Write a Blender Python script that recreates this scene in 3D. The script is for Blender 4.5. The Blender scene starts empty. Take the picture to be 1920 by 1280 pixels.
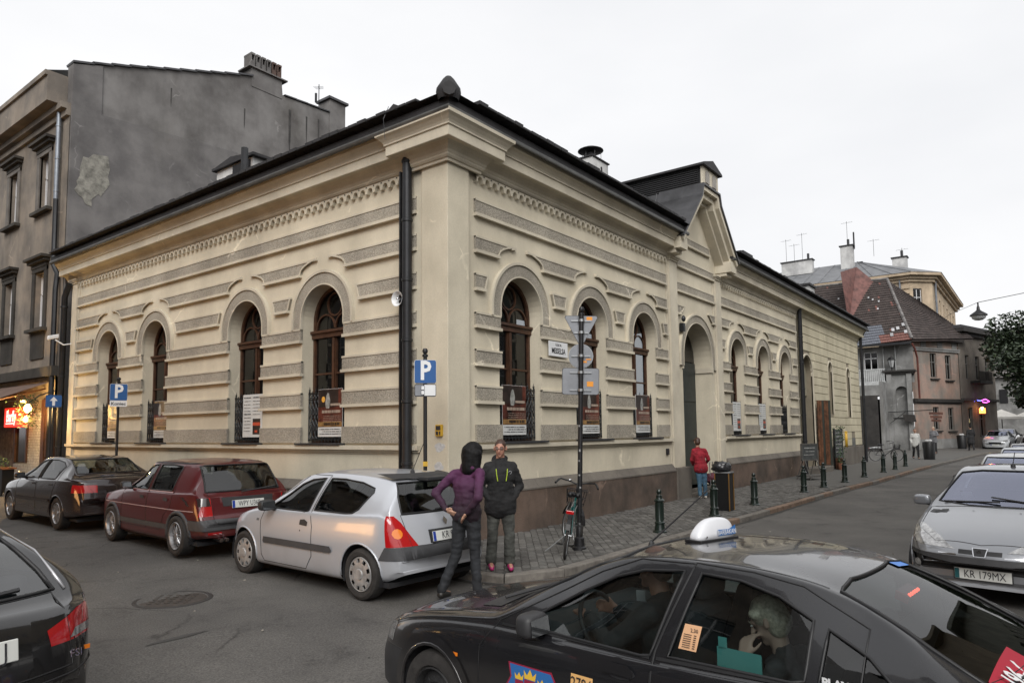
import bpy, bmesh, math, random
from mathutils import Vector, Matrix, noise
from mathutils.bvhtree import BVHTree
R = math.radians
scene = bpy.context.scene
COL = scene.collection
rnd = random.Random(7)

# ------------------------------------------------------------------ camera
YAW, PIT, ROL = R(37.36), R(4.564), R(-0.6236)
fw = Vector((math.cos(YAW)*math.cos(PIT), math.sin(YAW)*math.cos(PIT), math.sin(PIT)))
rt = Vector((math.sin(YAW), -math.cos(YAW), 0)); up = rt.cross(fw)
rt2 = rt*math.cos(ROL)+up*math.sin(ROL); up2 = -rt*math.sin(ROL)+up*math.cos(ROL)
cam = bpy.data.cameras.new('camera'); co = bpy.data.objects.new('camera', cam); COL.objects.link(co)
mw = Matrix((rt2, up2, -fw)).transposed().to_4x4(); mw.translation = (-8.36, -7.69, 1.93)
co.matrix_world = mw
cam.sensor_width = 36; cam.lens = 1303.7*36/1920; cam.shift_y = 63.8/1920
cam.clip_start = 0.05; cam.clip_end = 3000
scene.camera = co

# ------------------------------------------------------------------ sky and light
SUN_EL, SUN_ROT = R(38), R(215)
w = bpy.data.worlds.new("World"); scene.world = w; w.use_nodes = True
nt = w.node_tree; nt.nodes.clear()
N = nt.nodes.new; Lk = nt.links.new
out = N('ShaderNodeOutputWorld'); bg = N('ShaderNodeBackground'); bg.inputs['Strength'].default_value = 0.10
sky = N('ShaderNodeTexSky'); sky.sky_type = 'NISHITA'; sky.sun_disc = False
sky.sun_elevation = SUN_EL; sky.sun_rotation = SUN_ROT; sky.dust_density = 6; sky.air_density = 1.2
hs = N('ShaderNodeHueSaturation'); hs.inputs['Saturation'].default_value = 0.12; hs.inputs['Value'].default_value = 1.0
tc = N('ShaderNodeTexCoord'); mp = N('ShaderNodeMapping'); mp.inputs['Scale'].default_value = (1, 1, 2.6)
no = N('ShaderNodeTexNoise'); no.inputs['Scale'].default_value = 1.6; no.inputs['Detail'].default_value = 5; no.inputs['Roughness'].default_value = .5
cr = N('ShaderNodeValToRGB')
cr.color_ramp.elements[0].position = .30; cr.color_ramp.elements[0].color = (.86, .87, .895, 1)
cr.color_ramp.elements[1].position = .68; cr.color_ramp.elements[1].color = (1.0, 1.0, 1.01, 1)
sc_ = N('ShaderNodeVectorMath'); sc_.operation = 'SCALE'; sc_.inputs['Scale'].default_value = 6.3
mx = N('ShaderNodeMix'); mx.data_type = 'RGBA'; mx.inputs[0].default_value = 0.86
Lk(sky.outputs[0], hs.inputs['Color']); Lk(tc.outputs['Generated'], mp.inputs[0]); Lk(mp.outputs[0], no.inputs['Vector'])
Lk(no.outputs['Fac'], cr.inputs[0]); Lk(cr.outputs[0], sc_.inputs[0])
Lk(hs.outputs[0], mx.inputs[6]); Lk(sc_.outputs[0], mx.inputs[7]); Lk(mx.outputs[2], bg.inputs[0]); Lk(bg.outputs[0], out.inputs[0])
sl = bpy.data.lights.new('sun', 'SUN'); sl.energy = 1.35; sl.angle = R(35); sl.color = (1, .97, .93)
so = bpy.data.objects.new('sun', sl); COL.objects.link(so)
az = R(215)
sd = Vector((math.cos(SUN_EL)*math.cos(az), math.cos(SUN_EL)*math.sin(az), math.sin(SUN_EL)))
so.rotation_euler = sd.to_track_quat('Z', 'Y').to_euler(); so.location = (0, 0, 40)
vs = scene.view_settings; vs.view_transform = 'Standard'; vs.look = 'None'; vs.gamma = 1; vs.use_curve_mapping = False; vs.exposure = 0.82
scene.cycles.max_bounces = 6; scene.cycles.transparent_max_bounces = 16; scene.cycles.glossy_bounces = 3; scene.cycles.diffuse_bounces = 3
scene.cycles.sample_clamp_indirect = 4; scene.cycles.caustics_reflective = False; scene.cycles.caustics_refractive = False

# ------------------------------------------------------------------ materials
MATS = {}
def M(name, col, rough=.75, metal=0., var=.12, vs=2.0, bump=0., bs=60., coat=0., spec=.5, col2=None, emit=None, streak=0., vdet=4):
    if name in MATS: return MATS[name]
    m = bpy.data.materials.new(name); m.use_nodes = True; t = m.node_tree; b = t.nodes['Principled BSDF']
    c = (col[0], col[1], col[2], 1)
    b.inputs['Roughness'].default_value = rough; b.inputs['Metallic'].default_value = metal
    b.inputs['Specular IOR Level'].default_value = spec; b.inputs['Coat Weight'].default_value = coat
    b.inputs['Coat Roughness'].default_value = .04
    if emit:
        b.inputs['Emission Color'].default_value = (*emit[0], 1); b.inputs['Emission Strength'].default_value = emit[1]
    if var > 0 or bump > 0:
        g = t.nodes.new('ShaderNodeNewGeometry')
        if var > 0:
            n = t.nodes.new('ShaderNodeTexNoise'); n.inputs['Scale'].default_value = vs; n.inputs['Detail'].default_value = vdet; n.inputs['Roughness'].default_value = .65
            src = g.outputs['Position']
            if streak > 0:
                mp = t.nodes.new('ShaderNodeMapping'); mp.inputs['Scale'].default_value = (1, 1, streak); t.links.new(src, mp.inputs[0]); src = mp.outputs[0]
            t.links.new(src, n.inputs['Vector'])
            r = t.nodes.new('ShaderNodeValToRGB'); r.color_ramp.elements[0].position = .3; r.color_ramp.elements[1].position = .72
            d = col2 or tuple(x*(1-2*var) for x in col)
            r.color_ramp.elements[0].color = (*d[:3], 1)
            r.color_ramp.elements[1].color = tuple(min(1, x*(1+var)) for x in col)+(1,)
            t.links.new(n.outputs['Fac'], r.inputs[0]); t.links.new(r.outputs[0], b.inputs['Base Color'])
        else: b.inputs['Base Color'].default_value = c
        if bump > 0:
            n2 = t.nodes.new('ShaderNodeTexNoise'); n2.inputs['Scale'].default_value = bs; n2.inputs['Detail'].default_value = 3
            t.links.new(g.outputs['Position'], n2.inputs['Vector'])
            bp = t.nodes.new('ShaderNodeBump'); bp.inputs['Strength'].default_value = min(1, bump); bp.inputs['Distance'].default_value = .01
            t.links.new(n2.outputs['Fac'], bp.inputs['Height']); t.links.new(bp.outputs[0], b.inputs['Normal'])
    else: b.inputs['Base Color'].default_value = c
    MATS[name] = m; return m

def glassmat(name, tint, spec_rough=.02, refl=1.0, base=0.0, gc=None, fm=.62):
    if name in MATS: return MATS[name]
    m = bpy.data.materials.new(name); m.use_nodes = True; t = m.node_tree; t.nodes.clear()
    o = t.nodes.new('ShaderNodeOutputMaterial'); tr = t.nodes.new('ShaderNodeBsdfTransparent'); tr.inputs[0].default_value = (*tint, 1)
    gl = t.nodes.new('ShaderNodeBsdfGlossy'); gl.inputs['Roughness'].default_value = spec_rough; gl.inputs['Color'].default_value = (*(gc or (refl,)*3), 1)
    lw = t.nodes.new('ShaderNodeLayerWeight'); lw.inputs['Blend'].default_value = .5
    pw = t.nodes.new('ShaderNodeMath'); pw.operation = 'POWER'; pw.inputs[1].default_value = 3.6; t.links.new(lw.outputs['Facing'], pw.inputs[0])
    mu = t.nodes.new('ShaderNodeMath'); mu.operation = 'MULTIPLY_ADD'; mu.inputs[1].default_value = fm; mu.inputs[2].default_value = .05+base; mu.use_clamp = True; t.links.new(pw.outputs[0], mu.inputs[0])
    mx = t.nodes.new('ShaderNodeMixShader'); t.links.new(mu.outputs[0], mx.inputs[0])
    t.links.new(tr.outputs[0], mx.inputs[1]); t.links.new(gl.outputs[0], mx.inputs[2]); t.links.new(mx.outputs[0], o.inputs[0])
    MATS[name] = m; return m

# ------------------------------------------------------------------ mesh helpers
class MB:
    def __init__(s): s.v = []; s.f = []; s.m = []; s.cur = 0
    def add(s, vs, fs):
        o = len(s.v); s.v += [tuple(v) for v in vs]; s.f += [tuple(i+o for i in f) for f in fs]; s.m += [s.cur]*len(fs); return s
    def box(s, x0, x1, y0, y1, z0, z1):
        return s.add([(x0,y0,z0),(x1,y0,z0),(x1,y1,z0),(x0,y1,z0),(x0,y0,z1),(x1,y0,z1),(x1,y1,z1),(x0,y1,z1)],
                     [(0,3,2,1),(4,5,6,7),(0,1,5,4),(1,2,6,5),(2,3,7,6),(3,0,4,7)])
    def obox(s, c, ax, ay, az):
        c = Vector(c); ax = Vector(ax); ay = Vector(ay); az = Vector(az)
        P = [c+ax*i+ay*j+az*k for k in (-1,1) for (i,j) in ((-1,-1),(1,-1),(1,1),(-1,1))]
        return s.add(P, [(0,3,2,1),(4,5,6,7),(0,1,5,4),(1,2,6,5),(2,3,7,6),(3,0,4,7)])
    def prism(s, poly, d0, d1, T):
        n = len(poly); a = [T(u, d0, z) for u, z in poly]; b = [T(u, d1, z) for u, z in poly]
        return s.add(a+b, [tuple(range(n)), tuple(range(2*n-1, n-1, -1))]+[(i, i+n, (i+1) % n+n, (i+1) % n) for i in range(n)])
    def strip(s, A, B):      # two equal-length point rows
        n = len(A); return s.add(list(A)+list(B), [(i, i+1, n+i+1, n+i) for i in range(n-1)])
    def grid(s, rows, close=False):
        n = len(rows[0]); v = [p for r in rows for p in r]; f = []
        for i in range(len(rows)-1):
            for j in range(n if close else n-1):
                k = (j+1) % n; f.append((i*n+j, i*n+k, (i+1)*n+k, (i+1)*n+j))
        return s.add(v, f)
    def tube(s, pts, r, n=8, cap=True, closed=False):
        pts = [Vector(p) for p in pts]; rows = []
        rr = r if isinstance(r, (list, tuple)) else [r]*len(pts)
        prev = None
        for i, p in enumerate(pts):
            a = pts[(i-1) % len(pts)] if (closed or i > 0) else p; b = pts[(i+1) % len(pts)] if (closed or i < len(pts)-1) else p
            d = (b-a).normalized() if (b-a).length > 1e-9 else Vector((0,0,1))
            if prev is None:
                q = Vector((0,0,1)) if abs(d.z) < .9 else Vector((1,0,0)); x = d.cross(q).normalized()
            else: x = (prev-d*prev.dot(d)).normalized()
            prev = x; y = d.cross(x)
            rows.append([p+(x*math.cos(2*math.pi*k/n)+y*math.sin(2*math.pi*k/n))*rr[i] for k in range(n)])
        if closed: rows.append(rows[0])
        o = len(s.v); s.grid(rows, True)
        if cap and not closed:
            s.f += [tuple(o+k for k in range(n-1, -1, -1)), tuple(o+(len(rows)-1)*n+k for k in range(n))]; s.m += [s.cur]*2
        return s
    def lathe(s, prof, n=16, c=(0,0,0), axis='z', cap=False):
        rows = []
        for r, h in prof:
            row = []
            for k in range(n):
                a = 2*math.pi*k/n; x, y = r*math.cos(a), r*math.sin(a)
                p = (x, y, h) if axis == 'z' else ((x, h, y) if axis == 'y' else (h, x, y))
                row.append((p[0]+c[0], p[1]+c[1], p[2]+c[2]))
            rows.append(row)
        o = len(s.v); s.grid(rows, True)
        if cap: s.f += [tuple(o+k for k in range(n)), tuple(o+(len(rows)-1)*n+k for k in range(n))]; s.m += [s.cur]*2
        return s
    def ell(s, c, rx, ry, rz, n=12, m=8):
        rows = []
        for i in range(m+1):
            t = math.pi*i/m
            rows.append([(c[0]+rx*math.sin(t)*math.cos(2*math.pi*k/n), c[1]+ry*math.sin(t)*math.sin(2*math.pi*k/n), c[2]+rz*math.cos(t)) for k in range(n)])
        return s.grid(rows, True)
    def mesh(s, name):
        me = bpy.data.meshes.new(name); me.from_pydata(s.v, [], s.f); return me
    def build(s, name, mats, parent=None, smooth=False, fix=True, bevel=0, kind=None, label=None):
        me = s.mesh(name)
        for m in (mats if isinstance(mats, (list, tuple)) else [mats]): me.materials.append(m)
        if max(s.m or [0]) > 0: me.polygons.foreach_set('material_index', s.m)
        if fix or smooth:
            bm = bmesh.new(); bm.from_mesh(me)
            bmesh.ops.remove_doubles(bm, verts=bm.verts, dist=1e-5)
            bmesh.ops.recalc_face_normals(bm, faces=bm.faces); bm.to_mesh(me); bm.free()
        o = bpy.data.objects.new(name, me); COL.objects.link(o)
        if smooth: me.shade_smooth(); 
        if smooth == 'auto':
            try: me.set_sharp_from_angle(angle=R(38))
            except Exception: pass
        if bevel:
            b = o.modifiers.new('bevel', 'BEVEL'); b.width = bevel; b.segments = 2; b.limit_method = 'ANGLE'; b.angle_limit = R(40)
        if parent is not None: o.parent = parent
        if kind: o['kind'] = kind
        if label: o['label'] = label
        return o

def tag(o, label=None, cat=None, group=None, kind=None):
    if label: o['label'] = label
    if cat: o['category'] = cat
    if group: o['group'] = group
    if kind: o['kind'] = kind
    return o
def thing(name, label, cat, loc=(0,0,0), rz=0, group=None):
    o = bpy.data.objects.new(name, None); COL.objects.link(o); o.location = loc; o.rotation_euler = (0, 0, rz)
    o.empty_display_size = .2
    return tag(o, label, cat, group)
def copy_tree(o, parent=None):
    c = o.copy(); COL.objects.link(c); c.parent = parent
    for ch in list(o.children): copy_tree(ch, c)
    return c
def share(src, name, loc=(0,0,0), rz=0, parent=None, scale=None, mat=None):
    o = bpy.data.objects.new(name, src.data); COL.objects.link(o); o.location = loc; o.rotation_euler = (0, 0, rz)
    if scale: o.scale = scale
    o.parent = parent; return o
TMP = bpy.data.scenes.new('evaluation')
def evaluated(o, name):          # bake modifiers or curves in a scratch scene (keeps the script quick)
    TMP.collection.objects.link(o); vl = TMP.view_layers[0]; vl.update(); dg = vl.depsgraph; dg.update()
    me = bpy.data.meshes.new_from_object(o.evaluated_get(dg)); me.name = name
    TMP.collection.objects.unlink(o); bpy.data.objects.remove(o); return me
def text(body, name, mat, size, Mx, parent=None, depth=.002, align='CENTER', shear=0, sx=1.0, bold=0.0):
    c = bpy.data.curves.new(name, 'FONT'); c.body = body; c.size = size; c.align_x = align; c.align_y = 'CENTER'; c.extrude = depth; c.shear = shear
    c.offset = bold; c.resolution_u = 2
    me = evaluated(bpy.data.objects.new(name+'_src', c), name)
    me.transform(Mx @ Matrix.Diagonal((sx, 1, 1, 1))); me.materials.clear(); me.materials.append(mat)
    q = bpy.data.objects.new(name, me); COL.objects.link(q)
    if parent is not None: q.parent = parent
    return q
def frame(o, x, y):          # matrix with local x,y axes at origin o
    x = Vector(x).normalized(); y = Vector(y).normalized(); z = x.cross(y).normalized(); y = z.cross(x)
    m = Matrix((x, y, z)).transposed().to_4x4(); m.translation = o; return m
TR = lambda u, d, z: (u, d, z)
TL = lambda u, d, z: (d, u, z)
def gz(x, y):                # street level: rises gently up the left street and far along the right one
    return 0.012*max(0, y) + 0.012*max(0, x-38) - .07*max(0, min(1, (-1.8-x)/1.8))*max(0, min(1, (-1.2-y)/2))
def arc(c, r, a0, a1, n): return [(c[0]+r*math.cos(a0+(a1-a0)*i/n), c[1]+r*math.sin(a0+(a1-a0)*i/n)) for i in range(n+1)]

# ---- materials used widely
def wallmat(name, col, dark, speck=0.0, streaks=.5, grain=.25, grime=0.0):
    m = bpy.data.materials.new(name); m.use_nodes = True; t = m.node_tree; b = t.nodes['Principled BSDF']; b.inputs['Roughness'].default_value = .92
    b.inputs['Specular IOR Level'].default_value = .2
    g = t.nodes.new('ShaderNodeNewGeometry'); L = t.links.new; nn = t.nodes.new
    def noi(s, det, sc=(1,1,1)):
        mp = nn('ShaderNodeMapping'); mp.inputs['Scale'].default_value = sc; L(g.outputs['Position'], mp.inputs[0])
        n = nn('ShaderNodeTexNoise'); n.inputs['Scale'].default_value = s; n.inputs['Detail'].default_value = det; n.inputs['Roughness'].default_value = .6; L(mp.outputs[0], n.inputs['Vector']); return n
    def ramp(src, p0, p1, c0, c1):
        r = nn('ShaderNodeValToRGB'); r.color_ramp.elements[0].position = p0; r.color_ramp.elements[1].position = p1
        r.color_ramp.elements[0].color = (*c0, 1); r.color_ramp.elements[1].color = (*c1, 1); L(src, r.inputs[0]); return r
    a = ramp(noi(.9, 8).outputs['Fac'], .36, .62, tuple(x*.94 for x in dark), col)
    s = ramp(noi(1.1, 6, (1, 1, .3)).outputs['Fac'], .30, .60, (1-streaks*.28,)*3, (1, 1, 1))
    mx = nn('ShaderNodeMix'); mx.data_type = 'RGBA'; mx.blend_type = 'MULTIPLY'; mx.inputs[0].default_value = 1; L(a.outputs[0], mx.inputs[6]); L(s.outputs[0], mx.inputs[7])
    cur = mx.outputs[2]
    n3 = noi(70 if speck else 40, 2)
    s2 = ramp(n3.outputs['Fac'], .40, .60, (1-(speck or .06)*1.0,)*3, (1, 1, 1))
    m2 = nn('ShaderNodeMix'); m2.data_type = 'RGBA'; m2.blend_type = 'MULTIPLY'; m2.inputs[0].default_value = 1; L(cur, m2.inputs[6]); L(s2.outputs[0], m2.inputs[7]); cur = m2.outputs[2]
    if grime:
        # dirt gathered in blotches and thin pale filled cracks
        g1 = ramp(noi(.45, 9, (1, 1, .55)).outputs['Fac'], .54, .70, (1, 1, 1), (1-grime, 1-grime*1.05, 1-grime*1.15))
        m3 = nn('ShaderNodeMix'); m3.data_type = 'RGBA'; m3.blend_type = 'MULTIPLY'; m3.inputs[0].default_value = 1; L(cur, m3.inputs[6]); L(g1.outputs[0], m3.inputs[7]); cur = m3.outputs[2]
        vo = nn('ShaderNodeTexVoronoi'); vo.feature = 'DISTANCE_TO_EDGE'; vo.inputs['Scale'].default_value = .8
        wp = nn('ShaderNodeMix'); wp.data_type = 'VECTOR'; wp.inputs[0].default_value = .3; nz = noi(1.6, 5); L(g.outputs['Position'], wp.inputs[4]); L(nz.outputs['Color'], wp.inputs[5]); L(wp.outputs[1], vo.inputs['Vector'])
        ck = ramp(vo.outputs['Distance'], .003, .012, (.9, .9, .9), (0, 0, 0)); gt_ = ramp(noi(.7, 3).outputs['Fac'], .56, .62, (0, 0, 0), (1, 1, 1))
        mm = nn('ShaderNodeMix'); mm.data_type = 'RGBA'; mm.blend_type = 'MULTIPLY'; mm.inputs[0].default_value = 1; L(ck.outputs[0], mm.inputs[6]); L(gt_.outputs[0], mm.inputs[7])
        m4 = nn('ShaderNodeMix'); m4.data_type = 'RGBA'; L(mm.outputs[2], m4.inputs[0]); L(cur, m4.inputs[6]); m4.inputs[7].default_value = (*[min(1, x*1.18) for x in col], 1); cur = m4.outputs[2]
    L(cur, b.inputs['Base Color'])
    bp = nn('ShaderNodeBump'); bp.inputs['Strength'].default_value = grain if not speck else .9; bp.inputs['Distance'].default_value = .012 if speck else .006
    L(n3.outputs['Fac'], bp.inputs['Height']); L(bp.outputs[0], b.inputs['Normal'])
    MATS[name] = m; return m
CREAM = wallmat('cream_render', (.66, .60, .475), (.59, .535, .42), grime=.05)
TRIM = wallmat('cream_moulding', (.64, .585, .47), (.54, .49, .395), streaks=.5, grime=.10)
BAND = wallmat('rough_cast_band', (.52, .475, .395), (.44, .40, .335), speck=.5, streaks=.9, grime=.16)
CREAM2 = wallmat('yellowish_render', (.57, .52, .385), (.50, .45, .33), grime=.15)
GREYW = wallmat('dark_grey_plaster', (.215, .208, .203), (.14, .133, .13), streaks=.9, grime=.22)
BROWNW = wallmat('weathered_brown_plaster', (.29, .245, .20), (.185, .165, .145), streaks=1.0, grime=.35)
PLINTH = wallmat('brown_granite_slab', (.20, .145, .115), (.095, .078, .066), speck=.15, streaks=1.0, grime=.45)
PLTOP = wallmat('grey_sandstone_coping', (.20, .18, .155), (.14, .125, .11), speck=.2, streaks=.3)
BLACK = M('black_metal', (.010, .010, .011), .45, .3, var=.1)
ROOFM = M('dark_slate', (.020, .019, .021), .7, var=.25, vs=3, bump=.6, bs=12)
TIN = M('dark_tin_sheet', (.07, .07, .074), .45, .5, var=.25, vs=1.5)
PIPE = M('dark_grey_pipe', (.024, .025, .028), .45, .4, var=.15, vs=4)
WOOD = M('brown_window_wood', (.070, .030, .015), .5, var=.25, vs=9, bump=.2)
GLASS = glassmat('window_glass', (.30, .32, .34), .03, .8, .03)
DARKIN = M('dark_interior', (.012, .012, .014), .9, var=0)
# ================================================================== corner building
bld = thing('corner_building', 'cream single-storey corner building with rusticated bands and round-arched windows under a dark roof', 'building')
WD, BD, PD = .15, .105, .07          # depth of wall face, band face, pilaster face
HALF, SILL, SPR = .665, 1.71, 4.185
def wall(T, u0, u1, z0, top, opens, name, mat, rev=.32, d=WD):
    """wall with arched openings (uc, half, sill, spring); top = function u->z or number"""
    tz = top if callable(top) else (lambda u: top)
    mb = MB(); cur = u0
    def quad(a, b, za, zb, zc, zd):  # (a,za)-(b,zb) bottom, (b,zc) (a,zd) top
        mb.add([T(a, d, za), T(b, d, zb), T(b, d, zc), T(a, d, zd)], [(0, 1, 2, 3)])
    for uc, h, s, sp in sorted(opens):
        l, r = uc-h, uc+h
        quad(cur, l, z0, z0, tz(l), tz(cur))
        if s > z0: quad(l, r, z0, z0, s, s)
        A = arc((uc, sp), h, math.pi, 0, 20)
        for p, q in zip(A, A[1:]): quad(p[0], q[0], p[1], q[1], tz(q[0]), tz(p[0]))
        C = [(l, s)]+A+[(r, s)]
        mb.strip([T(u, d, z) for u, z in C], [T(u, d+rev, z) for u, z in C])
        mb.add([T(l, d, s), T(r, d, s), T(r, d+rev, s), T(l, d+rev, s)], [(0, 1, 2, 3)])
        cur = r
    quad(cur, u1, z0, z0, tz(u1), tz(cur))
    return mb.build(name, mat, bld, fix=False)
cL = [3.46, 6.14, 10.26, 12.94]; cA = [2.2, 4.8, 7.35]; cB = [13.95, 16.55, 19.15]
wall(TL, .7, 15.5, 1.6, 6.7, [(c, HALF, SILL, SPR) for c in cL], 'wall', CREAM)
wall(TR, .7, 8.8, 1.6, 6.7, [(c, HALF, SILL, SPR) for c in cA], 'wall', CREAM)
wall(TR, 12.5, 21.05, 1.6, 6.7, [(c, HALF, SILL, SPR) for c in cB], 'wall', CREAM)
gtop = lambda u: 6.7+max(0, min(1.75, (u-8.85)*1.12, (12.55-u)*1.12))
wall(TR, 9.2, 12.1, .9, gtop, [(10.7, 1.04, .3, 3.93)], 'wall', CREAM, rev=.55)
wall(TR, 8.8, 9.21, 6.5, gtop, [], 'wall', CREAM); wall(TR, 12.09, 12.5, 6.5, gtop, [], 'wall', CREAM)
# band pieces
def band(T, poly, name='stone_band', lip=True, mat=BAND):
    mb = MB(); mb.prism(poly, WD+.01, BD, T)
    if lip:
        zb = min(z for u, z in poly); us = [u for u, z in poly if z < zb+.03]; a, b = min(us), max(us)
        mb.cur = 1
        mb.prism([(a-.01, zb-.02), (b+.01, zb-.02), (b+.01, zb+.035), (a-.01, zb+.035)], WD+.01, BD-.035, T)
        zt = max(z for u, z in poly); us = [u for u, z in poly if z > zt-.03]; a, b = min(us), max(us)
        mb.prism([(a, zt-.03), (b, zt-.03), (b, zt+.008), (a, zt+.008)], WD+.01, BD-.012, T)
        if len(poly) > 4 or abs(poly[0][0]-poly[3][0]) > .02 or abs(poly[1][0]-poly[2][0]) > .02:
            c_ = Vector((sum(p[0] for p in poly)/len(poly), sum(p[1] for p in poly)/len(poly)))
            for p, q in zip(poly, poly[1:]+poly[:1]):
                e = Vector(q)-Vector(p)
                if e.length < .02 or abs(e.y) < .004 or abs(e.x) < .002: continue
                n_ = Vector((-e.y, e.x)).normalized(); n_ = n_ if n_.dot(c_-Vector(p)) > 0 else -n_; n_ *= .03
                mb.prism([p, q, (q[0]+n_.x, q[1]+n_.y), (p[0]+n_.x, p[1]+n_.y)], WD+.01, BD-.013, T)
    return mb.build(name, [mat, TRIM], bld)
def rect(a, b, z0, z1): return [(a, z0), (b, z0), (b, z1), (a, z1)]
def rows(T, u0, u1, cs, b1=True, half=HALF):
    if b1: band(T, rect(u0, u1, 5.76, 6.05))
    ed = [u0]+[x for c in cs for x in (c-half, c+half)]+[u1]
    for z0, z1 in ((2.43, 2.73), (3.09, 3.37), (1.74, 2.05)):
        for i in range(0, len(ed), 2):
            a, b = ed[i], ed[i+1]; a2 = a if i == 0 else a-.03; b2 = b if i == len(ed)-2 else b+.03
            if b-a > .12: band(T, rect(a2, b2, z0, z1), lip=(z0 > 2))
    for i in range(0, len(ed), 2):     # impost band
        a, b = ed[i], ed[i+1]
        if b-a > .1: band(T, rect(a, b, 3.76, 4.02))
    # tier 3: short trapezoid blocks between the arches, tier 2: hollow-ended bands above
    for i in range(0, len(ed), 2):
        a, b = ed[i], ed[i+1]; fa, fb = i == 0, i == len(ed)-2
        a3 = a if fa else a+.44; b3 = b if fb else b-.44
        if b3-a3 > .08:
            band(T, [(a3, 4.42), (b3, 4.42), (b3+(0 if fb else .09), 4.71), (a3-(0 if fa else .09), 4.71)])
        def curve(x, s):              # hollow end, sweeping up over the arch
            return [(x+s*(.02+.52*(k/6)**1.7), 5.10+.28*(k/6)**.62) for k in range(7)]
        L_ = [(a, 5.10), (a, 5.38)] if fa else curve(a+.06, -1)
        R_ = [(b, 5.38), (b, 5.10)] if fb else list(reversed(curve(b-.06, 1)))
        band(T, L_+R_)
rows(TL, .84, 15.06, cL); rows(TR, .84, 8.66, cA); rows(TR, 12.62, 20.8, cB)
for z0, z1, a, b in ((5.72, 5.98, 9.35, 12.05), (6.42, 6.66, 9.35, 12.05), (7.12, 7.36, 9.62, 11.78)): band(TR, rect(a, b, z0, z1))
band(TR, [(9.35, 5.08), (9.55, 5.08), (9.85, 5.34), (9.35, 5.34)]); band(TR, [(11.85, 5.08), (12.05, 5.08), (12.05, 5.34), (11.55, 5.34)])
# archivolts
def archivolt(T, c, half=HALF, sp=SPR, w=.28, leg=.17, name='archivolt'):
    mb = MB()
    def ring(r0, r1, d0, d1):
        A = [(c-r0, sp-leg)]+arc((c, sp), r0, math.pi, 0, 28)+[(c+r0, sp-leg)]; B = [(c-r1, sp-leg)]+arc((c, sp), r1, math.pi, 0, 28)+[(c+r1, sp-leg)]
        mb.strip([T(u, d1, z) for u, z in A], [T(u, d1, z) for u, z in B]); mb.strip([T(u, d0, z) for u, z in B], [T(u, d1, z) for u, z in B])
        mb.strip([T(u, d0, z) for u, z in A], [T(u, d1, z) for u, z in A])
    ring(half, half+w-.05, WD, BD-.003); mb.cur = 1; ring(half+w-.05, half+w, WD, BD-.028); ring(half-.012, half+.012, WD, BD-.012)
    return mb.build(name, [BAND, TRIM], bld, fix=False)
for c in cL: archivolt(TL, c)
for c in cA+cB: archivolt(TR, c)
archivolt(TR, 10.7, 1.04, 3.93, .26, .25)
# frieze of little round arches
def frieze(T, u0, u1, first=[None]):
    n = round((u1-u0)/.205); p = (u1-u0)/n
    for i in range(n):
        if first[0] is None or first[0][0] != T:
            mb = MB(); h = .1025
            pl = [(-h, 6.50), (-h, 6.36), (-h+.012, 6.345), (-h+.028, 6.36)]+[(u, z) for u, z in arc((0, 6.395), .064, math.pi, 0, 8)]+[(h-.028, 6.36), (h-.012, 6.345), (h, 6.36), (h, 6.50)]
            pl = [(u, z) for u, z in pl]
            # built as quads from the arch up to the straight top
            low = pl[1:-1]
            for a, b in zip(low, low[1:]):
                for dd in ((BD-.03),):
                    mb.add([T(a[0], dd, a[1]), T(b[0], dd, b[1]), T(b[0], dd, 6.50), T(a[0], dd, 6.50)], [(0, 1, 2, 3)])
                mb.add([T(a[0], BD-.03, a[1]), T(b[0], BD-.03, b[1]), T(b[0], WD+.005, b[1]), T(a[0], WD+.005, a[1])], [(0, 1, 2, 3)])
            mb.cur = 1; mb.prism([(u+h, z) for u, z in arc((0, 6.478), .016, 0, 2*math.pi, 7)[:-1]], BD-.028, BD-.034, T)
            o = mb.build('frieze_arch', [TRIM, DARKIN], bld, fix=False); first[0] = (T, o); pos = u0+p*(i+.5)
            o.location = T(pos, 0, 0)
        else:
            share(first[0][1], 'frieze_arch', T(u0+p*(i+.5), 0, 0), parent=bld)
frieze(TL, 1.1, 15.06); frieze(TR, .84, 8.66); frieze(TR, 12.62, 20.8)
# pilasters
def pil(T, a, b, z0=.95, z1=6.47, d=PD, name='pilaster', cap=True):
    mb = MB(); mb.prism(rect(a, b, z0, z1), WD+.02, d, T)
    mb.prism(rect(b, b+.07, z0, z1), WD+.02, d+.045, T); mb.prism(rect(a-.07, a, z0, z1), WD+.02, d+.045, T)
    if cap:
        for e, za, zb in ((.03, z1, z1+.05), (.06, z1+.05, z1+.09), (.09, z1+.09, z1+.13)): mb.prism(rect(a-e, b+e, za, zb), WD, d-e, T)
    return mb.build(name, TRIM, bld)
mb = MB(); mb.box(PD, .62, PD, .68, .95, 6.5); mb.box(PD+.045, .70, PD+.045, 1.15, .95, 6.5)
mb.build('corner_pilaster', CREAM, bld, bevel=.012)
pil(TL, 15.08, 15.42); pil(TR, 8.80, 9.28, .93); pil(TR, 12.10, 12.52, .93)
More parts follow.
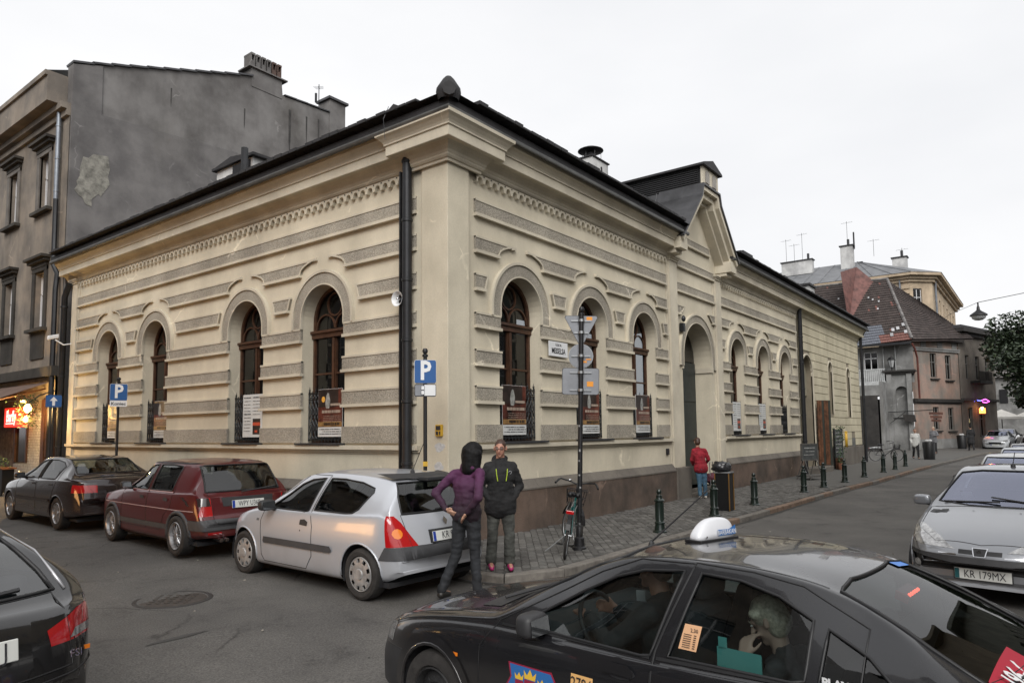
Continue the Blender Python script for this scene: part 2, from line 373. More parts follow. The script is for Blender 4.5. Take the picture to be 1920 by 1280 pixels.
# plain portal jamb returns, plinth
def ledge(T, a, b):
    mb = MB(); mb.prism([(0, 0)]*0 or rect(a, b, 1.625, 1.70), WD, .03, T); mb.prism(rect(a, b, 1.585, 1.625), WD, .075, T); mb.prism(rect(a, b, 1.55, 1.585), WD, .11, T)
    return mb.build('ledge', TRIM, bld)
ledge(TL, .75, 15.45); ledge(TR, .72, 8.70); ledge(TR, 12.62, 20.82)
mb = MB()
for T, a, b in ((TL, .6, 15.5), (TR, .6, 8.8), (TR, 12.5, 21.0)): mb.prism(rect(a, b, .9, 1.56), WD+.1, WD-.02, T)
mb.build('dado', CREAM, bld)
def slabs(T, a, b, w=1.55):
    n = max(1, round((b-a)/w)); p = (b-a)/n
    for i in range(n):
        x0, x1 = a+i*p+.004, a+(i+1)*p-.004; d = rnd.uniform(-.003, .003)
        mb = MB(); mb.prism(rect(x0, x1, -.05, .84), WD+.05, 0+d, T); mb.build('plinth_slab', PLINTH, bld, bevel=.006)
    n = max(1, round((b-a)/.62)); p = (b-a)/n
    for i in range(n):
        x0, x1 = a+i*p+.003, a+(i+1)*p-.003
        mb = MB(); A = [(0-.012, .84), (-.012, .87), (WD-.03, 1.03), (WD+.05, 1.03), (WD+.05, .84)]
        mb.add([T(x0, d, z) for d, z in A]+[T(x1, d, z) for d, z in A], [(0,1,2,3,4), (9,8,7,6,5)]+[(i_, (i_+1) % 5, (i_+1) % 5+5, i_+5) for i_ in range(5)])
        mb.build('coping_stone', PLTOP, bld)
slabs(TR, .02, 8.74); slabs(TR, 12.6, 20.85); slabs(TL, .02, 15.5)
for a, b in ((8.745, 9.64), (11.76, 12.595)): mb = MB(); mb.prism(rect(a, b, -.05, .93), 1.4, -.03, TR); mb.build('portal_plinth', PLTOP, bld, bevel=.02)
mb = MB(); mb.box(9.6, 11.8, .12, .8, -.05, .3); mb.box(9.7, 11.7, -.22, .12, -.05, .2); mb.build('step', PLTOP, bld, bevel=.015)
# cornice sweep
def sweep(path, prof, name, mat, parent=bld, side=1, **k):
    """path: XY points; prof: (outward offset, z)."""
    P = [Vector((p[0], p[1])) for p in path]; rows_ = []
    for i, p in enumerate(P):
        n1 = n2 = None
        if i > 0: t = (p-P[i-1]).normalized(); n1 = Vector((t.y, -t.x))*side
        if i < len(P)-1: t = (P[i+1]-p).normalized(); n2 = Vector((t.y, -t.x))*side
        if n1 is None: m = n2
        elif n2 is None: m = n1
        else: m = (n1+n2); m = m/max(.2, m.dot(n1))
        rows_.append([(p.x+m.x*o, p.y+m.y*o, z) for o, z in prof])
    mb = MB(); mb.grid(rows_); n = len(prof)
    mb.add(rows_[0], [tuple(range(n))]); mb.add(rows_[-1], [tuple(range(n))])
    return mb.build(name, mat, parent, fix=False, **k)
PROF = [(0, 6.47), (.035, 6.475), (.035, 6.52), (.06, 6.53), (.085, 6.56), (.09, 6.59), (.10, 6.60), (.11, 6.64), (.15, 6.70), (.22, 6.745), (.335, 6.76), (.34, 6.77), (.34, 6.93), (.365, 6.94), (.365, 6.965), (.385, 7.00), (.43, 7.05), (.475, 7.085), (.48, 7.14), (0, 7.14)]
LEFTP = [(WD, 15.75), (WD, .86), (PD-.02, .86), (PD-.02, PD-.02), (.86, PD-.02), (.86, WD), (8.98, WD)]
PR2 = [(o, z-.03*(o > .3)) for o, z in PROF]
sweep(LEFTP, PR2, 'cornice', TRIM, side=1)
sweep([(12.36, WD), (20.98, WD)], PR2, 'cornice', TRIM, side=1)
sweep([(20.98, WD), (32.75, WD)], PR2, 'cornice', CREAM2, side=1)
EAVE = [(.38, 7.12), (.52, 7.13), (.55, 7.17), (.54, 7.28), (.49, 7.33), (.1, 7.42)]
sweep([(WD, 15.8), (WD, WD), (9.0, WD)], EAVE, 'roof_edge', ROOFM, side=1)
sweep([(12.4, WD), (32.9, WD)], EAVE, 'roof_edge', ROOFM, side=1)
mb = MB(); mb.tube([(-.40, 15.8, 7.12), (-.40, -.40, 7.12), (9.0, -.40, 7.12)], .05, 8); mb.tube([(12.42, -.40, 7.12), (32.95, -.40, 7.12)], .05, 8)
mb.build('gutter', M('weathered_gutter', (.11, .11, .105), .5, .4, var=.2), bld, smooth='auto')
# tile butts along the eaves
mb = MB()
def butts(p0, p1, n):
    p0 = Vector(p0); p1 = Vector(p1); t = (p1-p0)/n
    nrm = Vector((t.y, -t.x, 0)).normalized()
    for i in range(n):
        c = p0+t*(i+.5); hz = .016+.02*rnd.random()
        mb.obox(c+Vector((0, 0, hz)), t*.46, nrm*.12, Vector((0, 0, hz)))
butts((-.42, 15.6, 7.35), (-.42, .2, 7.35), 62); butts((.2, -.42, 7.35), (8.6, -.42, 7.35), 34); butts((12.7, -.42, 7.35), (32.8, -.42, 7.35), 80)
mb.build('eave_tiles', ROOFM, bld, kind='stuff')
# roof planes
def roofz(t): return 7.36+t*.16
mb = MB(); a = -.5
mb.add([(a, 15.8, 7.34), (a, a, 7.34), (5, 5, 8.24), (5, 15.8, 8.24)], [(0, 1, 2, 3)])
for x0, x1, xa, xb in ((a, 8.95, 5, 8.95), (12.42, 32.9, 12.42, 32.9)): mb.add([(x0, a, 7.34), (x1, a, 7.34), (xb, 5, 8.24), (xa, 5, 8.24)], [(0, 1, 2, 3)])
mb.add([(8.95, .2, 7.45), (12.42, .2, 7.45), (12.42, 5, 8.24), (8.95, 5, 8.24)], [(0, 1, 2, 3)])
mb.add([(5, 5, 8.24), (32.9, 5, 8.24), (32.9, 15.8, 8.24), (5, 15.8, 8.24)], [(0, 1, 2, 3)])
mb.build('roof', ROOFM, bld, fix=False)
mb = MB(); mb.tube([(-.5, -.5, 7.36), (5, 5, 8.27)], .11, 8); mb.build('hip_ridge', ROOFM, bld, smooth='auto')
mb = MB(); mb.lathe([(.004, 7.67), (.05, 7.655), (.10, 7.60), (.15, 7.52), (.195, 7.45), (.205, 7.38), (.16, 7.26)], 18, (-.33, -.33, 0)); mb.build('corner_finial', ROOFM, bld, smooth=True)
# back and side walls (closing the block)
mb = MB(); mb.box(1.2, 32.6, 14.5, 15.7, 0, 7.1); mb.box(32.3, 32.72, .16, 12, 0, 7.12); mb.build('back_wall', CREAM2, bld)
# downpipes
def pipe(x, y, z0, z1, r=.085, hop=None, mat=PIPE, parent=bld, name='downpipe'):
    mb = MB(); pts = [(x, y, z0), (x, y, z1)]
    if hop: pts += [(x+hop[0]*.5, y+hop[1]*.5, z1+.2), (x+hop[0], y+hop[1], z1+.38)]
    mb.tube(pts, r, 12)
    for z in [z0+.25+1.05*k for k in range(int((z1-z0)/1.05)+1)]: mb.lathe([(r, z-.03), (r+.015, z-.02), (r+.015, z+.02), (r, z+.03)], 12, (x, y, 0))
    return mb.build(name, mat, parent, smooth='auto')
pipe(-.03, .93, .1, 6.80, .086); pipe(20.96, -.02, .1, 6.75, .088, (0, -.2)); pipe(32.62, -.05, .1, 6.7, .075, (0, -.2)); pipe(-.06, 15.62, .3, 6.1, .085, (.02, -.25))
mb = MB(); mb.box(-.06, .01, 1.07, 1.10, .3, 6.5); mb.build('conduit', PIPE, bld)
# windows ------------------------------------------------------------
IRON = M('wrought_iron', (.012, .013, .014), .5, .3, var=0)
def window(T, c, grille=True, d=.42):
    w_ = bpy.data.objects.new('window', None); COL.objects.link(w_); w_.parent = bld
    fr = MB(); r = HALF
    def ring(cx, cz, r0, r1, a0, a1, n, d0, d1):
        A = arc((cx, cz), r0, a0, a1, n); B = arc((cx, cz), r1, a0, a1, n)
        for (p, q, s, t) in zip(A, A[1:], B, B[1:]): fr.prism([p, q, t, s], d0, d1, T)
    ring(c, SPR, r-.06, r, 0, math.pi, 20, d, d+.08)
    for s in (-1, 1): fr.prism(rect(c+s*r-(0 if s < 0 else .06), c+s*r+(.06 if s < 0 else 0), SILL, SPR), d, d+.08, T)
    fr.prism(rect(c-r, c+r, 3.84, 3.96), d-.04, d+.08, T); fr.prism(rect(c-r-.0, c+r, 3.94, 3.99), d-.08, d+.02, T)
    fr.prism(rect(c-.032, c+.032, SILL, 3.83), d-.02, d+.07, T)
    fr.prism(rect(c-r, c+r, 3.10, 3.135), d+.01, d+.06, T)
    for s in (-1, 1): fr.prism(rect(c+s*.055-.010, c+s*.055+.010, SILL, 3.83), d+.0, d+.06, T)
    for s in (-1, 1): ring(c+s*.295, 4.03, .27, .30, 0, math.pi, 12, d+.01, d+.05)
    ring(c, 4.50, .21, .24, 0, 2*math.pi, 18, d+.01, d+.05)
    fr.prism(rect(c-r, c+r, SILL, SILL+.09), d-.02, d+.08, T)
    fr.build('frame', WOOD, w_)
    g = MB(); A = [(c-r+.01, SILL)]+arc((c, SPR), r-.01, math.pi, 0, 20)+[(c+r-.01, SILL)]
    g.add([T(u, d+.045, z) for u, z in A], [tuple(range(len(A)))]); g.build('pane', GLASS, w_, fix=False)
    k = MB(); k.prism([(c-r, SILL)]+arc((c, SPR), r, math.pi, 0, 12)+[(c+r, SILL)], .75, .80, T); k.build('dark_room', DARKIN, w_)
    s = MB(); s.prism(rect(c-r-.02, c+r+.02, SILL-.005, SILL+.03), .48, .0, T); s.build('sill', TIN, w_)
    if grille:
        m = MB(); dd = .30
        def P(u, z): return T(c+u, dd, z)
        m.tube([P(-.63, 1.80), P(.63, 1.80)], .014, 5); m.tube([P(-.63, 2.72), P(.63, 2.72)], .016, 5); m.tube([P(-.63, 2.60), P(.63, 2.60)], .010, 5)
        for i in range(13):
            u = -.62+i*1.24/12; m.tube([P(u, 1.76), P(u, 2.76)], .013, 4)
        for i in range(12):
            u = -.568+i*1.24/12
            m.tube([T(c+u+.035*math.cos(a_), dd, 2.66+.035*math.sin(a_)) for a_ in [x*math.pi/3 for x in range(6)]], .010, 4, closed=True)
            m.tube([T(c+u+.035*math.sin(x*1.3), dd, 1.82+.0633*x) for x in range(13)], .011, 4)
            m.tube([T(c+u-.035*math.sin(x*1.3), dd+.01, 1.82+.0633*x) for x in range(13)], .010, 4)
        for i in range(7):
            u = -.6+i*.2; m.tube([P(u, 2.72), P(u, 2.86)], [.02, .003], 5); m.ell(P(u, 2.79), .022, .022, .022, 6, 4)
        m.build('grille', IRON, w_)
    return w_
for c in cL: window(TL, c)
for c in cA+cB: window(TR, c)
# portal door
DOORG = M('black_green_door', (.022, .03, .03), .5, var=.2, vs=5)
mb = MB(); mb.box(9.62, 11.78, .66, .72, .2, 3.9)
for x in (9.72, 10.74):
    for z in (.45, 1.6, 2.75): mb.box(x, x+.94, .635, .66, z, z+1.0)
dr = mb.build('portal_door', DOORG, bld)
mb = MB(); A = arc((10.7, 3.93), 1.04, math.pi, 0, 20); mb.add([(u, .68, z) for u, z in A], [tuple(range(len(A)))]); mb.build('fanlight', GLASS, bld, fix=False)
mb = MB(); mb.box(9.6, 11.8, .78, .82, .4, 5.2); mb.build('dark_hall', DARKIN, bld)
mb = MB(); mb.prism(rect(9.60, 9.70, 3.60, 3.75), .12, .62, TR); mb.prism(rect(11.70, 11.80, 3.60, 3.75), .10, .62, TR); mb.build('portal_impost', TRIM, bld)
# gable over the portal
def stroke(path, wd, d0, d1, name, mat, off=0.):
    P = [Vector(p) for p in path]; mb = MB(); A = []; B = []
    for i, p in enumerate(P):
        n1 = n2 = None
        if i: t = (p-P[i-1]).normalized(); n1 = Vector((-t.y, t.x))
        if i < len(P)-1: t = (P[i+1]-p).normalized(); n2 = Vector((-t.y, t.x))
        m = n2 if n1 is None else n1 if n2 is None else (n1+n2)/max(.35, (n1+n2).dot(n1))
        A.append(p+m*off); B.append(p+m*(off-wd))
    for i in range(len(P)-1): mb.prism([tuple(A[i]), tuple(A[i+1]), tuple(B[i+1]), tuple(B[i])], d0, d1, TR)
    return mb.build(name, mat, bld)
GP = [(8.62, 6.98), (10.02, 8.46), (10.12, 8.78), (11.30, 8.78), (11.40, 8.46), (12.76, 6.98)]
stroke(GP, .12, .2, -.42, 'raking_cornice', TRIM); stroke(GP, .15, .2, -.30, 'raking_moulding', TRIM, -.12); stroke(GP, .10, .2, -.12, 'raking_moulding', TRIM, -.27)
stroke(GP, .05, .9, -.47, 'gable_flashing', TIN, .055)
for a, b in ((8.60, 9.06), (12.30, 12.78)): mb = MB(); mb.box(a, b, -.355, .2, 6.70, 7.03); mb.box(a+.03, b-.03, -.20, .2, 6.60, 6.70); mb.build('gable_kneeler', TRIM, bld)
mb = MB()
for a, b in zip(GP, GP[1:]): mb.add([(a[0], .15, a[1]+.03), (b[0], .15, b[1]+.03), (b[0], 6.5, b[1]+.03), (a[0], 6.5, a[1]+.03)], [(0, 1, 2, 3)])
mb.build('gable_roof', TIN, bld, fix=False)
mb = MB()
for y in (1.0, 1.9, 2.8, 3.7, 4.6):
    for a, b in zip(GP, GP[1:]): mb.tube([(a[0], y, a[1]+.05), (b[0], y, b[1]+.05)], .018, 4)
mb.build('standing_seams', TIN, bld, kind='stuff')
# ridge lantern above the gable: slatted sides, niche front
SLAT = M('black_slats', (.022, .022, .024), .6, var=.2)
mb = MB(); mb.box(10.16, 11.24, -.38, 6.4, 8.80, 9.36); lan = mb.build('ridge_lantern', SLAT, bld)
mb = MB()
for k in range(9): mb.box(10.12, 11.28, -.30, 6.42, 8.84+k*.058, 8.865+k*.058)
mb.build('slats', SLAT, lan, kind='stuff')
mb = MB(); mb.box(10.12, 11.28, -.42, -.36, 8.80, 9.36)
for c in (10.45, 10.95): pass
mb.build('lantern_front', TRIM, lan)
for c in (10.44, 10.96):
    mb = MB(); mb.prism([(c-.15, 8.90)]+arc((c, 9.12), .15, math.pi, 0, 10)+[(c+.15, 8.90)], -.44, -.425, TR); mb.build('niche', M('niche_grey', (.33, .31, .28), .9, var=.2), lan)
mb = MB(); mb.prism([(10.0, 9.34), (11.4, 9.34), (11.4, 9.40), (10.7, 9.62), (10.0, 9.40)], -.52, 6.5, TR); mb.build('lantern_roof', ROOFM, lan)
# statue-like niche lamp beside the arch
mb = MB(); mb.ell((9.52, .02, 4.95), .07, .06, .09, 8, 6); mb.box(9.46, 9.58, .0, .12, 4.6, 4.83); mb.build('wall_lamp', PIPE, bld)
# roof furniture of the corner building (parts of it)
WHITEW = wallmat('dirty_white_render', (.62, .62, .61), (.42, .42, .42), streaks=1.0)
ch = MB(); ch.box(8.16, 9.05, 2.0, 2.72, 7.6, 9.62); cho = ch.build('chimney', WHITEW, bld)
mb = MB(); mb.box(8.12, 9.09, 1.96, 2.76, 9.62, 9.655); mb.box(8.62, 8.68, 1.98, 2.01, 9.28, 9.44); mb.box(9.04, 9.06, 2.1, 2.4, 9.0, 9.4); mb.build('cap_slab', ROOFM, cho)
mb = MB(); mb.lathe([(.01, 10.10), (.20, 10.07), (.37, 9.99), (.375, 9.975), (.10, 9.93), (.09, 9.6)], 18, (8.62, 2.32, 0))
for k in range(6): mb.tube([(8.65+.27*math.cos(k), 2.3+.27*math.sin(k), 9.6), (8.65+.27*math.cos(k), 2.3+.27*math.sin(k), 9.91)], .008, 4)
mb.build('mushroom_cowl', TIN, cho, smooth='auto')
def small_chimney(x0, x1, y0, y1, z0, z1, mat=WHITEW, cap=ROOFM, parent=bld):
    mb = MB(); mb.box(x0, x1, y0, y1, z0, z1); o = mb.build('chimney', mat, parent)
    mb = MB(); mb.box(x0-.1, x1+.1, y0-.1, y1+.1, z1, z1+.1); mb.build('cap_slab', cap, o); return o
small_chimney(20.3, 21.3, 2.0, 2.9, 7.5, 9.25)
small_chimney(27.5, 28.6, 1.2, 2.2, 7.5, 8.95, WHITEW)
mb = MB(); mb.box(1.6, 2.9, 8.35, 10.1, 7.4, 9.15); dm = mb.build('dormer', WHITEW, bld)
mb = MB(); mb.box(1.56, 1.60, 8.45, 9.25, 8.6, 9.1); mb.build('dormer_opening', DARKIN, dm)
mb = MB(); mb.box(1.5, 3.0, 8.2, 10.2, 9.15, 9.22); mb.prism([(8.25, 9.22), (10.15, 9.22), (9.3, 9.36)], 1.52, 3.0, TL); mb.build('dormer_roof', ROOFM, dm)
mb = MB(); mb.tube([(1.3, 8.25, 7.5), (1.3, 8.25, 9.25)], .09, 8); mb.build('vent_pipe', PIPE, dm)
mb = MB(); mb.box(1.4, 2.2, 2.45, 3.0, 7.6, 8.55); mb.prism([(2.35, 8.55), (3.1, 8.55), (2.72, 8.75)], 1.3, 2.3, TL); mb.build('roof_hatch', ROOFM, bld)
mb = MB(); mb.box(1.4, 2.4, 5.4, 6.6, 7.6, 8.30); mb.build('roof_hatch', ROOFM, bld)
def antenna(x, y, z0, z1, name='antenna', n=5, parent=bld, wd=.4, ang=.6):
    mb = MB(); mb.tube([(x, y, z0), (x, y, z1)], .018, 5); c, s = math.cos(ang), math.sin(ang)
    mb.tube([(x-c*wd, y-s*wd, z1-.15), (x+c*wd, y+s*wd, z1-.15)], .01, 4)
    for k in range(n):
        t = -wd+2*wd*k/(n-1); l = .22-.02*k
        mb.tube([(x+c*t+s*l, y+s*t-c*l, z1-.15), (x+c*t-s*l, y+s*t+c*l, z1-.15)], .007, 3)
    return mb.build(name, PIPE, parent)
antenna(4.5, 2.4, 7.6, 9.35); antenna(5.8, 2.4, 7.6, 9.0, wd=.3)
mb = MB(); mb.tube([(-.45, .95, 7.5), (-.55, .97, 7.25), (-.5, .98, 6.9)], .006, 4); mb.build('cable', PIPE, bld)
# ---- plain section with open doorway
D0, D1 = 21.5, 23.2
courses = [1.02+.345*k for k in range(17)]
ops = [(22.35, .85, .3, 4.14), (26.3, .42, 2.55, 4.55), (30.0, .42, 2.45, 4.5)]
wall(TR, 21.05, 32.72, .9, 6.7, ops+[(26.95, .33, .95, 1.45), (30.65, .36, .95, 1.45)][:0], 'wall', M('course_joint', (.22, .19, .14), .95, var=.1), rev=.5, d=WD)
def cut(z0, z1):
    segs = [[21.15, 32.66]]
    for uc, h, s, sp in ops+[(26.95, .40, .9, 1.4), (30.65, .42, .9, 1.4)]:
        t = sp+(h if sp > 2 else .0)
        if z1 <= s or z0 >= t: continue
        hh = h if z1 <= sp or sp < 2 else math.sqrt(max(0, h*h-max(0, z0-sp)**2))
        hh += .02; new = []
        for a, b in segs:
            if uc-hh > a and uc+hh < b: new += [[a, uc-hh], [uc+hh, b]]
            else: new.append([a, b])
        segs = new
    return segs
for z in courses:
    for a, b in cut(z, z+.32):
        if z+.32 > 6.62: continue
        mb = MB(); mb.prism(rect(a, b, z+.012, z+.333), WD+.01, WD-.03, TR); mb.build('render_course', CREAM2, bld, bevel=.008)
for uc, h, s, sp in ops:
    mb = MB(); A = [(uc-h, s)]+arc((uc, sp), h, math.pi, 0, 14)+[(uc+h, s)]; B = [(uc-h-.07, s)]+arc((uc, sp), h+.07, math.pi, 0, 14)+[(uc+h+.07, s)]
    mb.strip([(u, WD-.045, z) for u, z in A], [(u, WD-.045, z) for u, z in B]); mb.strip([(u, WD-.045, z) for u, z in B], [(u, WD+.01, z) for u, z in B]); mb.strip([(u, WD-.045, z) for u, z in A], [(u, WD+.05, z) for u, z in A])
    mb.build('opening_surround', TRIM, bld, fix=False)
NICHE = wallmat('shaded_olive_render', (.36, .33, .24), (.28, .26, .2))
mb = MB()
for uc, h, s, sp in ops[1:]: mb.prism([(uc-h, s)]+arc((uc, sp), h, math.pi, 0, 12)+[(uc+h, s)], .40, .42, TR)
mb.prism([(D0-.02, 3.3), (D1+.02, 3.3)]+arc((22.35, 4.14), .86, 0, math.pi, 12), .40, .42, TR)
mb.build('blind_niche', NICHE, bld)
mb = MB(); mb.box(D0-.1, D1+.1, .62, .64, .1, 3.35); mb.build('dark_doorway', DARKIN, bld)
mb = MB()
for c, h in ((26.95, .4), (30.65, .42)): mb.box(c-h, c+h, .13, .14, .95, 1.4)
mb.build('basement_window', M('grimy_grey', (.12, .12, .11), .8, var=.2), bld)
for a, b in ((21.15, 21.48), (23.25, 26.5), (27.38, 30.2), (31.1, 32.66)):
    n = max(1, round((b-a)/1.2))
    for i in range(n):
        p = (b-a)/n; mb = MB(); mb.prism(rect(a+i*p+.005, a+(i+1)*p-.005, -.05, .98), WD+.1, .03, TR); mb.build('plinth_slab', PLTOP, bld, bevel=.015)
for a, b in ((26.45, 27.42), (30.15, 31.15)): mb = MB(); mb.box(a, b, .06, .2, -.05, .94); mb.build('window_recess', PLTOP, bld)
GAS = M('yellow_paint', (.55, .33, .03), .5)
mb = MB(); mb.tube([(28.7, .08, .98), (28.7, .08, 1.75)], .07, 8); mb.build('gas_pipe', GAS, bld, smooth=True)
# folding timber leaves standing open
LEAF = M('orange_brown_boards', (.13, .055, .026), .55, var=.35, vs=6, bump=.2); LEAFD = M('dark_green_boards', (.03, .035, .028), .6)
def leaf(p0, p1, z0, z1, mats, name='door_leaf'):
    p0 = Vector((*p0, 0)); p1 = Vector((*p1, 0)); t = (p1-p0); n = 6; nrm = Vector((t.y, -t.x, 0)).normalized()
    root = None
    for i in range(n):
        mb = MB(); c = p0+t*((i+.5)/n)+Vector((0, 0, (z0+z1)/2)); mb.obox(c+nrm*(.006*(i % 2)), t*(.5/n*.94), nrm*.022, Vector((0, 0, (z1-z0)/2)))
        if root is None: root = bpy.data.objects.new(name, None); COL.objects.link(root); root.parent = bld
        mb.build('board', mats[i % len(mats)], root)
leaf((23.22, .02), (23.75, -.38), .35, 3.10, [LEAF, LEAF, LEAFD]); leaf((23.77, -.36), (24.15, -.10), .35, 3.07, [LEAF, LEAFD, LEAF])
mb = MB(); mb.box(21.3, 23.6, -.45, .2, -.05, .32); mb.build('step', PLTOP, bld, bevel=.02)
# ---- things fixed to the corner building
WHITE = M('white_enamel', (.72, .73, .74), .35, var=.05); INK = M('black_ink', (.02, .02, .025), .5, var=0)
pl = thing('street_name_plaque', 'white enamel street name plaque between the first two windows of the right facade', 'sign', (3.37, .07, 3.42))
mb = MB(); mb.box(-.345, .345, 0, .012, 0, .30); mb.build('plate', WHITE, pl, bevel=.012)
F_ = lambda x, z, y=-.002: frame((x, y, z), (1, 0, 0), (0, 0, 1))
text('ULICA', 'lettering', INK, .075, F_(0, .235), pl); text('MEISELSA', 'lettering', INK, .155, F_(0, .11), pl, sx=.78, bold=.002)
BLUE = M('sign_blue', (.012, .085, .27), .35, var=.05)
# posters
P_RED = M('poster_red_brown', (.13, .035, .022), .3, var=.55, vs=2.5); P_WHITE = M('poster_paper', (.62, .63, .62), .4, var=.06); P_DARK = M('poster_dark', (.035, .022, .018), .35, var=.4, vs=5)
P_GOLD = M('poster_gold', (.30, .17, .06), .4, var=.3, vs=9); P_LET = M('poster_lettering', (.38, .30, .24), .5, var=0); P_GLOW = M('poster_lamp', (.75, .38, .06), .5, var=0); P_GREY = M('poster_stone_figure', (.33, .33, .31), .5, var=.3, vs=12)
def marks(TT, root, u0, u1, z, h, mat, seed, wmax=.03):
    r_ = random.Random(seed); mb = MB(); u = u0
    while u < u1:
        w_ = min(r_.uniform(.008, wmax), u1-u)
        if w_ > .004: mb.prism([(u, z), (u+w_, z), (u+w_, z+h), (u, z+h)], -.0085, -.0065, TT)
        u += w_+r_.choice((.006, .006, .02))
    mb.build('print_line', mat, root, fix=False, kind='stuff')
def poster(T, c, kind, label, d=.26):
    x, y, z = T(c, d, 1.86); root = thing('poster', label, 'poster', (x, y, z), 0, 'posters in the window grilles')
    sx = 1 if T is TR else -1
    def TT(u, dd, zz): return (u, dd, zz) if T is TR else (dd, -u, zz)
    def fr(u, zz, dd=-.012): return frame(TT(u, dd, zz), (1, 0, 0) if T is TR else (0, -1, 0), (0, 0, 1))
    w2, H = .37, .93
    mb = MB(); mb.prism(rect(-w2, w2, 0, H), 0, .01, TT); mb.build('sheet', P_WHITE, root)
    if kind == 'photo':
        mb = MB(); mb.prism(rect(-w2+.005, w2-.005, .19, H-.005), -.003, 0, TT); mb.build('picture', P_RED, root)
        mb = MB(); mb.prism(rect(-w2+.01, w2-.12, .58, H-.01), -.005, -.003, TT); mb.build('picture_shade', P_DARK, root)
        mb = MB(); mb.prism([(-.12, .55), (-.02, .55), (.01, .70), (-.03, .84), (-.07, .86), (-.11, .80), (-.14, .66)], -.007, -.005, TT); mb.build('figure', P_GREY, root)
        mb = MB(); mb.prism(rect(-w2+.01, w2-.01, .20, .29), -.006, -.003, TT); mb.build('gold_strip', P_GOLD, root)
        if T is TL and c < 4: mb = MB(); mb.prism([(-.20+.055*math.cos(a*.785), .73+.06*math.sin(a*.785)) for a in range(8)], -.009, -.007, TT); mb.build('glow', P_GLOW, root)
        marks(TT, root, .02, .32, .60, .045, P_LET, 1); marks(TT, root, -.24, .33, .46, .055, P_LET, 2)
        for k in range(4): marks(TT, root, -.2, .34, .40-.035*k, .008, P_LET, 3+k)
        marks(TT, root, -.18, .34, .222, .05, P_DARK, 9, .05)
        for k in range(3): marks(TT, root, -.32+.1*(k % 2), .34, .14-.045*k, .014, INK, 12+k)
    else:
        for k in range(11):
            marks(TT, root, -.32, -.06, .85-.072*k, .022 if k in (0, 5) else .010, INK, 20+k)
            if k < 6: marks(TT, root, .02, .30, .85-.072*k, .022 if k == 0 else .010, INK, 40+k)
        mb = MB(); mb.prism(rect(.02, .30, .06, .40), -.004, 0, TT); mb.build('picture', P_DARK, root)
        mb = MB(); mb.prism(rect(.02, .30, .25, .32), -.006, -.004, TT); mb.prism(rect(.10, .20, .10, .15), -.006, -.004, TT); mb.build('picture_strip', M('poster_red', (.5, .07, .03), .4), root)
    return root
poster(TL, 3.36, 'photo', 'dark red poster with glowing lamp in the left facade window nearest the corner')
poster(TL, 6.02, 'text', 'white text poster in the second window of the left facade from the corner')
poster(TL, 10.1, 'photo', 'brown poster in the third window of the left facade, right of the Koniec sign')
poster(TL, 12.78, 'photo', 'brown poster in the leftmost window of the left facade, behind the Koniec sign')
poster(TR, 2.12, 'photo', 'red poster with pale figure in the right facade window nearest the corner, above the man')
poster(TR, 4.9, 'photo', 'red poster in the window behind the tall signpost')
poster(TR, 7.42, 'photo', 'red poster in the last window before the portal')
poster(TR, 14.1, 'text', 'white notice in the first window beyond the portal')
poster(TR, 16.7, 'text', 'white notice in the second window beyond the portal')
sp_ = thing('loudspeaker', 'white horn loudspeaker fixed to the facade beside the black downpipe', 'loudspeaker', (.0, 1.08, 4.23))
mb = MB(); mb.lathe([(.03, .1), (.035, .02), (.06, -.04), (.13, -.13), (.135, -.13), (.07, -.03), (.0, .0)], 16, (0, 0, 0), 'x'); mb.build('horn', WHITE, sp_, smooth='auto')
mb = MB(); mb.box(.05, .15, -.03, .03, -.03, .03); mb.build('bracket', PIPE, sp_)
mb = MB(); mb.ell((-.09, 0, 0), .05, .03, .03, 8, 6); mb.build('driver', M('chrome', (.6, .6, .62), .15, 1, var=0), sp_, smooth=True)
cc = thing('security_camera', 'white security camera on a bracket at the left end of the facade', 'camera', (-.05, 15.3, 4.72))
mb = MB(); mb.obox((-.35, .1, .12), (.14, 0, .04), (0, .06, 0), (0, 0, .06)); mb.build('housing', WHITE, cc, bevel=.02)
mb = MB(); mb.tube([(.1, 0, -.05), (-.1, 0, -.1), (-.3, .08, .04)], .02, 6); mb.build('arm', WHITE, cc)
yb = thing('yellow_box', 'small yellow metal box on the corner pilaster beside the P sign', 'box', (.05, .25, 1.86)); mb = MB(); mb.box(-.03, .02, -.07, .07, 0, .19); mb.build('case', GAS, yb, bevel=.008)
mb = MB(); mb.box(-.034, -.031, -.05, .05, .10, .17); mb.box(-.034, -.031, -.05, -.02, .02, .08); mb.build('marks', INK, yb)
mb = MB(); mb.box(-.034, -.031, .0, .05, .02, .08); mb.build('marks', INK, yb)
lb = thing('junction_box', 'small dark box on the dado left of the portal pilaster', 'box', (8.45, .10, 1.36)); mb = MB(); mb.box(-.07, .07, -.02, .02, -.08, .08); mb.build('case', PIPE, lb, bevel=.01)
# worn plaster marks on the corner pilaster
def blot(name, pts_c, T, d, mat, parent=bld, k=14, seed=1, rx=.1, rz=.06):
    r_ = random.Random(seed); P = []; k = max(k, 26)
    for i in range(k):
        a = 2*math.pi*i/k; q = .86+.34*noise.noise(Vector((math.cos(a)*1.1, math.sin(a)*1.1, seed*3.7)))+r_.uniform(-.05, .05); P.append((pts_c[0]+rx*math.cos(a)*q, pts_c[1]+rz*math.sin(a)*q))
    mb = MB(); mb.prism(P, d, d+.004, T); return mb.build(name, mat, parent)
PALE = M('pale_filler', (.50, .50, .50), .9, var=.15, vs=20)
blot('plaster_patch', (.26, 1.68), TL, PD-.003, PALE, seed=3, rx=.13, rz=.09); blot('plaster_patch', (.28, 1.36), TL, PD-.003, PALE, seed=5, rx=.12, rz=.08)
